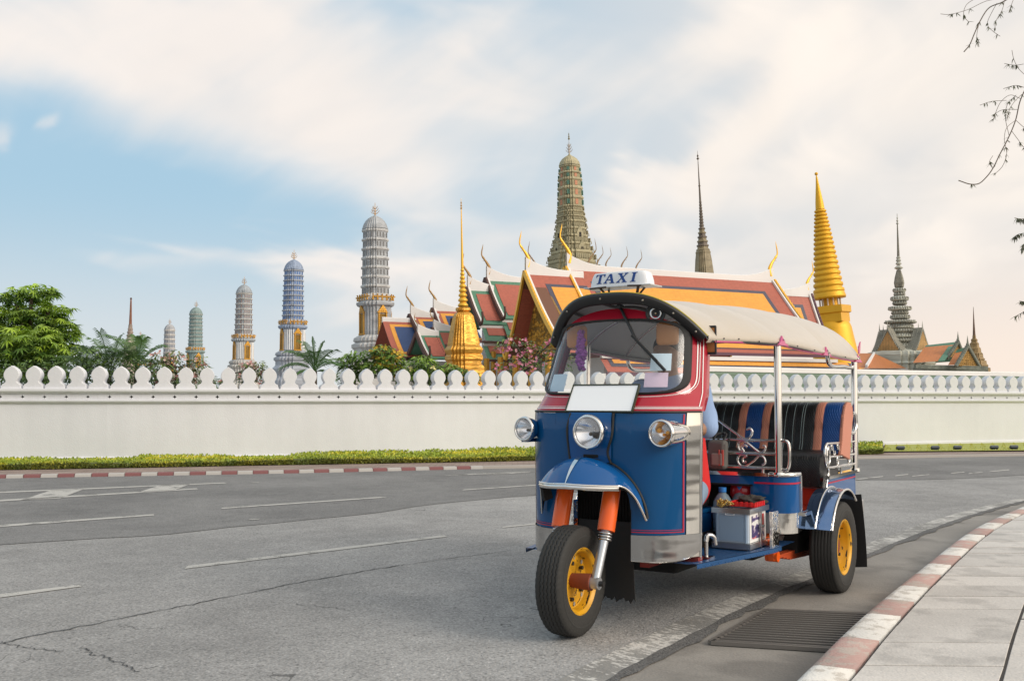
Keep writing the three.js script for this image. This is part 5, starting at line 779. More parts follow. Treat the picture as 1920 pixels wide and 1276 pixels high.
{ // blue lower shell with the opening over the wheel
  const U = 0.455, arch = (u) => 0.58 + 0.235 * Math.sqrt(Math.max(0, 1 - (u / U) ** 2));
  tp('front_panel', [patch(-0.915, -U, 0.475, 1.08, 0, 14, 12), patch(U, 0.915, 0.475, 1.08, 0, 14, 12), patch(-U, U, arch, 1.08, 0, 40, 8)], blue);
  for (const s of [-1, 1]) {
    tp('corner_strip', patch(s * 0.918, s * 1.0, 0.36, 1.082, 0.004, 10, 14), dentedChrome);
    tp('corner_edge', tube([S(s, 0.36, 0.004), S(s, 0.6, 0.004), S(s, 0.9, 0.004), S(s, 1.08, 0.004)], 0.007, 16, 6), steel);
    const bt = (u) => 0.34 + 0.016 * (1 - Math.abs(u)) + 0.05 * Math.pow(Math.abs(u), 14);
    tp('lower_band', patch(s * U, s * 1.0, bt, 0.475, 0.007, 16, 5), bandChrome);
    tp('lower_lip', tube(Array.from({ length: 9 }, (_, i) => { const u = s * mix(U, 1, i / 8); return S(u, bt(u), 0.002); }), 0.005, 20, 6), dentedChrome);
    tp('pinstripe', [patch(s * 0.896, s * 0.906, 0.487, 1.075, 0.003, 1, 12), patch(s * U, s * 0.906, 0.487, 0.492, 0.003, 12, 1), patch(s * U, s * 0.896, 0.499, 0.502, 0.003, 12, 1)], std([0.4, 0.01, 0.04], 0.4));
    tp('inner_edge', [patch(s * U, s * (U + 0.004), 0.36, 0.6, 0.006, 1, 6)], blackM);
  }
  // nose piece with its rubber beading, slot and the lamp
  const nz = tp('nose_panel', patch(-0.27, 0.24, 0.83, 1.08, 0.012, 12, 8), bluePaint2);
  tp('beading', [tube([S(-0.25, 1.078, 0.01), S(-0.285, 1.0, 0.012), S(-0.27, 0.9, 0.012), S(-0.25, 0.83, 0.012)], 0.006, 16, 6), tube([S(0.26, 1.078, 0.01), S(0.25, 0.97, 0.012), S(0.2, 0.88, 0.012), S(0.24, 0.825, 0.012)], 0.007, 16, 6), tube(Array.from({ length: 25 }, (_, i) => { const a = mix(-0.999, 0.999, i / 24), t = Math.sign(a) * (1 - Math.pow(1 - Math.abs(a), 1.6)); return V(t * 0.306, 0.56 + 0.288 * Math.pow(Math.max(0, 1 - Math.pow(Math.abs(t), 2.1)), 0.62), -0.193 - 0.014 * Math.abs(t)); }), 0.008, 60, 6)], rubber);
  tp('air_slot', [box(0.088, 0.017, 0.012, 0, 0.861, -0.19, 0.005)], mattBlack, nz);
  tp('shell_liner', [patch(-0.99, -U, 0.37, 1.08, -0.02, 10, 8), patch(U, 0.99, 0.37, 1.08, -0.02, 10, 8)], mattBlack);
}
const yTop = (u) => 1.64 - 0.17 * Math.pow(Math.abs(u), 2.2);
{ // red cowl round the windscreen
  const N = 160, sq = (t) => { const k = (t % 1) * 4, f = k % 1; return k < 1 ? [-1 + 2 * f, -1] : k < 2 ? [1, -1 + 2 * f] : k < 3 ? [1 - 2 * f, 1] : [-1, 1 - 2 * f]; };
  const outer = (t) => { const [a, b] = sq(t); return [a, mix(1.09, yTop(a), (b + 1) / 2)]; };
  const win = (t, s = 1) => { let [a, b] = sq(t); const n = 6.5, k = Math.pow(Math.abs(a) ** n + Math.abs(b) ** n, -1 / n); a *= k; b *= k; const uu = 0.90 * a * s; return [uu, mix(1.172, 1.578 - 0.028 * uu * uu, (b * s + 1) / 2)]; };
  const ring = (A, B, oa, ob, M = 4, t0 = 0, t1 = 1) => grid(N, M, (tt, v) => { const t = mix(t0, t1, tt) + (t0 < 0 ? 1 : 0), a = A(t), b = B(t); return S(mix(a[0], b[0], v), mix(a[1], b[1], v), mix(oa, ob, v)); }, false, (p) => [p.x, p.y]);
  tp('cowl', ring(outer, (t) => win(t, 1.0), 0, 0.002, 6), red);
  tp('cowl_liner', ring(outer, (t) => win(t, 1.0), -0.018, -0.018, 4), std([0.1, 0.02, 0.02], 0.7));
  const gk = tp('windscreen_gasket', [ring((t) => win(t, 1.012), (t) => win(t, 0.985), 0.004, 0.016, 2), ring((t) => win(t, 0.985), (t) => win(t, 0.945), 0.016, 0.006, 2)], rubber);
  tp('windscreen', grid(24, 16, (u, v) => { const r = Math.abs(v * 2 - 1), s = v; const t = u; const c = win(t, mix(0.002, 0.96, s)); return S(c[0], c[1], 0.005); }), glassM);
  tp('white_line', [ring((t) => win(t, 1.056), (t) => win(t, 1.048), 0.004, 0.004, 1, -0.24, 0.49), ring((t) => win(t, 1.071), (t) => win(t, 1.067), 0.004, 0.004, 1, -0.24, 0.49), patch(-1, 1, 1.101, 1.105, 0.003, 30, 1), patch(-1, 1, 1.110, 1.112, 0.003, 30, 1), patch(0.98, 0.985, 1.11, 1.48, 0.003, 1, 10), patch(-0.985, -0.98, 1.11, 1.48, 0.003, 1, 10)], whitePaint);
  tp('seam', tube(Array.from({ length: 31 }, (_, i) => S(mix(-1, 1, i / 30), 1.086, 0.002)), 0.006, 60, 6), rubber);
  for (const s of [-1, 1]) tp('door_pillar', grid(3, 10, (u, v) => { const y = mix(1.09, 1.5, v), p = S(s, y), w = 0.055; return V(p.x + [0, 0, -0.02, -0.04][Math.round(u * 3)] * s, y, p.z - [0, w, w, w * 0.6][Math.round(u * 3)]); }), red);
  for (const s of [-1, 1]) tp('door_post', bar(S(s, 0.34).add(V(-0.01 * s, 0, -0.02)), S(s, 1.09).add(V(-0.01 * s, 0, -0.02)), 0.012), steel);
  // wiper
  const wp = tp('wiper', [bar(V(0.035, 1.645, -0.463), V(0.165, 1.46, -0.385), 0.008), bar(V(0.035, 1.648, -0.48), V(0.035, 1.648, -0.44), 0.014)], blackM);
  tp('wiper_blade', [poly(S(0.32, 1.475, 0.03), S(0.70, 1.29, 0.022), 0.016, 0.012), poly(S(0.42, 1.43, 0.038), S(0.62, 1.335, 0.032), 0.01, 0.012)], rubber, wp);
  // stickers inside the glass
  const paper = (n, u0, u1, y0, y1, m) => tp(n, patch(u0, u1, y0, y1, -0.006, 3, 3), m);
  paper('paper_notice', -0.78, -0.5, 1.195, 1.29, std([0.5, 0.6, 0.7], 0.6)); paper('paper_notice', 0.55, 0.76, 1.3, 1.39, std([0.5, 0.62, 0.72], 0.6)); paper('paper_notice', 0.5, 0.74, 1.215, 1.29, std([0.6, 0.47, 0.6], 0.6));
  for (const s of [-1, 1]) tp('sun_visor', new RoundedBoxGeometry(0.13, 0.125, 0.05, 5, 0.024).scale(1, 1, 0.3).translate(s * 0.275, 1.5, -0.54), std([0.46, 0.18, 0.05], 0.6));
  // garland of purple orchids hanging inside
  { const gs = []; for (let i = 0; i < 26; i++) { const y = 1.53 - i * 0.0085; for (let k = 0; k < 3; k++) gs.push(new THREE.OctahedronGeometry(0.012 + 0.008 * Math.sin(i / 25 * Math.PI)).translate(-0.24 + rr(-0.02, 0.02) * (0.6 + i / 26), y, -0.52 + rr(-0.02, 0.02))); } tp('garland', merge(gs), std([0.30, 0.08, 0.36], 0.7)); }
}
{ // blank white plate in a thin dark frame, leaning on the cowl
  const c = V(0.034, 1.15, -0.258), pl = new THREE.Group(); pl.name = 'front_plate'; pl.position.copy(c); pl.rotation.set(-0.58, 0, 0); taxi.add(pl);
  tp('plate_board', box(0.378, 0.158, 0.008, 0, 0, 0.008), phy([0.98, 0.98, 0.98], 0.45, 0, {}), pl);
  tp('plate_frame', [box(0.39, 0.007, 0.016, 0, 0.082, 0.008), box(0.39, 0.007, 0.016, 0, -0.082, 0.008), box(0.007, 0.157, 0.016, -0.192, 0, 0.008), box(0.007, 0.157, 0.016, 0.192, 0, 0.008)], std([0.03, 0.035, 0.015], 0.4), pl);
}
function lamp(x, y, z, r, back, bodyMat, amber) { // faces +z
  const g = new THREE.Group(); g.name = 'headlight'; g.position.set(x, y, z); taxi.add(g);
  const lathe = (pts, m, n, parent = g) => tp(n, new THREE.LatheGeometry(pts.map(([a, b]) => new THREE.Vector2(a, b)), 36).rotateX(Math.PI / 2), m, parent);
  const pr = [[0.002, -back]]; for (let i = 1; i <= 10; i++) { const t = i / 10; pr.push([r * (amber ? Math.pow(Math.sin(t * Math.PI / 2), 0.42) : Math.pow(Math.sin(t * Math.PI / 2), 0.35)) * 0.99, -back + back * t * 0.96]); }
  lathe(pr, bodyMat, 'lamp_body'); lathe([[r * 0.98, -0.02], [r * 1.06, -0.012], [r * 1.07, 0.0], [r * 1.0, 0.012], [r * 0.88, 0.012], [r * 0.86, 0.0]], chrome, 'bezel');
  lathe(Array.from({ length: 12 }, (_, i) => { const t = i / 11; return [Math.max(0.003, r * 0.88 * t), -0.055 + 0.05 * t * t]; }), std([0.82, 0.82, 0.83], 0.16, 1), 'reflector');
  lathe(Array.from({ length: 8 }, (_, i) => { const t = i / 7; return [r * 0.88 * t + 0.0005, 0.022 * (1 - t * t) + 0.004]; }), lensM, 'lens');
  tp('bulb', [new THREE.SphereGeometry(r * 0.13, 10, 8).translate(0, -r * 0.12, -0.028), cyl(r * 0.1, r * 0.14, 0.03, 8).rotateX(Math.PI / 2).translate(0, -r * 0.12, -0.045)], amber ? std([0.8, 0.28, 0.02], 0.3) : std([0.1, 0.08, 0.06], 0.4), g);
  if (amber) tp('amber_bulb', [new THREE.SphereGeometry(r * 0.2, 10, 8).translate(-r * 0.4, r * 0.2, -0.03), new THREE.SphereGeometry(r * 0.15, 10, 8).translate(r * 0.3, r * 0.05, -0.03)], std([0.95, 0.4, 0.03], 0.3), g);
  return g;
}
lamp(0.026, 0.985, -0.115, 0.083, 0.1, chrome, false);
lamp(-0.425, 0.992, -0.225, 0.063, 0.1, bluePaint2, false).rotation.y = -0.14;
lamp(0.405, 0.984, -0.165, 0.066, 0.3, chrome, true).rotation.y = -0.06;
tp('lamp_bracket', [bar(V(-0.425, 0.99, -0.31), V(-0.40, 0.985, -0.40), 0.018), bar(V(0.42, 0.98, -0.3), V(0.40, 0.98, -0.32), 0.02), box(0.04, 0.02, 0.1, -0.44, 0.93, -0.3)], bluePaint2);
{ // mudguard: a duck-bill over the wheel
  const hw = 0.255;
  const fn = (u, v) => { // u across -1..1, v front lip 0 .. back 1
    const x = u * mix(0.228, 0.302, v), a = Math.abs(u); const lipz = 0.075 - 0.135 * Math.pow(a, 2.2), lipy = 0.737 - 0.01 * a; const bz = -0.192 - 0.012 * a, by = 0.572 + 0.272 * Math.pow(Math.max(0, 1 - Math.pow(a, 2.1)), 0.62);
    const z = mix(lipz, bz, v), rise = Math.pow(v, mix(0.8, 1.7, a * a)); let y = mix(lipy, by, rise) + 0.055 * Math.sin(Math.PI * Math.min(1, v * 1.05)) * (1 - Math.pow(a, 6)); return V(x, y, z); };
  const g = tp('front_mudguard', grid(28, 14, (u, v) => fn(u * 2 - 1, v), true), bluePaint2);
  const rim = []; for (let i = 0; i <= 30; i++) rim.push(fn(i / 15 - 1, 0)); const lip = [fn(-1, 1).add(V(0, -0.02, 0)), fn(-1, 0.6), fn(-1, 0.25), ...rim, fn(1, 0.25), fn(1, 0.6), fn(1, 1).add(V(0, -0.02, 0))];
  tp('mudguard_trim', [grid(30, 2, (u, v) => fn(u * 2 - 1, 0).add(V(0, -0.024 * v, 0.012 * Math.sin(v * Math.PI)))), tube(lip, 0.006, 80, 6)], chrome, g);
  tp('mudguard_spear', grid(1, 10, (u, v) => { const w = 0.018 * (0.25 + 1.2 * Math.sin(Math.PI * Math.min(1, v * 0.9))) * (1 - v * 0.2); const p = fn((u - 0.5) * w / hw, v * 0.8); return p.add(V(0, 0.005, 0)); }), chrome, g);
  for (const s of [-1, 1]) { tp('mudguard_lining', grid(8, 3, (u, v) => { const p = fn(s * mix(1, 0.86, v), mix(0.1, 1, u)); return V(p.x, p.y - 0.012 - 0.02 * v, p.z); }), mattBlack, g); if (s < 0) tp('skirt_bracket', poly(V(s * 0.2, 0.72, -0.06), V(s * 0.19, 0.64, -0.08), 0.02, 0.05), mattBlack, g); }
}
function wheel(name, R, w, treadN, steer, front) { // axle along x, outer face +x
  const g = new THREE.Group(); g.name = name; taxi.add(g);
  const rim = R * 0.585, pr = [[rim, -w * 0.36], [rim * 1.03, -w * 0.44], [R * 0.8, -w * 0.52], [R * 0.92, -w * 0.5], [R * 0.97, -w * 0.42], [R * 0.985, -w * 0.36]];
  const grooves = treadN; for (let i = 0; i < grooves; i++) { const a = -0.36 + 0.72 * i / grooves, b = -0.36 + 0.72 * (i + 0.72) / grooves; const c = 1 - 0.02 * Math.pow((i + 0.4) / grooves * 2 - 1, 2); pr.push([R * 0.998 * c, a * w], [R * 1.0 * c, b * w], [R * 0.972 * c, (b + 0.02) * w], [R * 0.972 * c, (a + 0.72 / grooves - 0.02) * w]); }
  pr.push([R * 0.985, w * 0.36], [R * 0.97, w * 0.42], [R * 0.92, w * 0.5], [R * 0.8, w * 0.52], [R * 0.72, w * 0.49], [rim * 1.03, w * 0.44], [rim, w * 0.36]);
  const seg = 144, tyre = grid(seg, pr.length - 1, (u, v) => { const k = Math.round(v * (pr.length - 1)), [r, x] = pr[k], a = u * Math.PI * 2; const isT = Math.abs(x) < w * 0.37 && r > R * 0.96; const zig = isT ? Math.sin(a * (front ? 54 : 60)) * w * (front ? 0.03 : 0.006) : 0; const rr2 = r * (r > R * 0.9 && r < R * 0.984 && Math.abs(x) > w * 0.38 ? 1 + 0.007 * Math.sign(Math.sin(a * 54)) : 1); return V(x + zig, Math.cos(a) * rr2, Math.sin(a) * rr2); });
  tp('tyre', tyre, std([0.026, 0.025, 0.023], 0.75, 0, { bumpMap: bumpFine, bumpScale: 0.001 }), g);
  { const q = [[R * 0.80, w * 0.522], [R * 0.815, w * 0.53], [R * 0.83, w * 0.522]]; tp('tyre_ring', grid(72, 2, (u, v) => { const [r, x] = q[Math.round(v * 2)]; return V(x, Math.cos(u * 6.2832) * r, Math.sin(u * 6.2832) * r); }), std([0.03, 0.03, 0.028], 0.7), g); }
  const rp = front ? [[rim * 1.04, w * 0.44], [rim * 1.0, w * 0.46], [rim * 0.94, w * 0.36], [rim * 0.88, w * 0.33], [rim * 0.86, w * 0.1], [rim * 0.8, w * 0.07], [rim * 0.62, w * 0.1], [rim * 0.52, w * 0.02], [rim * 0.4, w * 0.02], [0.004, w * 0.02]] : [[rim * 1.04, w * 0.44], [rim * 1.0, w * 0.46], [rim * 0.94, w * 0.38], [rim * 0.88, w * 0.3], [rim * 0.86, -w * 0.05], [rim * 0.7, -w * 0.08], [rim * 0.5, -w * 0.02], [rim * 0.3, -w * 0.02], [0.004, -w * 0.02]];
  const rm = tp('rim', grid(56, rp.length - 1, (u, v) => { const [r, x] = rp[Math.round(v * (rp.length - 1))]; return V(x, Math.cos(u * 6.2832) * r, Math.sin(u * 6.2832) * r); }), yellow, g);
  const nuts = [], hx = front ? w * 0.02 : -w * 0.02; for (let k = 0; k < 5; k++) { const a = k / 5 * 6.2832 + 0.3; nuts.push(cyl(0.009, 0.011, 0.02, 6).rotateZ(Math.PI / 2).translate(hx + 0.012, Math.cos(a) * rim * 0.58, Math.sin(a) * rim * 0.58)); } tp('wheel_nut', merge(nuts), std([0.05, 0.045, 0.04], 0.5, 0.5), rm);
  const hl = []; for (let k = 0; k < 8; k++) { const a = k / 8 * 6.2832; hl.push(new THREE.CircleGeometry(0.011, 10).rotateY(Math.PI / 2).translate(hx + w * 0.09, Math.cos(a) * rim * 0.72, Math.sin(a) * rim * 0.72)); } if (front) tp('vent_hole', merge(hl), std([0.3, 0.28, 0.24], 0.6), rm);
  if (front) tp('hub', [cyl(0.034, 0.042, 0.12, 18).rotateZ(Math.PI / 2).translate(0.05, 0, 0), cyl(0.026, 0.026, 0.03, 12).rotateZ(Math.PI / 2).translate(0.115, 0, 0)], rust, g); else tp('hub', cyl(0.045, 0.05, 0.05, 16).rotateZ(Math.PI / 2).translate(0.0, 0, 0), rust, g);
  return g;
}
const fw = wheel('front_wheel', 0.268, 0.135, 5, 0, true); fw.position.set(0, 0.264, 0.015); fw.rotation.y = 0.04;
{ const a = wheel('rear_wheel', 0.272, 0.15, 6, 0, false); a.position.set(0.775, 0.268, -1.815); const b = a.clone(); b.position.x = -0.775; b.rotation.y = Math.PI; taxi.add(b); }
{ // fork
  for (const s of [-1, 1]) { const f = new THREE.Group(); f.name = 'fork_leg'; taxi.add(f); const ax = V(s * 0.128, 0.262, 0.012), md = V(s * 0.132, 0.505, -0.1), tp2 = V(s * 0.134, 0.73, -0.175);
    tp('fork_cover', bar(md.clone().lerp(tp2, -0.02), tp2, 0.044, 20, 0.044), orange, f); tp('shock_tube', [bar(ax, md, 0.024, 16), cyl(0.03, 0.03, 0.05, 14).rotateZ(Math.PI / 2).translate(ax.x, ax.y, ax.z)], std([0.5, 0.52, 0.55], 0.3, 0.7), f);
    const d = tp2.clone().sub(md).normalize(); tp('shock_ring', [0, 1, 2].map((i) => new THREE.TorusGeometry(0.031, 0.006, 8, 22).applyQuaternion(new THREE.Quaternion().setFromUnitVectors(V(0, 0, 1), d)).translate(...md.clone().addScaledVector(d, -0.02 - i * 0.014).toArray())), steel, f);
    tp('axle_nut', cyl(0.014, 0.014, 0.03, 6).rotateZ(Math.PI / 2).translate(ax.x + s * 0.035, ax.y, ax.z), blackM, f); }
  tp('fork_yoke', [box(0.34, 0.05, 0.07, 0, 0.74, -0.18, 0.015), bar(V(0, 0.74, -0.18), V(0, 0.98, -0.27), 0.03)], rust);
  // radiator, mud flap, splash shield
  tp('radiator', [box(0.4, 0.44, 0.03, 0, 0.6, -0.42), ...Array.from({ length: 22 }, (_, i) => box(0.005, 0.42, 0.008, -0.19 + i * 0.018, 0.6, -0.402))], mattBlack);
  const sh = new THREE.Shape(); sh.moveTo(-0.15, 0.52); sh.lineTo(0.15, 0.52); sh.lineTo(0.175, 0.12); for (let i = 0; i < 13; i++) { const x = 0.175 - i * 0.027; sh.lineTo(x - 0.009, 0.135 - 0.012 * (i % 2)); sh.lineTo(x - 0.027, 0.115 + 0.02 * ((i * 7) % 3 - 1) * 0.4); } sh.lineTo(-0.15, 0.52);
  tp('mud_flap', new THREE.ExtrudeGeometry(sh, { depth: 0.008, bevelEnabled: false }).translate(0, 0, -0.34), rubber);
  tp('cross_member', [box(0.95, 0.035, 0.06, 0, 0.335, -0.47), box(0.05, 0.05, 0.5, 0.22, 0.32, -0.6), box(0.05, 0.05, 0.5, -0.22, 0.32, -0.6)], std([0.22, 0.025, 0.02], 0.7));
}
// ---- cabin floor, step, driver seat
const treadTex = rep(tex(256, 256, (u, v) => { const k = 8, x = u * k, y = v * k, i = Math.floor(x), j = Math.floor(y), fx = x - i - 0.5, fy = y - j - 0.5, s = (i + j) % 2 ? 1 : -1; const a = (fx + s * fy) * 0.7, b = (fx - s * fy) * 0.7; const h = Math.max(0, 1 - (a / 0.34) ** 2 - (b / 0.1) ** 2); const l = 255 * Math.min(1, h * 2); return [l, l, l]; }, false), 0.24);
const treadBlue = phy([0.02, 0.10, 0.27], 0.32, 0.45, { bumpMap: treadTex, bumpScale: 0.006 });
{
  const uvxz = (p) => [p.x + p.y, p.z];
  const fl = (s) => grid(4, 8, (u, v) => { const z = mix(-0.36, -1.45, v), w = mix(0.5, 0.655, clamp(v / 0.68)); return V(s * u * w, 0.33, z); }, s > 0, uvxz);
  tp('floor_plate', [fl(1), fl(-1)], treadBlue);
  for (const s of [-1, 1]) tp('step_edge', [grid(1, 8, (u, v) => { const z = mix(-0.36, -1.2, v), w = mix(0.5, 0.655, clamp(v / 0.88)); return V(s * (w + 0.002), 0.334 - u * 0.024, z); }, false, (p) => [p.z, p.y]), grid(1, 8, (u, v) => { const z = mix(-0.36, -1.2, v), w = mix(0.5, 0.655, clamp(v / 0.88)); return V(s * (w - 0.04 * u), 0.334 + 0.002, z); }, false, uvxz)], treadBlue);
  tp('door_hook', [bar(V(0.47, 0.33, -0.56), V(0.47, 0.42, -0.56), 0.011), tube([V(0.47, 0.42, -0.56), V(0.475, 0.45, -0.57), V(0.495, 0.44, -0.6), V(0.5, 0.4, -0.61)], 0.013, 12, 8), box(0.06, 0.012, 0.06, 0.475, 0.34, -0.56)], steel);
  tp('seat_box', [box(0.6, 0.17, 0.32, -0.06, 0.425, -1.07, 0.02)], bluePaint2); tp('seat_lip', box(0.62, 0.02, 0.34, -0.06, 0.515, -1.07), blue);
  tp('driver_cushion', box(0.58, 0.07, 0.32, -0.06, 0.56, -1.07, 0.03), seatBlack);
  tp('handlebar', [tube([V(-0.3, 0.965, -0.62), V(-0.18, 0.985, -0.58), V(0, 0.98, -0.54), V(0.18, 0.985, -0.58), V(0.3, 0.965, -0.62)], 0.011, 30, 8), bar(V(0, 0.98, -0.54), V(0, 0.75, -0.42), 0.02)], blackM);
  for (const s of [-1, 1]) tp('hand_grip', bar(V(s * 0.2, 0.983, -0.585), V(s * 0.31, 0.963, -0.625), 0.017, 12), rubber);
  tp('dashboard', box(0.72, 0.1, 0.1, 0, 1.1, -0.48, 0.02), blackM);
  tp('side_mirror', [box(0.01, 0.15, 0.012, 0.492, 1.465, -0.67, 0.004), box(0.05, 0.012, 0.012, 0.47, 1.536, -0.67, 0.004), box(0.05, 0.012, 0.012, 0.47, 1.394, -0.67, 0.004)], blackM); tp('mirror_back', box(0.044, 0.13, 0.008, 0.466, 1.465, -0.67, 0.003), std([0.42, 0.16, 0.04], 0.5));
}
// ---- passenger tub
{
  const wT = 0.70, zF = -1.27;
  for (const s of [-1, 1]) {
    const pl = []; for (const x of [0.47, 0.52, 0.57]) pl.push(V(s * x, 0, zF)); for (let i = 0; i <= 8; i++) { const a = i / 8 * Math.PI / 2; pl.push(V(s * (wT - 0.11 + 0.11 * Math.sin(a)), 0, zF - 0.11 + 0.11 * Math.cos(a))); } pl.push(V(s * wT, 0, -1.405));
    const ext = [...pl, V(s * wT, 0, -1.52), V(s * wT, 0, -1.64), V(s * wT, 0, -1.76), V(s * wT, 0, -1.86)];
    const wallG = (path, y0, y1, off = 0) => grid(path.length - 1, 3, (u, v) => { const i = Math.round(u * (path.length - 1)), p = path[i], q = path[Math.min(i + 1, path.length - 1)], o = path[Math.max(i - 1, 0)], t = q.clone().sub(o).normalize(), n = V(-t.z * s, 0, t.x * s); const a = typeof y0 === 'function' ? y0(p, i) : y0; return V(p.x - n.x * off * -1 * 1, mix(a, y1, v), p.z + n.z * off * 1); }, false, (p) => [p.x + p.z, p.y]);
    tp('tub_corner', [wallG(pl, 0.505, 0.712), wallG(pl.map((p) => V(p.x - s * 0.02, 0, p.z - 0.02)), 0.505, 0.712)], bluePaint2);
    tp('tub_pinstripe', wallG(pl.map((p) => V(p.x + s * 0.003 * (Math.abs(p.x) > 0.6 ? 1 : 0), 0, p.z + 0.003)), 0.668, 0.678), std([0.45, 0.01, 0.05], 0.4));
    tp('chrome_skirt', wallG(ext, (p, i) => (p.z < -1.38 ? mix(0.39, 0.45, (-1.38 - p.z) / 0.48) : 0.39), 0.505), dentedChrome);
    const caps = pl.map((p) => V(p.x, 0.722, p.z)); tp('tub_cap', [poly(V(s * 0.0, 0.722, zF), caps[2], 0.04, 0.02), tube(caps.slice(2), 0.014, 30, 8)], chrome);
    tp('door_jamb', [poly(V(s * wT, 0.5, -1.41), V(s * wT, 0.715, -1.41), 0.022, 0.022), poly(V(s * wT, 0.492, -1.42), V(s * wT, 0.492, -1.86), 0.05, 0.02)], steel);
    tp('rear_jamb', grid(2, 4, (u, v) => V(s * wT + 0.003 * s, mix(0.49, 0.70, v), mix(-1.80, -1.90, v) - 0.08 * u)), blackM);
    tp('rear_jamb_trim', bar(V(s * (wT + 0.006), 0.5, -1.88), V(s * (wT + 0.006), 0.69, -1.975), 0.006), chrome);
    tp('rear_side_panel', grid(6, 3, (u, v) => V(s * wT, mix(0.45, 0.66 - 0.0 * u, v), mix(-1.96, -2.65, u))), bluePaint2);
    tp('tub_pinstripe', grid(4, 1, (u, v) => V(s * (wT + 0.003), mix(0.625, 0.634, v), mix(-1.96, -2.65, u))), std([0.45, 0.01, 0.05], 0.4));
    tp('tub_cap', poly(V(s * wT, 0.668, -1.95), V(s * wT, 0.668, -2.66), 0.045, 0.02), chrome);
    // rear mudguard
    const mgS = (u, v) => { const R = 0.325, ang = mix(0.36, 2.3, u), x = mix(0.69, 0.855, v); const crown = 1 + 0.03 * Math.sin(v * Math.PI); return V(s * x, 0.285 + Math.sin(ang) * R * crown, -1.815 + Math.cos(ang) * R * 1.05 * crown); };
    const mg = tp('rear_mudguard', grid(28, 8, mgS), phy([0.12, 0.22, 0.42], 0.12, 0.85, { clearcoat: 1 }));
    tp('mudguard_trim', [tube(Array.from({ length: 15 }, (_, i) => mgS(i / 14, 1)), 0.008, 50, 6), tube(Array.from({ length: 15 }, (_, i) => mgS(i / 14, 0.45).multiply(V(1, 1, 1)).add(V(0, 0.004, 0))), 0.005, 50, 6)], chrome, mg);
    tp('mudguard_side', grid(20, 2, (u, v) => { const p = mgS(mix(0, 0.8, u), 0.0); return V(s * 0.695, mix(p.y, 0.48, v), p.z); }), blackM, mg);
    tp('mud_flap', grid(3, 10, (u, v) => { const x = mix(0.68, 0.87, u), y = mix(0.54, 0.075, v); return V(s * x, y + 0.02 * u, -2.12 - 0.11 * Math.sin(v * 1.5)); }), rubber);
    tp('leaf_spring', Array.from({ length: 5 }, (_, i) => poly(V(s * 0.58, 0.262 - i * 0.011, -1.27 - i * 0.06), V(s * 0.58, 0.232 - i * 0.011, -2.3 + i * 0.08), 0.05, 0.0085)), orangeDull);
    tp('spring_hanger', [box(0.05, 0.13, 0.06, s * 0.58, 0.3, -1.27, 0.012), cyl(0.03, 0.03, 0.07, 14).rotateZ(Math.PI / 2).translate(s * 0.58, 0.262, -1.27), poly(V(s * 0.58, 0.33, -1.22), V(s * 0.5, 0.44, -1.6), 0.05, 0.05)], orange);
    tp('step_plate', box(0.02, 0.2, 0.11, s * 0.63, 0.43, -1.16, 0.004), dentedChrome);
    tp('rear_bumper', box(0.06, 0.09, 0.06, s * 0.705, 0.425, -2.71, 0.008), steel);
  }
  tp('bulkhead_band', [box(0.96, 0.05, 0.02, 0, 0.688, zF)], bluePaint2);
  tp('locker', [box(1.0, 0.3, 0.01, 0, 0.5, -1.6), box(0.01, 0.3, 0.32, 0.475, 0.5, -1.44), box(0.01, 0.3, 0.32, -0.475, 0.5, -1.44), box(0.96, 0.01, 0.32, 0, 0.345, -1.44), box(0.96, 0.01, 0.32, 0, 0.655, -1.44)], std([0.03, 0.028, 0.028], 0.8));
  tp('tub_floor', box(1.37, 0.02, 0.56, 0, 0.478, -1.69), std([0.62, 0.06, 0.02], 0.45));
  tp('seat_base', [box(1.36, 0.19, 0.02, 0, 0.58, -1.96), box(1.36, 0.02, 0.2, 0, 0.655, -2.0)], std([0.66, 0.05, 0.018], 0.4)); tp('seat_base_line', box(1.36, 0.008, 0.004, 0, 0.6, -1.947), std([0.35, 0.3, 0.3], 0.4));
  tp('tail_panel', box(1.4, 0.22, 0.02, 0, 0.555, -2.65), bluePaint2); tp('rear_bumper', box(1.3, 0.06, 0.05, 0, 0.42, -2.71, 0.008), steel);
  tp('underbody', [box(1.24, 0.2, 0.7, 0, 0.34, -1.95), box(0.9, 0.12, 0.5, 0, 0.27, -1.6, 0.03)], mattBlack); tp('chassis', [box(0.08, 0.07, 2.1, 0.26, 0.36, -1.55), box(0.08, 0.07, 2.1, -0.26, 0.36, -1.55), box(1.1, 0.05, 0.06, 0, 0.35, -1.3), box(1.1, 0.05, 0.06, 0, 0.38, -2.4), box(1.3, 0.03, 1.0, 0, 0.45, -2.1)], mattBlack);
  tp('rear_axle', [bar(V(-0.7, 0.268, -1.815), V(0.7, 0.268, -1.815), 0.038, 12), new THREE.SphereGeometry(0.12, 16, 12).translate(0, 0.27, -1.815), box(0.09, 0.07, 0.12, 0.56, 0.25, -1.815), box(0.09, 0.07, 0.12, -0.56, 0.25, -1.815)], mattBlack);
  tp('engine', [box(0.36, 0.22, 0.5, 0.02, 0.3, -1.05, 0.03), cyl(0.05, 0.05, 0.6, 12).rotateX(Math.PI / 2).translate(-0.18, 0.24, -1.1)], mattBlack); tp('silencer', cyl(0.06, 0.06, 0.4, 16).rotateZ(1.2).translate(0.34, 0.36, -1.62), std([0.35, 0.34, 0.33], 0.5, 0.6));
}
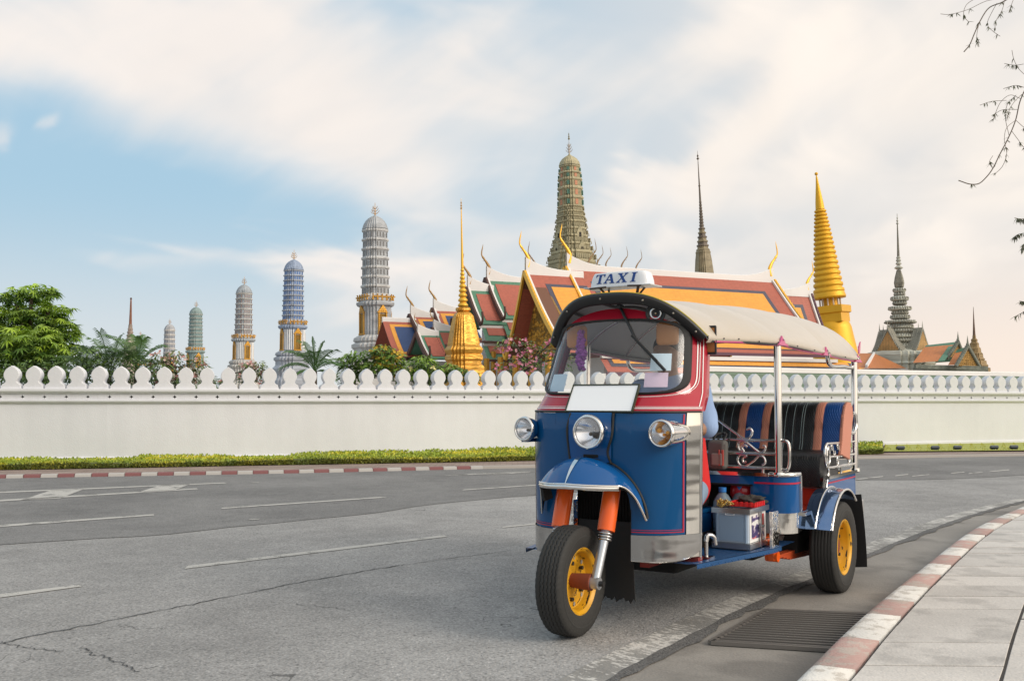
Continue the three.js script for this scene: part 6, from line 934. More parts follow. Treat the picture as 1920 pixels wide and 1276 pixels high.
{ // passenger bench: strips of vinyl
  const prof = [[-2.17, 0.80], [-2.20, 0.86], [-2.225, 0.95], [-2.26, 1.04], [-2.31, 1.105], [-2.36, 1.128], [-2.42, 1.125], [-2.46, 1.095], [-2.475, 1.04], [-2.44, 0.98], [-2.41, 0.9], [-2.37, 0.76]];
  const bands = [[-0.70, -0.58, seatBlue], [-0.58, -0.525, seatPeach], [-0.525, 0.0, seatBlack], [0.0, 0.055, seatPeach], [0.055, 0.165, seatBlue], [0.165, 0.22, seatPeach], [0.22, 0.525, seatBlack], [0.525, 0.58, seatPeach], [0.58, 0.70, seatBlue]];
  prof.forEach((p) => { p[0] -= 0.09; });
  const c = new THREE.CatmullRomCurve3(prof.map(([z, y]) => V(0, y, z)), false, 'centripetal');
  const bench = new THREE.Group(); bench.name = 'passenger_bench'; taxi.add(bench);
  for (const [a, b, m] of bands) {
    const nP = m === seatBlack ? Math.max(1, Math.round((b - a) / 0.066)) : 1, puff = m === seatBlack ? 0.0045 : 0.004;
    tp('back_strip', grid(nP * 6, 30, (u, v) => { const p = c.getPoint(v), t = c.getTangent(v), k = (u * nP) % 1, o = u === 1 ? 0 : puff * Math.sqrt(Math.max(0, 1 - Math.pow(2 * k - 1, 4))) - 0.009 * Math.exp(-Math.pow((v - 0.2) / 0.012, 2)); return V(mix(a, b, u), p.y + t.z * -o, p.z + t.y * o); }, false, (p, u) => [p.x, p.y + p.z]), m, bench);
  }
  const endShape = new THREE.Shape(prof.map(([z, y]) => new THREE.Vector2(-z, y)));
  for (const s of [-1, 1]) { tp('bench_end', new THREE.ExtrudeGeometry(endShape, { depth: 0.012, bevelEnabled: true, bevelSize: 0.006, bevelThickness: 0.006 }).rotateY(Math.PI / 2).translate(s > 0 ? 0.70 : -0.714, 0, 0), seatPeach, bench); tp('piping', tube(prof.slice(0, 10).map(([z, y]) => V(s * 0.703, y, z)), 0.006, 40, 6), std([0.2, 0.08, 0.06], 0.5), bench); }
  const st = []; for (const x of [-0.45, -0.39, -0.32, -0.25, -0.18, -0.11, -0.05, 0.27, 0.33, 0.385, 0.44, 0.455]) st.push(tube(prof.slice(0, 7).map(([z, y]) => V(x, y + 0.002, z + 0.004)), 0.0014, 30, 4)); tp('stitching', merge(st), std([0.22, 0.3, 0.32], 0.6), bench);
  const cp = [[-2.3, 0.61], [-2.3, 0.80], [-2.05, 0.812], [-1.95, 0.806], [-1.90, 0.785], [-1.885, 0.72], [-1.90, 0.61]]; const cc = new THREE.CatmullRomCurve3(cp.map(([z, y]) => V(0, y, z)), false, 'centripetal');
  tp('bench_cushion', grid(20 * 6, 24, (u, v) => { const p = cc.getPoint(v), t = cc.getTangent(v), k = (u * 20) % 1, o = 0.003 * Math.sqrt(Math.max(0, 1 - Math.pow(2 * k - 1, 4))); return V(mix(-0.68, 0.68, u), p.y - t.z * o * -1, p.z + t.y * o * -1); }, false, (p) => [p.x, p.y + p.z]), seatBlack, bench);
  tp('cushion_end', [new THREE.ShapeGeometry(new THREE.Shape(cp.map(([z, y]) => new THREE.Vector2(-z, y)))).rotateY(Math.PI / 2).translate(0.68, 0, 0), new THREE.ShapeGeometry(new THREE.Shape(cp.map(([z, y]) => new THREE.Vector2(-z, y)))).rotateY(Math.PI / 2).translate(-0.68, 0, 0)], seatBlack, bench);
  for (const s of [-1, 1]) tp('bench_handle', tube([V(s * 0.71, 1.06, -2.56), V(s * 0.715, 1.05, -2.62), V(s * 0.715, 0.99, -2.65), V(s * 0.71, 0.93, -2.61), V(s * 0.7, 0.93, -2.53)], 0.013, 24, 8), chrome, bench);
}
{ // bright tube work: posts, rails, scrolls
  const hk = (cx, cy, z, pts, r = 0.0075) => tube(pts.map(([x, y]) => V(cx + x, cy + y, z)), r, pts.length * 6, 7);
  for (const s of [-1, 1]) {
    tp('front_post', [bar(V(s * 0.622, 0.715, -1.28), V(s * 0.622, 1.5, -1.29), 0.021, 16), cyl(0.034, 0.036, 0.012, 16).translate(s * 0.622, 0.73, -1.28)], chrome);
    tp('rear_post', [bar(V(s * 0.70, 0.66, -2.66), V(s * 0.70, 1.45, -2.69), 0.021, 16), cyl(0.03, 0.032, 0.02, 16).translate(s * 0.7, 0.675, -2.66)], chrome);
    tp('grab_handle', tube([V(s * 0.7, 1.45, -2.03), V(s * 0.7, 1.39, -2.05), V(s * 0.7, 1.365, -2.12), V(s * 0.7, 1.368, -2.4), V(s * 0.7, 1.37, -2.63), V(s * 0.7, 1.385, -2.66)], 0.014, 40, 10), chrome);
    const side = tp('side_rail', [0.875, 0.79, 0.725].map((y, i) => bar(V(s * 0.7, y, -2.0 + (i === 1 ? -0.05 : 0)), V(s * 0.7, y - 0.01, -2.66), 0.0085, 8)), chrome);
    tp('rail_upright', [tube([V(s * 0.7, 0.875, -2.0), V(s * 0.7, 0.86, -1.955), V(s * 0.7, 0.8, -1.94), V(s * 0.7, 0.74, -1.96), V(s * 0.7, 0.725, -2.0), V(s * 0.7, 0.68, -2.01)], 0.009, 24, 8), bar(V(s * 0.7, 0.725, -2.3), V(s * 0.7, 0.675, -2.3), 0.007), tube(Array.from({ length: 15 }, (_, i) => { const a = i / 14 * 6.2832; return V(s * 0.7, 0.8 + 0.055 * Math.sin(a), -2.01 + 0.03 * Math.cos(a)); }), 0.008, 40, 7)], chrome, side);
    const sc = []; for (let k = 0; k < 4; k++) { const z = -2.12 - k * 0.14; sc.push(tube([V(s * 0.7, 0.83, z + 0.03), V(s * 0.7, 0.855, z + 0.045), V(s * 0.7, 0.862, z + 0.02), V(s * 0.7, 0.83, z), V(s * 0.7, 0.8, z - 0.02), V(s * 0.7, 0.803, z - 0.045), V(s * 0.7, 0.825, z - 0.04)], 0.006, 26, 6)); if (k % 2 === 0) sc.push(tube(Array.from({ length: 13 }, (_, i) => { const a = i / 12 * 6.2832; return V(s * 0.7, 0.757 + 0.028 * Math.sin(a), z - 0.1 + 0.018 * Math.cos(a)); }), 0.006, 26, 6)); } tp('rail_scroll', merge(sc), chrome, side);
    tp('post_handle', tube([V(s * 0.63, 0.915, -1.28), V(s * 0.668, 0.915, -1.28), V(s * 0.68, 0.9, -1.28), V(s * 0.68, 0.77, -1.28), V(s * 0.668, 0.752, -1.28), V(s * 0.63, 0.752, -1.28)], 0.009, 36, 8), chrome);
  }
  const fr = tp('front_rail', [0.915, 0.838, 0.757].map((y) => bar(V(-0.62, y, -1.28), V(0.62, y, -1.28), 0.0085, 8)), chrome);
  tp('rail_upright', [bar(V(0.53, 0.757, -1.28), V(0.53, 0.72, -1.28), 0.008), bar(V(-0.53, 0.757, -1.28), V(-0.53, 0.72, -1.28), 0.008), bar(V(0.16, 0.757, -1.28), V(0.16, 0.72, -1.28), 0.008), bar(V(-0.16, 0.757, -1.28), V(-0.16, 0.72, -1.28), 0.008)], chrome, fr);
  const zR = -1.28; const scr = (x, flip) => { const f = flip; return [
    hk(x, 0.915, -1.28, [[-0.19 * f, 0.125], [-0.07 * f, 0.04], [-0.01 * f, 0.006], [0.022 * f, 0.02], [0.034 * f, 0.05], [0.02 * f, 0.068], [0, 0.06]]),
    hk(x, 0.875, -1.28, [[0.005 * f, 0.0], [-0.015 * f, 0.012], [-0.03 * f, -0.004], [-0.018 * f, -0.026], [-0.044 * f, -0.018], [-0.05 * f, 0.016], [-0.03 * f, 0.034], [0, 0.025], [0.05 * f, -0.012], [0.082 * f, -0.03], [0.106 * f, -0.018], [0.11 * f, 0.006], [0.095 * f, 0.012]], 0.0065),
    hk(x, 0.798, -1.28, [[0.0, -0.006], [-0.02 * f, -0.012], [-0.024 * f, 0.012], [0.0, 0.026], [-0.04 * f, 0.03], [-0.056 * f, 0.0], [-0.04 * f, -0.03], [-0.015 * f, -0.034], [0.04 * f, -0.002], [0.075 * f, 0.028], [0.1 * f, 0.02], [0.108 * f, -0.012], [0.09 * f, -0.024]], 0.0065)]; };
  tp('rail_scroll', [...scr(0.435, 1), ...scr(-0.435, -1), ...[0.275, -0.275].map((x) => hk(x, 0.797, -1.28, Array.from({ length: 13 }, (_, i) => [Math.cos(i / 12 * 6.2832) * 0.033, Math.sin(i / 12 * 6.2832) * 0.036]), 0.0065))], chrome, fr);
}
{ // roof
  const st = [[0, -0.385, -0.60, 0.475, 1.712, 1.478, 3.0], [0.12, -0.45, -0.66, 0.50, 1.712, 1.480, 2.8], [0.3, -0.78, -0.90, 0.56, 1.70, 1.486, 2.5], [0.5, -1.27, -1.29, 0.655, 1.715, 1.487, 2.7], [0.75, -1.97, -1.98, 0.705, 1.735, 1.456, 3.6], [1, -2.80, -2.78, 0.722, 1.715, 1.436, 4.2]];
  const row = (w) => { for (let i = 1; i < st.length; i++) if (w <= st[i][0] + 1e-9) { const f = (w - st[i - 1][0]) / (st[i][0] - st[i - 1][0]); return [...st[i].map((v, k) => mix(st[i - 1][k], v, f)), f, i]; } return [...st[st.length - 1], 1, 5]; };
  const R = (u, w, off = 0) => { const q = row(w), a = Math.abs(u), bow = q[8] >= 3 ? Math.pow(Math.max(0, Math.sin(Math.PI * q[7])), 0.65) : 0; const edge = q[5], top = q[4]; let y, x; if (a <= 1) { y = edge + (top - edge) * (1 - Math.pow(a, q[6])) + 0.016 * bow * (1 - Math.pow(a, 6)); x = u * q[3]; if (a > 0.75) x *= 1 + 0.028 * bow * (a - 0.75) * 4; } else { const t = (a - 1) / 0.12; x = Math.sign(u) * (q[3] * (1 + 0.028 * bow) - 0.03 * bow * t - 0.018 * t * t); y = edge - 0.03 * t - 0.012 * bow * (1 - t); }
    const z = mix(q[1], q[2], Math.pow(Math.min(a, 1), 2.2)); return V(x * (1 + off), y + off, z); };
  const panel = (w0, w1, n, off = 0, u1 = 1.12) => grid(48, n, (u, v) => R(mix(-u1, u1, u), mix(w0, w1, v), off), true, (p) => [p.x * 1.3, p.z]);
  tp('visor', panel(0, 0.02, 2, 0, 1.0), blackM);
  for (const [a, b] of [[0.02, 0.5], [0.5, 0.75], [0.75, 1]]) tp('canopy_panel', panel(a, b, 14, 0), vinyl);
  tp('roof_lining', panel(0.02, 0.995, 30, -0.014, 1.0), std([0.34, 0.355, 0.36], 0.5));
  tp('tail_valance', grid(40, 2, (u, v) => { const p = R(mix(-1, 1, u), 1); return V(p.x, mix(p.y, 1.436, v * 0.5), p.z - 0.005); }), vinyl);
  const arc = (w, off, n = 40) => Array.from({ length: n + 1 }, (_, i) => R(mix(-1, 1, i / n), w, off));
  // deep black front rim
  tp('visor_rim', grid(60, 4, (u, v) => { const p = R(mix(-1, 1, u), 0), k = Math.round(v * 4), a = Math.abs(mix(-1, 1, u)); const q = [[0.004, -0.03], [0.004, 0.012], [-0.012, 0.02], [-0.052, 0.008], [-0.056, -0.02]][k]; const inx = 1 + q[0] * (0.5 + a); return V(p.x * (1 + q[0] * 1.7 * a), p.y + q[0] * (1 - 0.35 * a * a), p.z + q[1]); }), blackM);
  tp('visor_piping', tube(arc(0, 0.004).map((p) => p.add(V(0, 0, 0.006))), 0.0042, 80, 6), std([0.45, 0.36, 0.03], 0.5));
  for (const u of [-0.92, -0.6, -0.08, 0.42, 0.72, 0.92]) { const p = R(u, 0); tp('rim_bolt', new THREE.SphereGeometry(0.0065, 10, 8).translate(p.x * 0.985, p.y - 0.026, p.z + 0.016), std([0.3, 0.27, 0.23], 0.4, 0.8)); }
  for (const w of [0.5, 0.75, 0.985]) tp('roof_bow', tube(arc(w, -0.012), 0.012, 60, 8), steel);
  tp('roof_batten', [-0.6, -0.25, 0.1, 0.45, 0.75].map((u) => tube(Array.from({ length: 9 }, (_, i) => R(u, mix(0.04, 0.97, i / 8), -0.02)), 0.009, 24, 6)), std([0.05, 0.055, 0.06], 0.5, 0.3));
  for (const s of [-1, 1]) {
    tp('edge_trim', tube(Array.from({ length: 26 }, (_, i) => R(s * 1.1, mix(0.12, 1, i / 25))), 0.0065, 70, 6), pinkM);
    tp('edge_rail', tube(Array.from({ length: 16 }, (_, i) => R(s * 0.985, mix(0.1, 0.99, i / 15), -0.028)), 0.012, 50, 8), std([0.1, 0.1, 0.1], 0.4, 0.5));
    for (const w of [0.5, 0.76, 0.985]) { const sh = new THREE.Shape(); sh.moveTo(-0.085, 0); sh.lineTo(-0.04, 0.02); sh.lineTo(-0.006, 0.052); sh.lineTo(0.03, 0.024); sh.lineTo(0.085, 0); const p = R(s * 1.1, w); const o = tp('corner_bracket', new THREE.ExtrudeGeometry(sh, { depth: 0.008, bevelEnabled: true, bevelSize: 0.003, bevelThickness: 0.002 }).rotateY(Math.PI / 2).rotateZ(s * 0.12).translate(p.x + (s > 0 ? 0.008 : -0.018), p.y - 0.004, p.z), pinkM); tp('bracket_screw', new THREE.SphereGeometry(0.006, 8, 6).translate(p.x + s * 0.018, p.y + 0.03, p.z), steel, o); }
    const sn = []; for (let i = 0; i < 9; i++) { const p = R(s * 1.03, 0.17 + i * 0.1); sn.push(new THREE.SphereGeometry(0.0045, 8, 6).translate(p.x + s * 0.002, p.y, p.z)); } tp('press_stud', merge(sn), std([0.1, 0.1, 0.1], 0.4, 0.6));
    { const a = R(s * 0.96, 0.985), sh = new THREE.Shape(); sh.moveTo(0, 0); sh.bezierCurveTo(0.04, 0.02, 0.02, 0.06, 0.045, 0.09); sh.bezierCurveTo(0.02, 0.085, 0.0, 0.07, -0.005, 0.045); sh.lineTo(-0.02, 0.055); sh.lineTo(-0.02, 0.0); tp('flame_ornament', new THREE.ExtrudeGeometry(sh, { depth: 0.006, bevelEnabled: false }).rotateY(Math.PI / 2).translate(s * 0.726, a.y - 0.02, a.z + 0.02), pinkM); }
  }
  // horn loudspeaker
  const hn = new THREE.Group(); hn.name = 'horn'; hn.position.set(0.24, 1.603, -0.468); hn.rotation.y = 0.25; taxi.add(hn);
  const lt = (p, m, n) => tp(n, new THREE.LatheGeometry(p.map(([a, b]) => new THREE.Vector2(a, b)), 32).rotateX(Math.PI / 2), m, hn);
  lt([[0.001, -0.06], [0.03, -0.06], [0.048, -0.02], [0.054, 0.0], [0.052, 0.008], [0.044, 0.006], [0.036, -0.004], [0.001, -0.006]], blackM, 'horn_body'); lt([[0.024, 0.001], [0.031, 0.003], [0.031, -0.001], [0.024, -0.003]], steel, 'horn_ring'); tp('horn_centre', new THREE.SphereGeometry(0.007, 10, 8).translate(0, 0, 0), std([0.6, 0.5, 0.35], 0.3, 0.8), hn);
}
{ // roof sign
  const sg = new THREE.Group(); sg.name = 'taxi_sign'; sg.position.set(0.015, 1.762, -0.53); taxi.add(sg);
  const prof = (t) => { const k = clamp(t); return k; };
  const body = grid(48, 10, (u, v) => { const a = u * 6.2832, n = 5, c = Math.cos(a), s = Math.sin(a), r = Math.pow(Math.abs(c) ** n + Math.abs(s) ** n, -1 / n); const f = v < 0.75 ? 1 - 0.16 * Math.pow(v / 0.75, 1.4) : 0.84 * (1 - (v - 0.75) / 0.25) + 0.001, y = v < 0.75 ? 0.078 * (1 - Math.pow(1 - v / 0.75, 1.7)) : 0.078 + 0.008 * (v - 0.75) / 0.25; return V(c * r * 0.178 * f, y, s * r * 0.062 * (f * 0.92 + 0.08 * (v < 0.75 ? 1 : f))); });
  tp('sign_shell', body, phy([0.80, 0.81, 0.83], 0.3, 0, { clearcoat: 0.5 }), sg);
  tp('sign_base', box(0.405, 0.007, 0.15, 0, -0.003, 0, 0.003), std([0.62, 0.62, 0.62], 0.35, 0.4), sg);
  tp('sign_bracket', [bar(V(-0.11, -0.005, 0.05), V(-0.085, -0.055, 0.0), 0.006), bar(V(0.12, -0.005, 0.05), V(0.085, -0.06, 0.0), 0.008), bar(V(-0.16, -0.008, 0.078), V(-0.06, -0.004, 0.078), 0.005), bar(V(0.07, -0.004, 0.078), V(0.15, -0.008, 0.078), 0.005), bar(V(-0.11, -0.005, -0.05), V(-0.085, -0.045, -0.02), 0.006), bar(V(0.11, -0.005, -0.05), V(0.085, -0.05, -0.02), 0.006)], std([0.08, 0.06, 0.05], 0.5, 0.5), sg);
  const font = await new FontLoader().loadAsync('fonts/droid/droid_serif_bold.typeface.json');
  const lm = phy([0.008, 0.05, 0.24], 0.4, 0, {}); const sp = { T: -0.105, A: -0.045, X: 0.03, I: 0.098 };
  for (const ch of 'TAXI') { const g = new TextGeometry(ch, { font, size: 0.052, depth: 0.004, curveSegments: 4, bevelEnabled: false }); g.computeBoundingBox(); const b = g.boundingBox; g.translate(-(b.min.x + b.max.x) / 2, 0, 0); const p = g.attributes.position; for (let i = 0; i < p.count; i++) p.setX(i, p.getX(i) * 1.25 + p.getY(i) * 0.22); g.computeVertexNormals();
    // lies on the sloping front face
    for (let i = 0; i < p.count; i++) { const y = p.getY(i) + 0.017, x = p.getX(i) + sp[ch] - 0.006; let v = 0.75 * (1 - Math.pow(1 - Math.min(0.999, y / 0.078), 1 / 1.7)), f = 1 - 0.16 * Math.pow(v / 0.75, 1.4); const xx = Math.abs(x) / (0.178 * f); const zz = 0.062 * (f * 0.92 + 0.08) * Math.pow(Math.max(0.02, 1 - Math.pow(xx, 5)), 0.2); p.setXYZ(i, x, y, zz - 0.0015 + p.getZ(i)); } g.computeVertexNormals();
    tp('letter', g, lm, sg); }
}
// ------------------------------------------------------------------ things carried in the taxi, and the driver
const inTaxi = (x, y, z) => V(x, y, z).applyEuler(taxi.rotation).add(taxi.position);
function rider(name, label, cat, x, y, z, group) { const o = thing(name, label, cat, inTaxi(x, y, z), group); o.rotation.y = taxi.rotation.y; return o; }
{
  const b = rider('battery_box', 'translucent white plastic box in a steel frame on the taxi step', 'box', 0.465, 0.335, -1.085), W = 0.19, H = 0.185, Dp = 0.29;
  part('box_shell', box(W, H - 0.02, Dp, 0, 0.03 + (H - 0.02) / 2, 0, 0.01), phy([0.42, 0.50, 0.60], 0.3, 0, {}), b);
  part('box_front', [box(W - 0.05, H - 0.05, 0.004, 0, 0.03 + H / 2 - 0.01, Dp / 2 + 0.002), box(0.006, H - 0.03, 0.006, -W / 2 + 0.014, 0.03 + H / 2 - 0.01, Dp / 2 + 0.003), box(0.006, H - 0.03, 0.006, W / 2 - 0.014, 0.03 + H / 2 - 0.01, Dp / 2 + 0.003)], phy([0.30, 0.40, 0.52], 0.35), b);
  part('box_handle', [box(0.05, 0.004, 0.008, -0.01, H - 0.002, Dp / 2 + 0.004), box(0.004, 0.016, 0.008, -0.034, H + 0.004, Dp / 2 + 0.004), box(0.004, 0.016, 0.008, 0.014, H + 0.004, Dp / 2 + 0.004)], std([0.7, 0.72, 0.75], 0.4), b);
  part('steel_frame', [box(W + 0.03, 0.028, 0.012, 0, H + 0.022, Dp / 2 + 0.008), box(0.012, 0.028, Dp + 0.03, W / 2 + 0.008, H + 0.022, 0), box(W + 0.03, 0.03, 0.012, 0, 0.018, Dp / 2 + 0.008), box(0.012, 0.03, Dp + 0.03, W / 2 + 0.008, 0.018, 0), box(0.008, H + 0.02, 0.022, W / 2 + 0.012, 0.1, -0.02), box(0.012, 0.028, Dp + 0.03, -W / 2 - 0.008, H + 0.022, 0)], std([0.55, 0.55, 0.55], 0.28, 0.9), b);
  part('latch', [bar(V(W / 2 + 0.02, 0.115, -0.05), V(W / 2 + 0.024, 0.115, 0.03), 0.006), cyl(0.008, 0.008, 0.02, 10).rotateZ(1.57).translate(W / 2 + 0.02, 0.115, -0.02)], std([0.3, 0.3, 0.3], 0.3, 0.9), b);
  const ctx = (() => { return tex(128, 96, (u, v) => { const n = fbm(u * 5, v * 6, 4, 1500); if (u > 0.62) return v > 0.45 ? [190, 30, 40] : (n > 0.5 ? [60, 60, 120] : [225, 190, 195]); return n > 0.52 ? [70, 62, 110] : n > 0.45 ? [150, 130, 160] : v < 0.16 && n > 0.38 ? [200, 60, 70] : [228, 226, 224]; }); })();
  part('printed_side', [new THREE.PlaneGeometry(Dp - 0.03, H - 0.03).rotateY(Math.PI / 2).translate(W / 2 + 0.0015, 0.03 + H / 2 - 0.01, 0)], std([0.78, 0.77, 0.75], 0.5), b);
  part('sticker', new THREE.PlaneGeometry(0.2, 0.125).rotateY(Math.PI / 2).translate(W / 2 + 0.003, 0.115, 0), std([1, 1, 1], 0.45, 0, { map: ctx }), b);
  part('bracket', box(W * 0.7, 0.03, Dp * 0.8, 0.01, -0.0, 0.02), std([0.12, 0.12, 0.13], 0.5, 0.5), b);
  const tr = rider('tray', 'bright red plastic tray on top of the white plastic box', 'tray', 0.49, 0.556, -1.11);
  part('tray_base', [box(0.15, 0.006, 0.16, 0, 0.004, 0), box(0.15, 0.022, 0.006, 0, 0.014, 0.08), box(0.006, 0.022, 0.16, 0.075, 0.014, 0), box(0.006, 0.022, 0.16, -0.075, 0.014, 0), box(0.15, 0.022, 0.006, 0, 0.014, -0.08)], std([0.62, 0.02, 0.02], 0.4), tr);
  part('tray_rib', [-2, -1, 0, 1, 2].map((k) => box(0.01, 0.026, 0.012, 0.078, 0.015, k * 0.03)).concat([-2, -1, 0, 1, 2].map((k) => box(0.012, 0.026, 0.01, k * 0.028, 0.015, 0.083))), std([0.7, 0.03, 0.03], 0.35), tr);
  const ch = rider('chain', 'small heap of brass chain beside the red tray on the box', 'chain', 0.405, 0.556, -0.985); const cg = []; for (let i = 0; i < 34; i++) cg.push(new THREE.TorusGeometry(0.009, 0.003, 6, 10).rotateX(rr(0, 3)).rotateY(rr(0, 3)).translate(rr(-0.035, 0.045), 0.006 + rr(0, 0.028), rr(-0.02, 0.03))); part('chain_links', merge(cg), std([0.55, 0.38, 0.12], 0.35, 0.9), ch);
  const pb = rider('cloth', 'crumpled dark cloth behind the red tray on the box', 'cloth', 0.49, 0.58, -1.19); part('cloth_fold', (() => { const g = new THREE.SphereGeometry(0.05, 40, 24); const p = g.attributes.position; for (let i = 0; i < p.count; i++) { const k = 0.5 + 1.1 * fbm(p.getX(i) * 60 + 5, p.getY(i) * 60 + p.getZ(i) * 50, 3, 1550); p.setXYZ(i, p.getX(i) * k * 1.5, Math.max(-0.02, p.getY(i) * k * 0.5), p.getZ(i) * k); } g.computeVertexNormals(); return g; })(), std([0.05, 0.045, 0.04], 0.95), pb);
  let bt = null; for (const [x, z, lab] of [[0.315, -1.2, 'large clear blue-capped water bottle left of the white box'], [0.375, -1.33, 'second blue-capped water bottle, half hidden behind the first']]) {
    let o; if (!bt) { o = bt = rider('water_bottle', lab, 'bottle', x, 0.335, z); const pr = [[0.001, 0.002], [0.05, 0.002], [0.058, 0.01], [0.058, 0.06], [0.055, 0.066], [0.058, 0.072], [0.058, 0.12], [0.055, 0.126], [0.058, 0.132], [0.058, 0.2], [0.05, 0.235], [0.034, 0.262], [0.018, 0.278], [0.018, 0.29]]; part('bottle_shell', new THREE.LatheGeometry(pr.map(([a, b]) => new THREE.Vector2(a, b)), 28), phy([0.55, 0.74, 0.86], 0.12, 0, { transmission: 0.7, thickness: 0 }), o); part('cap', cyl(0.022, 0.022, 0.026, 18).translate(0, 0.295, 0), std([0.03, 0.22, 0.62], 0.4), o); part('water', cyl(0.05, 0.05, 0.12, 20).translate(0, 0.065, 0), phy([0.7, 0.84, 0.9], 0.05, 0, { transmission: 0.9, thickness: 0.1, ior: 1.33 }), o); }
    else { o = bt.clone(); o.name = numbered('water_bottle'); o.position.copy(inTaxi(x, 0.335, z)); scene.add(o); } tag(o, lab, 'bottle'); }
  const hl = rider('helmet', 'round red helmet stored in the dark locker behind the box', 'helmet', 0.375, 0.61, -1.40); part('helmet_shell', new THREE.SphereGeometry(0.085, 26, 18, 0, 6.2832, 0, 2.1).scale(1, 1.05, 1.1), phy([0.55, 0.02, 0.03], 0.3, 0, { clearcoat: 0.7 }), hl); part('helmet_rim', new THREE.TorusGeometry(0.076, 0.006, 8, 28).rotateX(1.57).translate(0, -0.044, 0), blackM, hl);
  const bag = rider('bag', 'small grey and black bag hanging from the chrome rail behind the driver', 'bag', 0.285, 0.745, -1.215); part('bag_body', (() => { const g = new RoundedBoxGeometry(0.11, 0.17, 0.07, 4, 0.025); const p = g.attributes.position; for (let i = 0; i < p.count; i++) { const k = 0.016 * (fbm(p.getX(i) * 30 + 3, p.getY(i) * 30 + p.getZ(i) * 20, 3, 1580) - 0.5); p.setXYZ(i, p.getX(i) + k, p.getY(i) + 0.085, p.getZ(i) + k); } g.computeVertexNormals(); return g; })(), std([0.12, 0.115, 0.105], 0.85), bag); part('strap', [tube([V(-0.03, 0.16, 0.0), V(-0.03, 0.2, -0.05), V(0, 0.205, -0.085), V(0.03, 0.2, -0.05), V(0.03, 0.16, 0)], 0.008, 20, 6)], blackM, bag); part('pocket', box(0.07, 0.07, 0.02, 0.01, 0.06, 0.04, 0.008), std([0.25, 0.24, 0.22], 0.8), bag); part('stripe', [box(0.012, 0.09, 0.006, 0.045, 0.07, 0.045), box(0.006, 0.09, 0.006, 0.025, 0.07, 0.047)], std([0.5, 0.1, 0.08], 0.7), bag);
}
// ---- person: bodies as smooth unions of tapered capsules
function sdfMesh(caps, lo, hi, cell, k = 0.03) {
  const size = Math.max(hi.x - lo.x, hi.y - lo.y, hi.z - lo.z), n = Math.ceil(size / cell) + 4, mc = new MarchingCubes(n, new THREE.MeshBasicMaterial(), false, false, 400000); mc.isolation = 0;
  const half = n / 2, step = size / (n - 4), c = lo.clone().add(hi).multiplyScalar(0.5);
  const f = mc.field;
  for (let z = 0; z < n; z++) for (let y = 0; y < n; y++) for (let x = 0; x < n; x++) {
    const px = c.x + (x - half) * step, py = c.y + (y - half) * step, pz = c.z + (z - half) * step; let d = 1e3;
    for (const q of caps) { const [ax, ay, az, bx, by, bz, ra, rb, sx = 1, sz = 1] = q; const dx = bx - ax, dy = by - ay, dz = bz - az, L = dx * dx + dy * dy + dz * dz; const t = L ? clamp(((px - ax) * dx + (py - ay) * dy + (pz - az) * dz) / L) : 0; const ex = (px - ax - dx * t) / sx, ey = py - ay - dy * t, ez = (pz - az - dz * t) / sz, e = Math.sqrt(ex * ex + ey * ey + ez * ez) - mix(ra, rb, t); const h = clamp(0.5 + 0.5 * (d - e) / k); d = mix(d, e, h) - k * h * (1 - h); }
    f[x + y * n + z * n * n] = -d;
  }
  mc.update(); const ct = mc.count, g = new THREE.BufferGeometry(); const pos = mc.positionArray.slice(0, ct * 3), nor = mc.normalArray.slice(0, ct * 3);
  for (let i = 0; i < ct; i++) { pos[i * 3] = c.x + pos[i * 3] * half * step; pos[i * 3 + 1] = c.y + pos[i * 3 + 1] * half * step; pos[i * 3 + 2] = c.z + pos[i * 3 + 2] * half * step; }
  g.setAttribute('position', new THREE.BufferAttribute(pos, 3)); g.setAttribute('normal', new THREE.BufferAttribute(nor, 3)); g.setAttribute('uv', new THREE.BufferAttribute(new Float32Array(ct * 2), 2)); return g;
}
function wrinkle(g, amp, f, sx, sy, s) { const p = g.attributes.position, n = g.attributes.normal; for (let i = 0; i < p.count; i++) { const x = p.getX(i), y = p.getY(i), z = p.getZ(i), a = fbm((x + z) * f * sx + 9, (y - 0.4 * z) * f * sy + x * 7, 3, s), k = amp * (1 - 2 * Math.abs(a - 0.5) * 2.2); p.setXYZ(i, x + n.getX(i) * k, y + n.getY(i) * k, z + n.getZ(i) * k); } g.deleteAttribute('normal'); const m = mergeVertices(g, 1e-4); m.computeVertexNormals(); return m; }
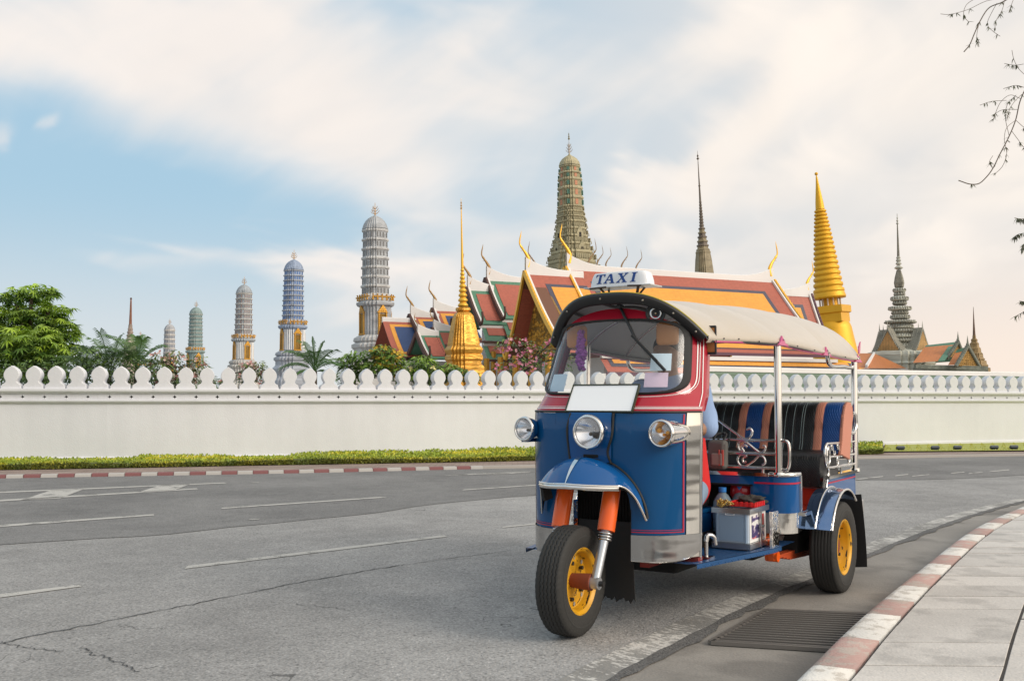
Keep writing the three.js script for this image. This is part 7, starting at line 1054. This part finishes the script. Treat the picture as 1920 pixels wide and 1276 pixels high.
{
  const d = rider('person', 'seated driver in a light blue shirt, red vest and jeans behind the windscreen', 'person', 0, 0, 0);
  const skin = phy([0.36, 0.19, 0.115], 0.55), cloth = (c) => std(c, 0.9, 0, { bumpMap: bumpFine, bumpScale: 0.002 });
  const X = 0.055, hip = [X, 0.68, -1.1], neck = [X, 1.255, -1.07], shL = [X + 0.175, 1.195, -1.05], shR = [X - 0.175, 1.195, -1.05], elL = [X + 0.265, 0.99, -0.94], elR = [X - 0.26, 0.95, -0.9], haL = [0.275, 0.985, -0.655], haR = [-0.255, 0.99, -0.64];
  const seg = (a, b, ra, rb, sx, sz) => [...a, ...b, ra, rb, sx, sz];
  // skin: neck, hands with five curled fingers each, forearms - one continuous body under the clothes
  const body = [seg(hip, [X, 1.1, -1.08], 0.12, 0.13, 1.15, 0.8), seg(neck, [X, 1.33, -1.04], 0.055, 0.05), seg(shL, elL, 0.05, 0.042), seg(shR, elR, 0.05, 0.042), seg(elL, haL, 0.042, 0.028), seg(elR, haR, 0.042, 0.028)];
  const bodyGeo = sdfMesh(body, V(-0.4, 0.55, -1.32), V(0.55, 1.45, -0.5), 0.013, 0.03);
  const hands = [haL, haR].map((h, i) => { const s = i ? -1 : 1, [x, y, z] = h, c = []; c.push([x, y, z, x, y + 0.002, z + 0.055, 0.026, 0.03, 1.25, 1]); for (let k = 0; k < 4; k++) { const fx = x + (k - 1.5) * 0.0185, l = [0.024, 0.028, 0.026, 0.02][k], z0 = z + 0.075; c.push([fx, y + 0.012, z0, fx, y + 0.01, z0 + l, 0.0095, 0.009], [fx, y + 0.01, z0 + l, fx, y - 0.02, z0 + l + 0.008, 0.009, 0.0085], [fx, y - 0.02, z0 + l + 0.008, fx, y - 0.034, z0 + l - 0.016, 0.0085, 0.008]); } c.push([x - s * 0.03, y, z + 0.02, x - s * 0.046, y - 0.008, z + 0.05, 0.012, 0.0105], [x - s * 0.046, y - 0.008, z + 0.05, x - s * 0.036, y - 0.026, z + 0.078, 0.0105, 0.009]); return sdfMesh(c, V(x - 0.07, y - 0.06, z - 0.03), V(x + 0.07, y + 0.05, z + 0.14), 0.0035, 0.006); });
  const hx = X, hy = 1.395, hz = -1.02;
  const head = sdfMesh([[hx, hy + 0.03, hz - 0.02, hx, hy + 0.035, hz, 0.083, 0.083, 0.94, 1.08], [hx, hy - 0.045, hz + 0.02, hx, hy - 0.06, hz + 0.04, 0.058, 0.045, 1, 1], [hx, hy - 0.12, hz - 0.03, hx, hy - 0.05, hz - 0.02, 0.05, 0.052], [hx, hy + 0.02, hz + 0.082, hx, hy - 0.02, hz + 0.098, 0.009, 0.015], [hx - 0.016, hy - 0.026, hz + 0.085, hx + 0.016, hy - 0.026, hz + 0.085, 0.009, 0.009], [hx - 0.022, hy - 0.056, hz + 0.07, hx + 0.022, hy - 0.056, hz + 0.07, 0.009, 0.009], [hx - 0.04, hy + 0.03, hz + 0.07, hx + 0.04, hy + 0.03, hz + 0.07, 0.011, 0.011], [hx + 0.083, hy + 0.015, hz - 0.015, hx + 0.083, hy - 0.022, hz - 0.005, 0.014, 0.01, 0.6, 1.2], [hx - 0.083, hy + 0.015, hz - 0.015, hx - 0.083, hy - 0.022, hz - 0.005, 0.014, 0.01, 0.6, 1.2]], V(hx - 0.13, hy - 0.16, hz - 0.14), V(hx + 0.13, hy + 0.14, hz + 0.14), 0.0045, 0.014);
  part('body', merge([bodyGeo, ...hands, head]), skin, d);
  for (const s of [-1, 1]) part('eye', new THREE.SphereGeometry(0.0115, 12, 10).translate(hx + s * 0.031, hy + 0.012, hz + 0.071), std([0.05, 0.035, 0.03], 0.2), d);
  part('hair', sdfMesh([[hx, hy + 0.05, hz - 0.03, hx, hy + 0.055, hz - 0.01, 0.085, 0.085, 0.98, 1.08], [hx, hy - 0.01, hz - 0.075, hx, hy + 0.03, hz - 0.07, 0.05, 0.05, 1.3, 0.7]], V(hx - 0.13, hy - 0.12, hz - 0.16), V(hx + 0.13, hy + 0.17, hz + 0.12), 0.005, 0.02), std([0.014, 0.012, 0.011], 0.8), d);
  part('shirt', wrinkle(sdfMesh([seg([X, 0.68, -1.1], [X, 0.98, -1.09], 0.145, 0.142, 1.2, 0.85), seg([X, 0.98, -1.09], [X, 1.14, -1.06], 0.142, 0.125, 1.3, 0.85), seg([X - 0.1, 1.19, -1.05], [X + 0.1, 1.19, -1.05], 0.078, 0.078), seg(shL, [X + 0.235, 1.05, -0.985], 0.078, 0.07), seg([X + 0.235, 1.05, -0.985], [elL[0] + 0.005, elL[1] + 0.01, elL[2] + 0.0], 0.07, 0.066), seg(shR, [X - 0.225, 1.05, -0.98], 0.078, 0.07), seg([X - 0.225, 1.05, -0.98], elR, 0.07, 0.066), seg([X, 1.24, -1.06], [X, 1.265, -1.055], 0.066, 0.058)], V(-0.38, 0.5, -1.35), V(0.56, 1.42, -0.75), 0.011, 0.035), 0.011, 14, 0.8, 1.0, 1600), cloth([0.30, 0.42, 0.66]), d);
  part('vest', wrinkle(sdfMesh([seg([X + 0.04, 0.66, -1.03], [X + 0.03, 0.97, -1.03], 0.172, 0.152, 1.2, 0.9), seg([X, 0.97, -1.04], [X, 1.12, -1.03], 0.15, 0.115, 1.15, 0.85)], V(-0.28, 0.4, -1.34), V(0.52, 1.28, -0.78), 0.012, 0.03), 0.007, 11, 0.8, 0.9, 1620), cloth([0.62, 0.022, 0.022]), d);
  part('jeans', wrinkle(sdfMesh([seg([X - 0.09, 0.67, -1.08], [X + 0.09, 0.67, -1.08], 0.115, 0.115), seg([X + 0.14, 0.65, -1.02], [X + 0.2, 0.53, -0.74], 0.105, 0.075), seg([X + 0.2, 0.53, -0.74], [X + 0.185, 0.42, -0.66], 0.074, 0.058), seg([X - 0.12, 0.65, -1.02], [X - 0.19, 0.53, -0.74], 0.1, 0.075), seg([X - 0.19, 0.53, -0.74], [X - 0.19, 0.42, -0.66], 0.074, 0.058)], V(-0.28, 0.33, -1.3), V(0.48, 0.9, -0.5), 0.012, 0.02), 0.010, 15, 0.9, 1.1, 1640), cloth([0.22, 0.31, 0.42]), d);
  for (const s of [-1, 1]) part('shoe', sdfMesh([seg([X + s * 0.19, 0.38, -0.67], [X + s * 0.195, 0.365, -0.5], 0.045, 0.036)], V(X + s * 0.19 - 0.07, 0.3, -0.76), V(X + s * 0.19 + 0.07, 0.46, -0.42), 0.007, 0.01), std([0.03, 0.025, 0.02], 0.6), d);
}
renderer.render(scene, camera);
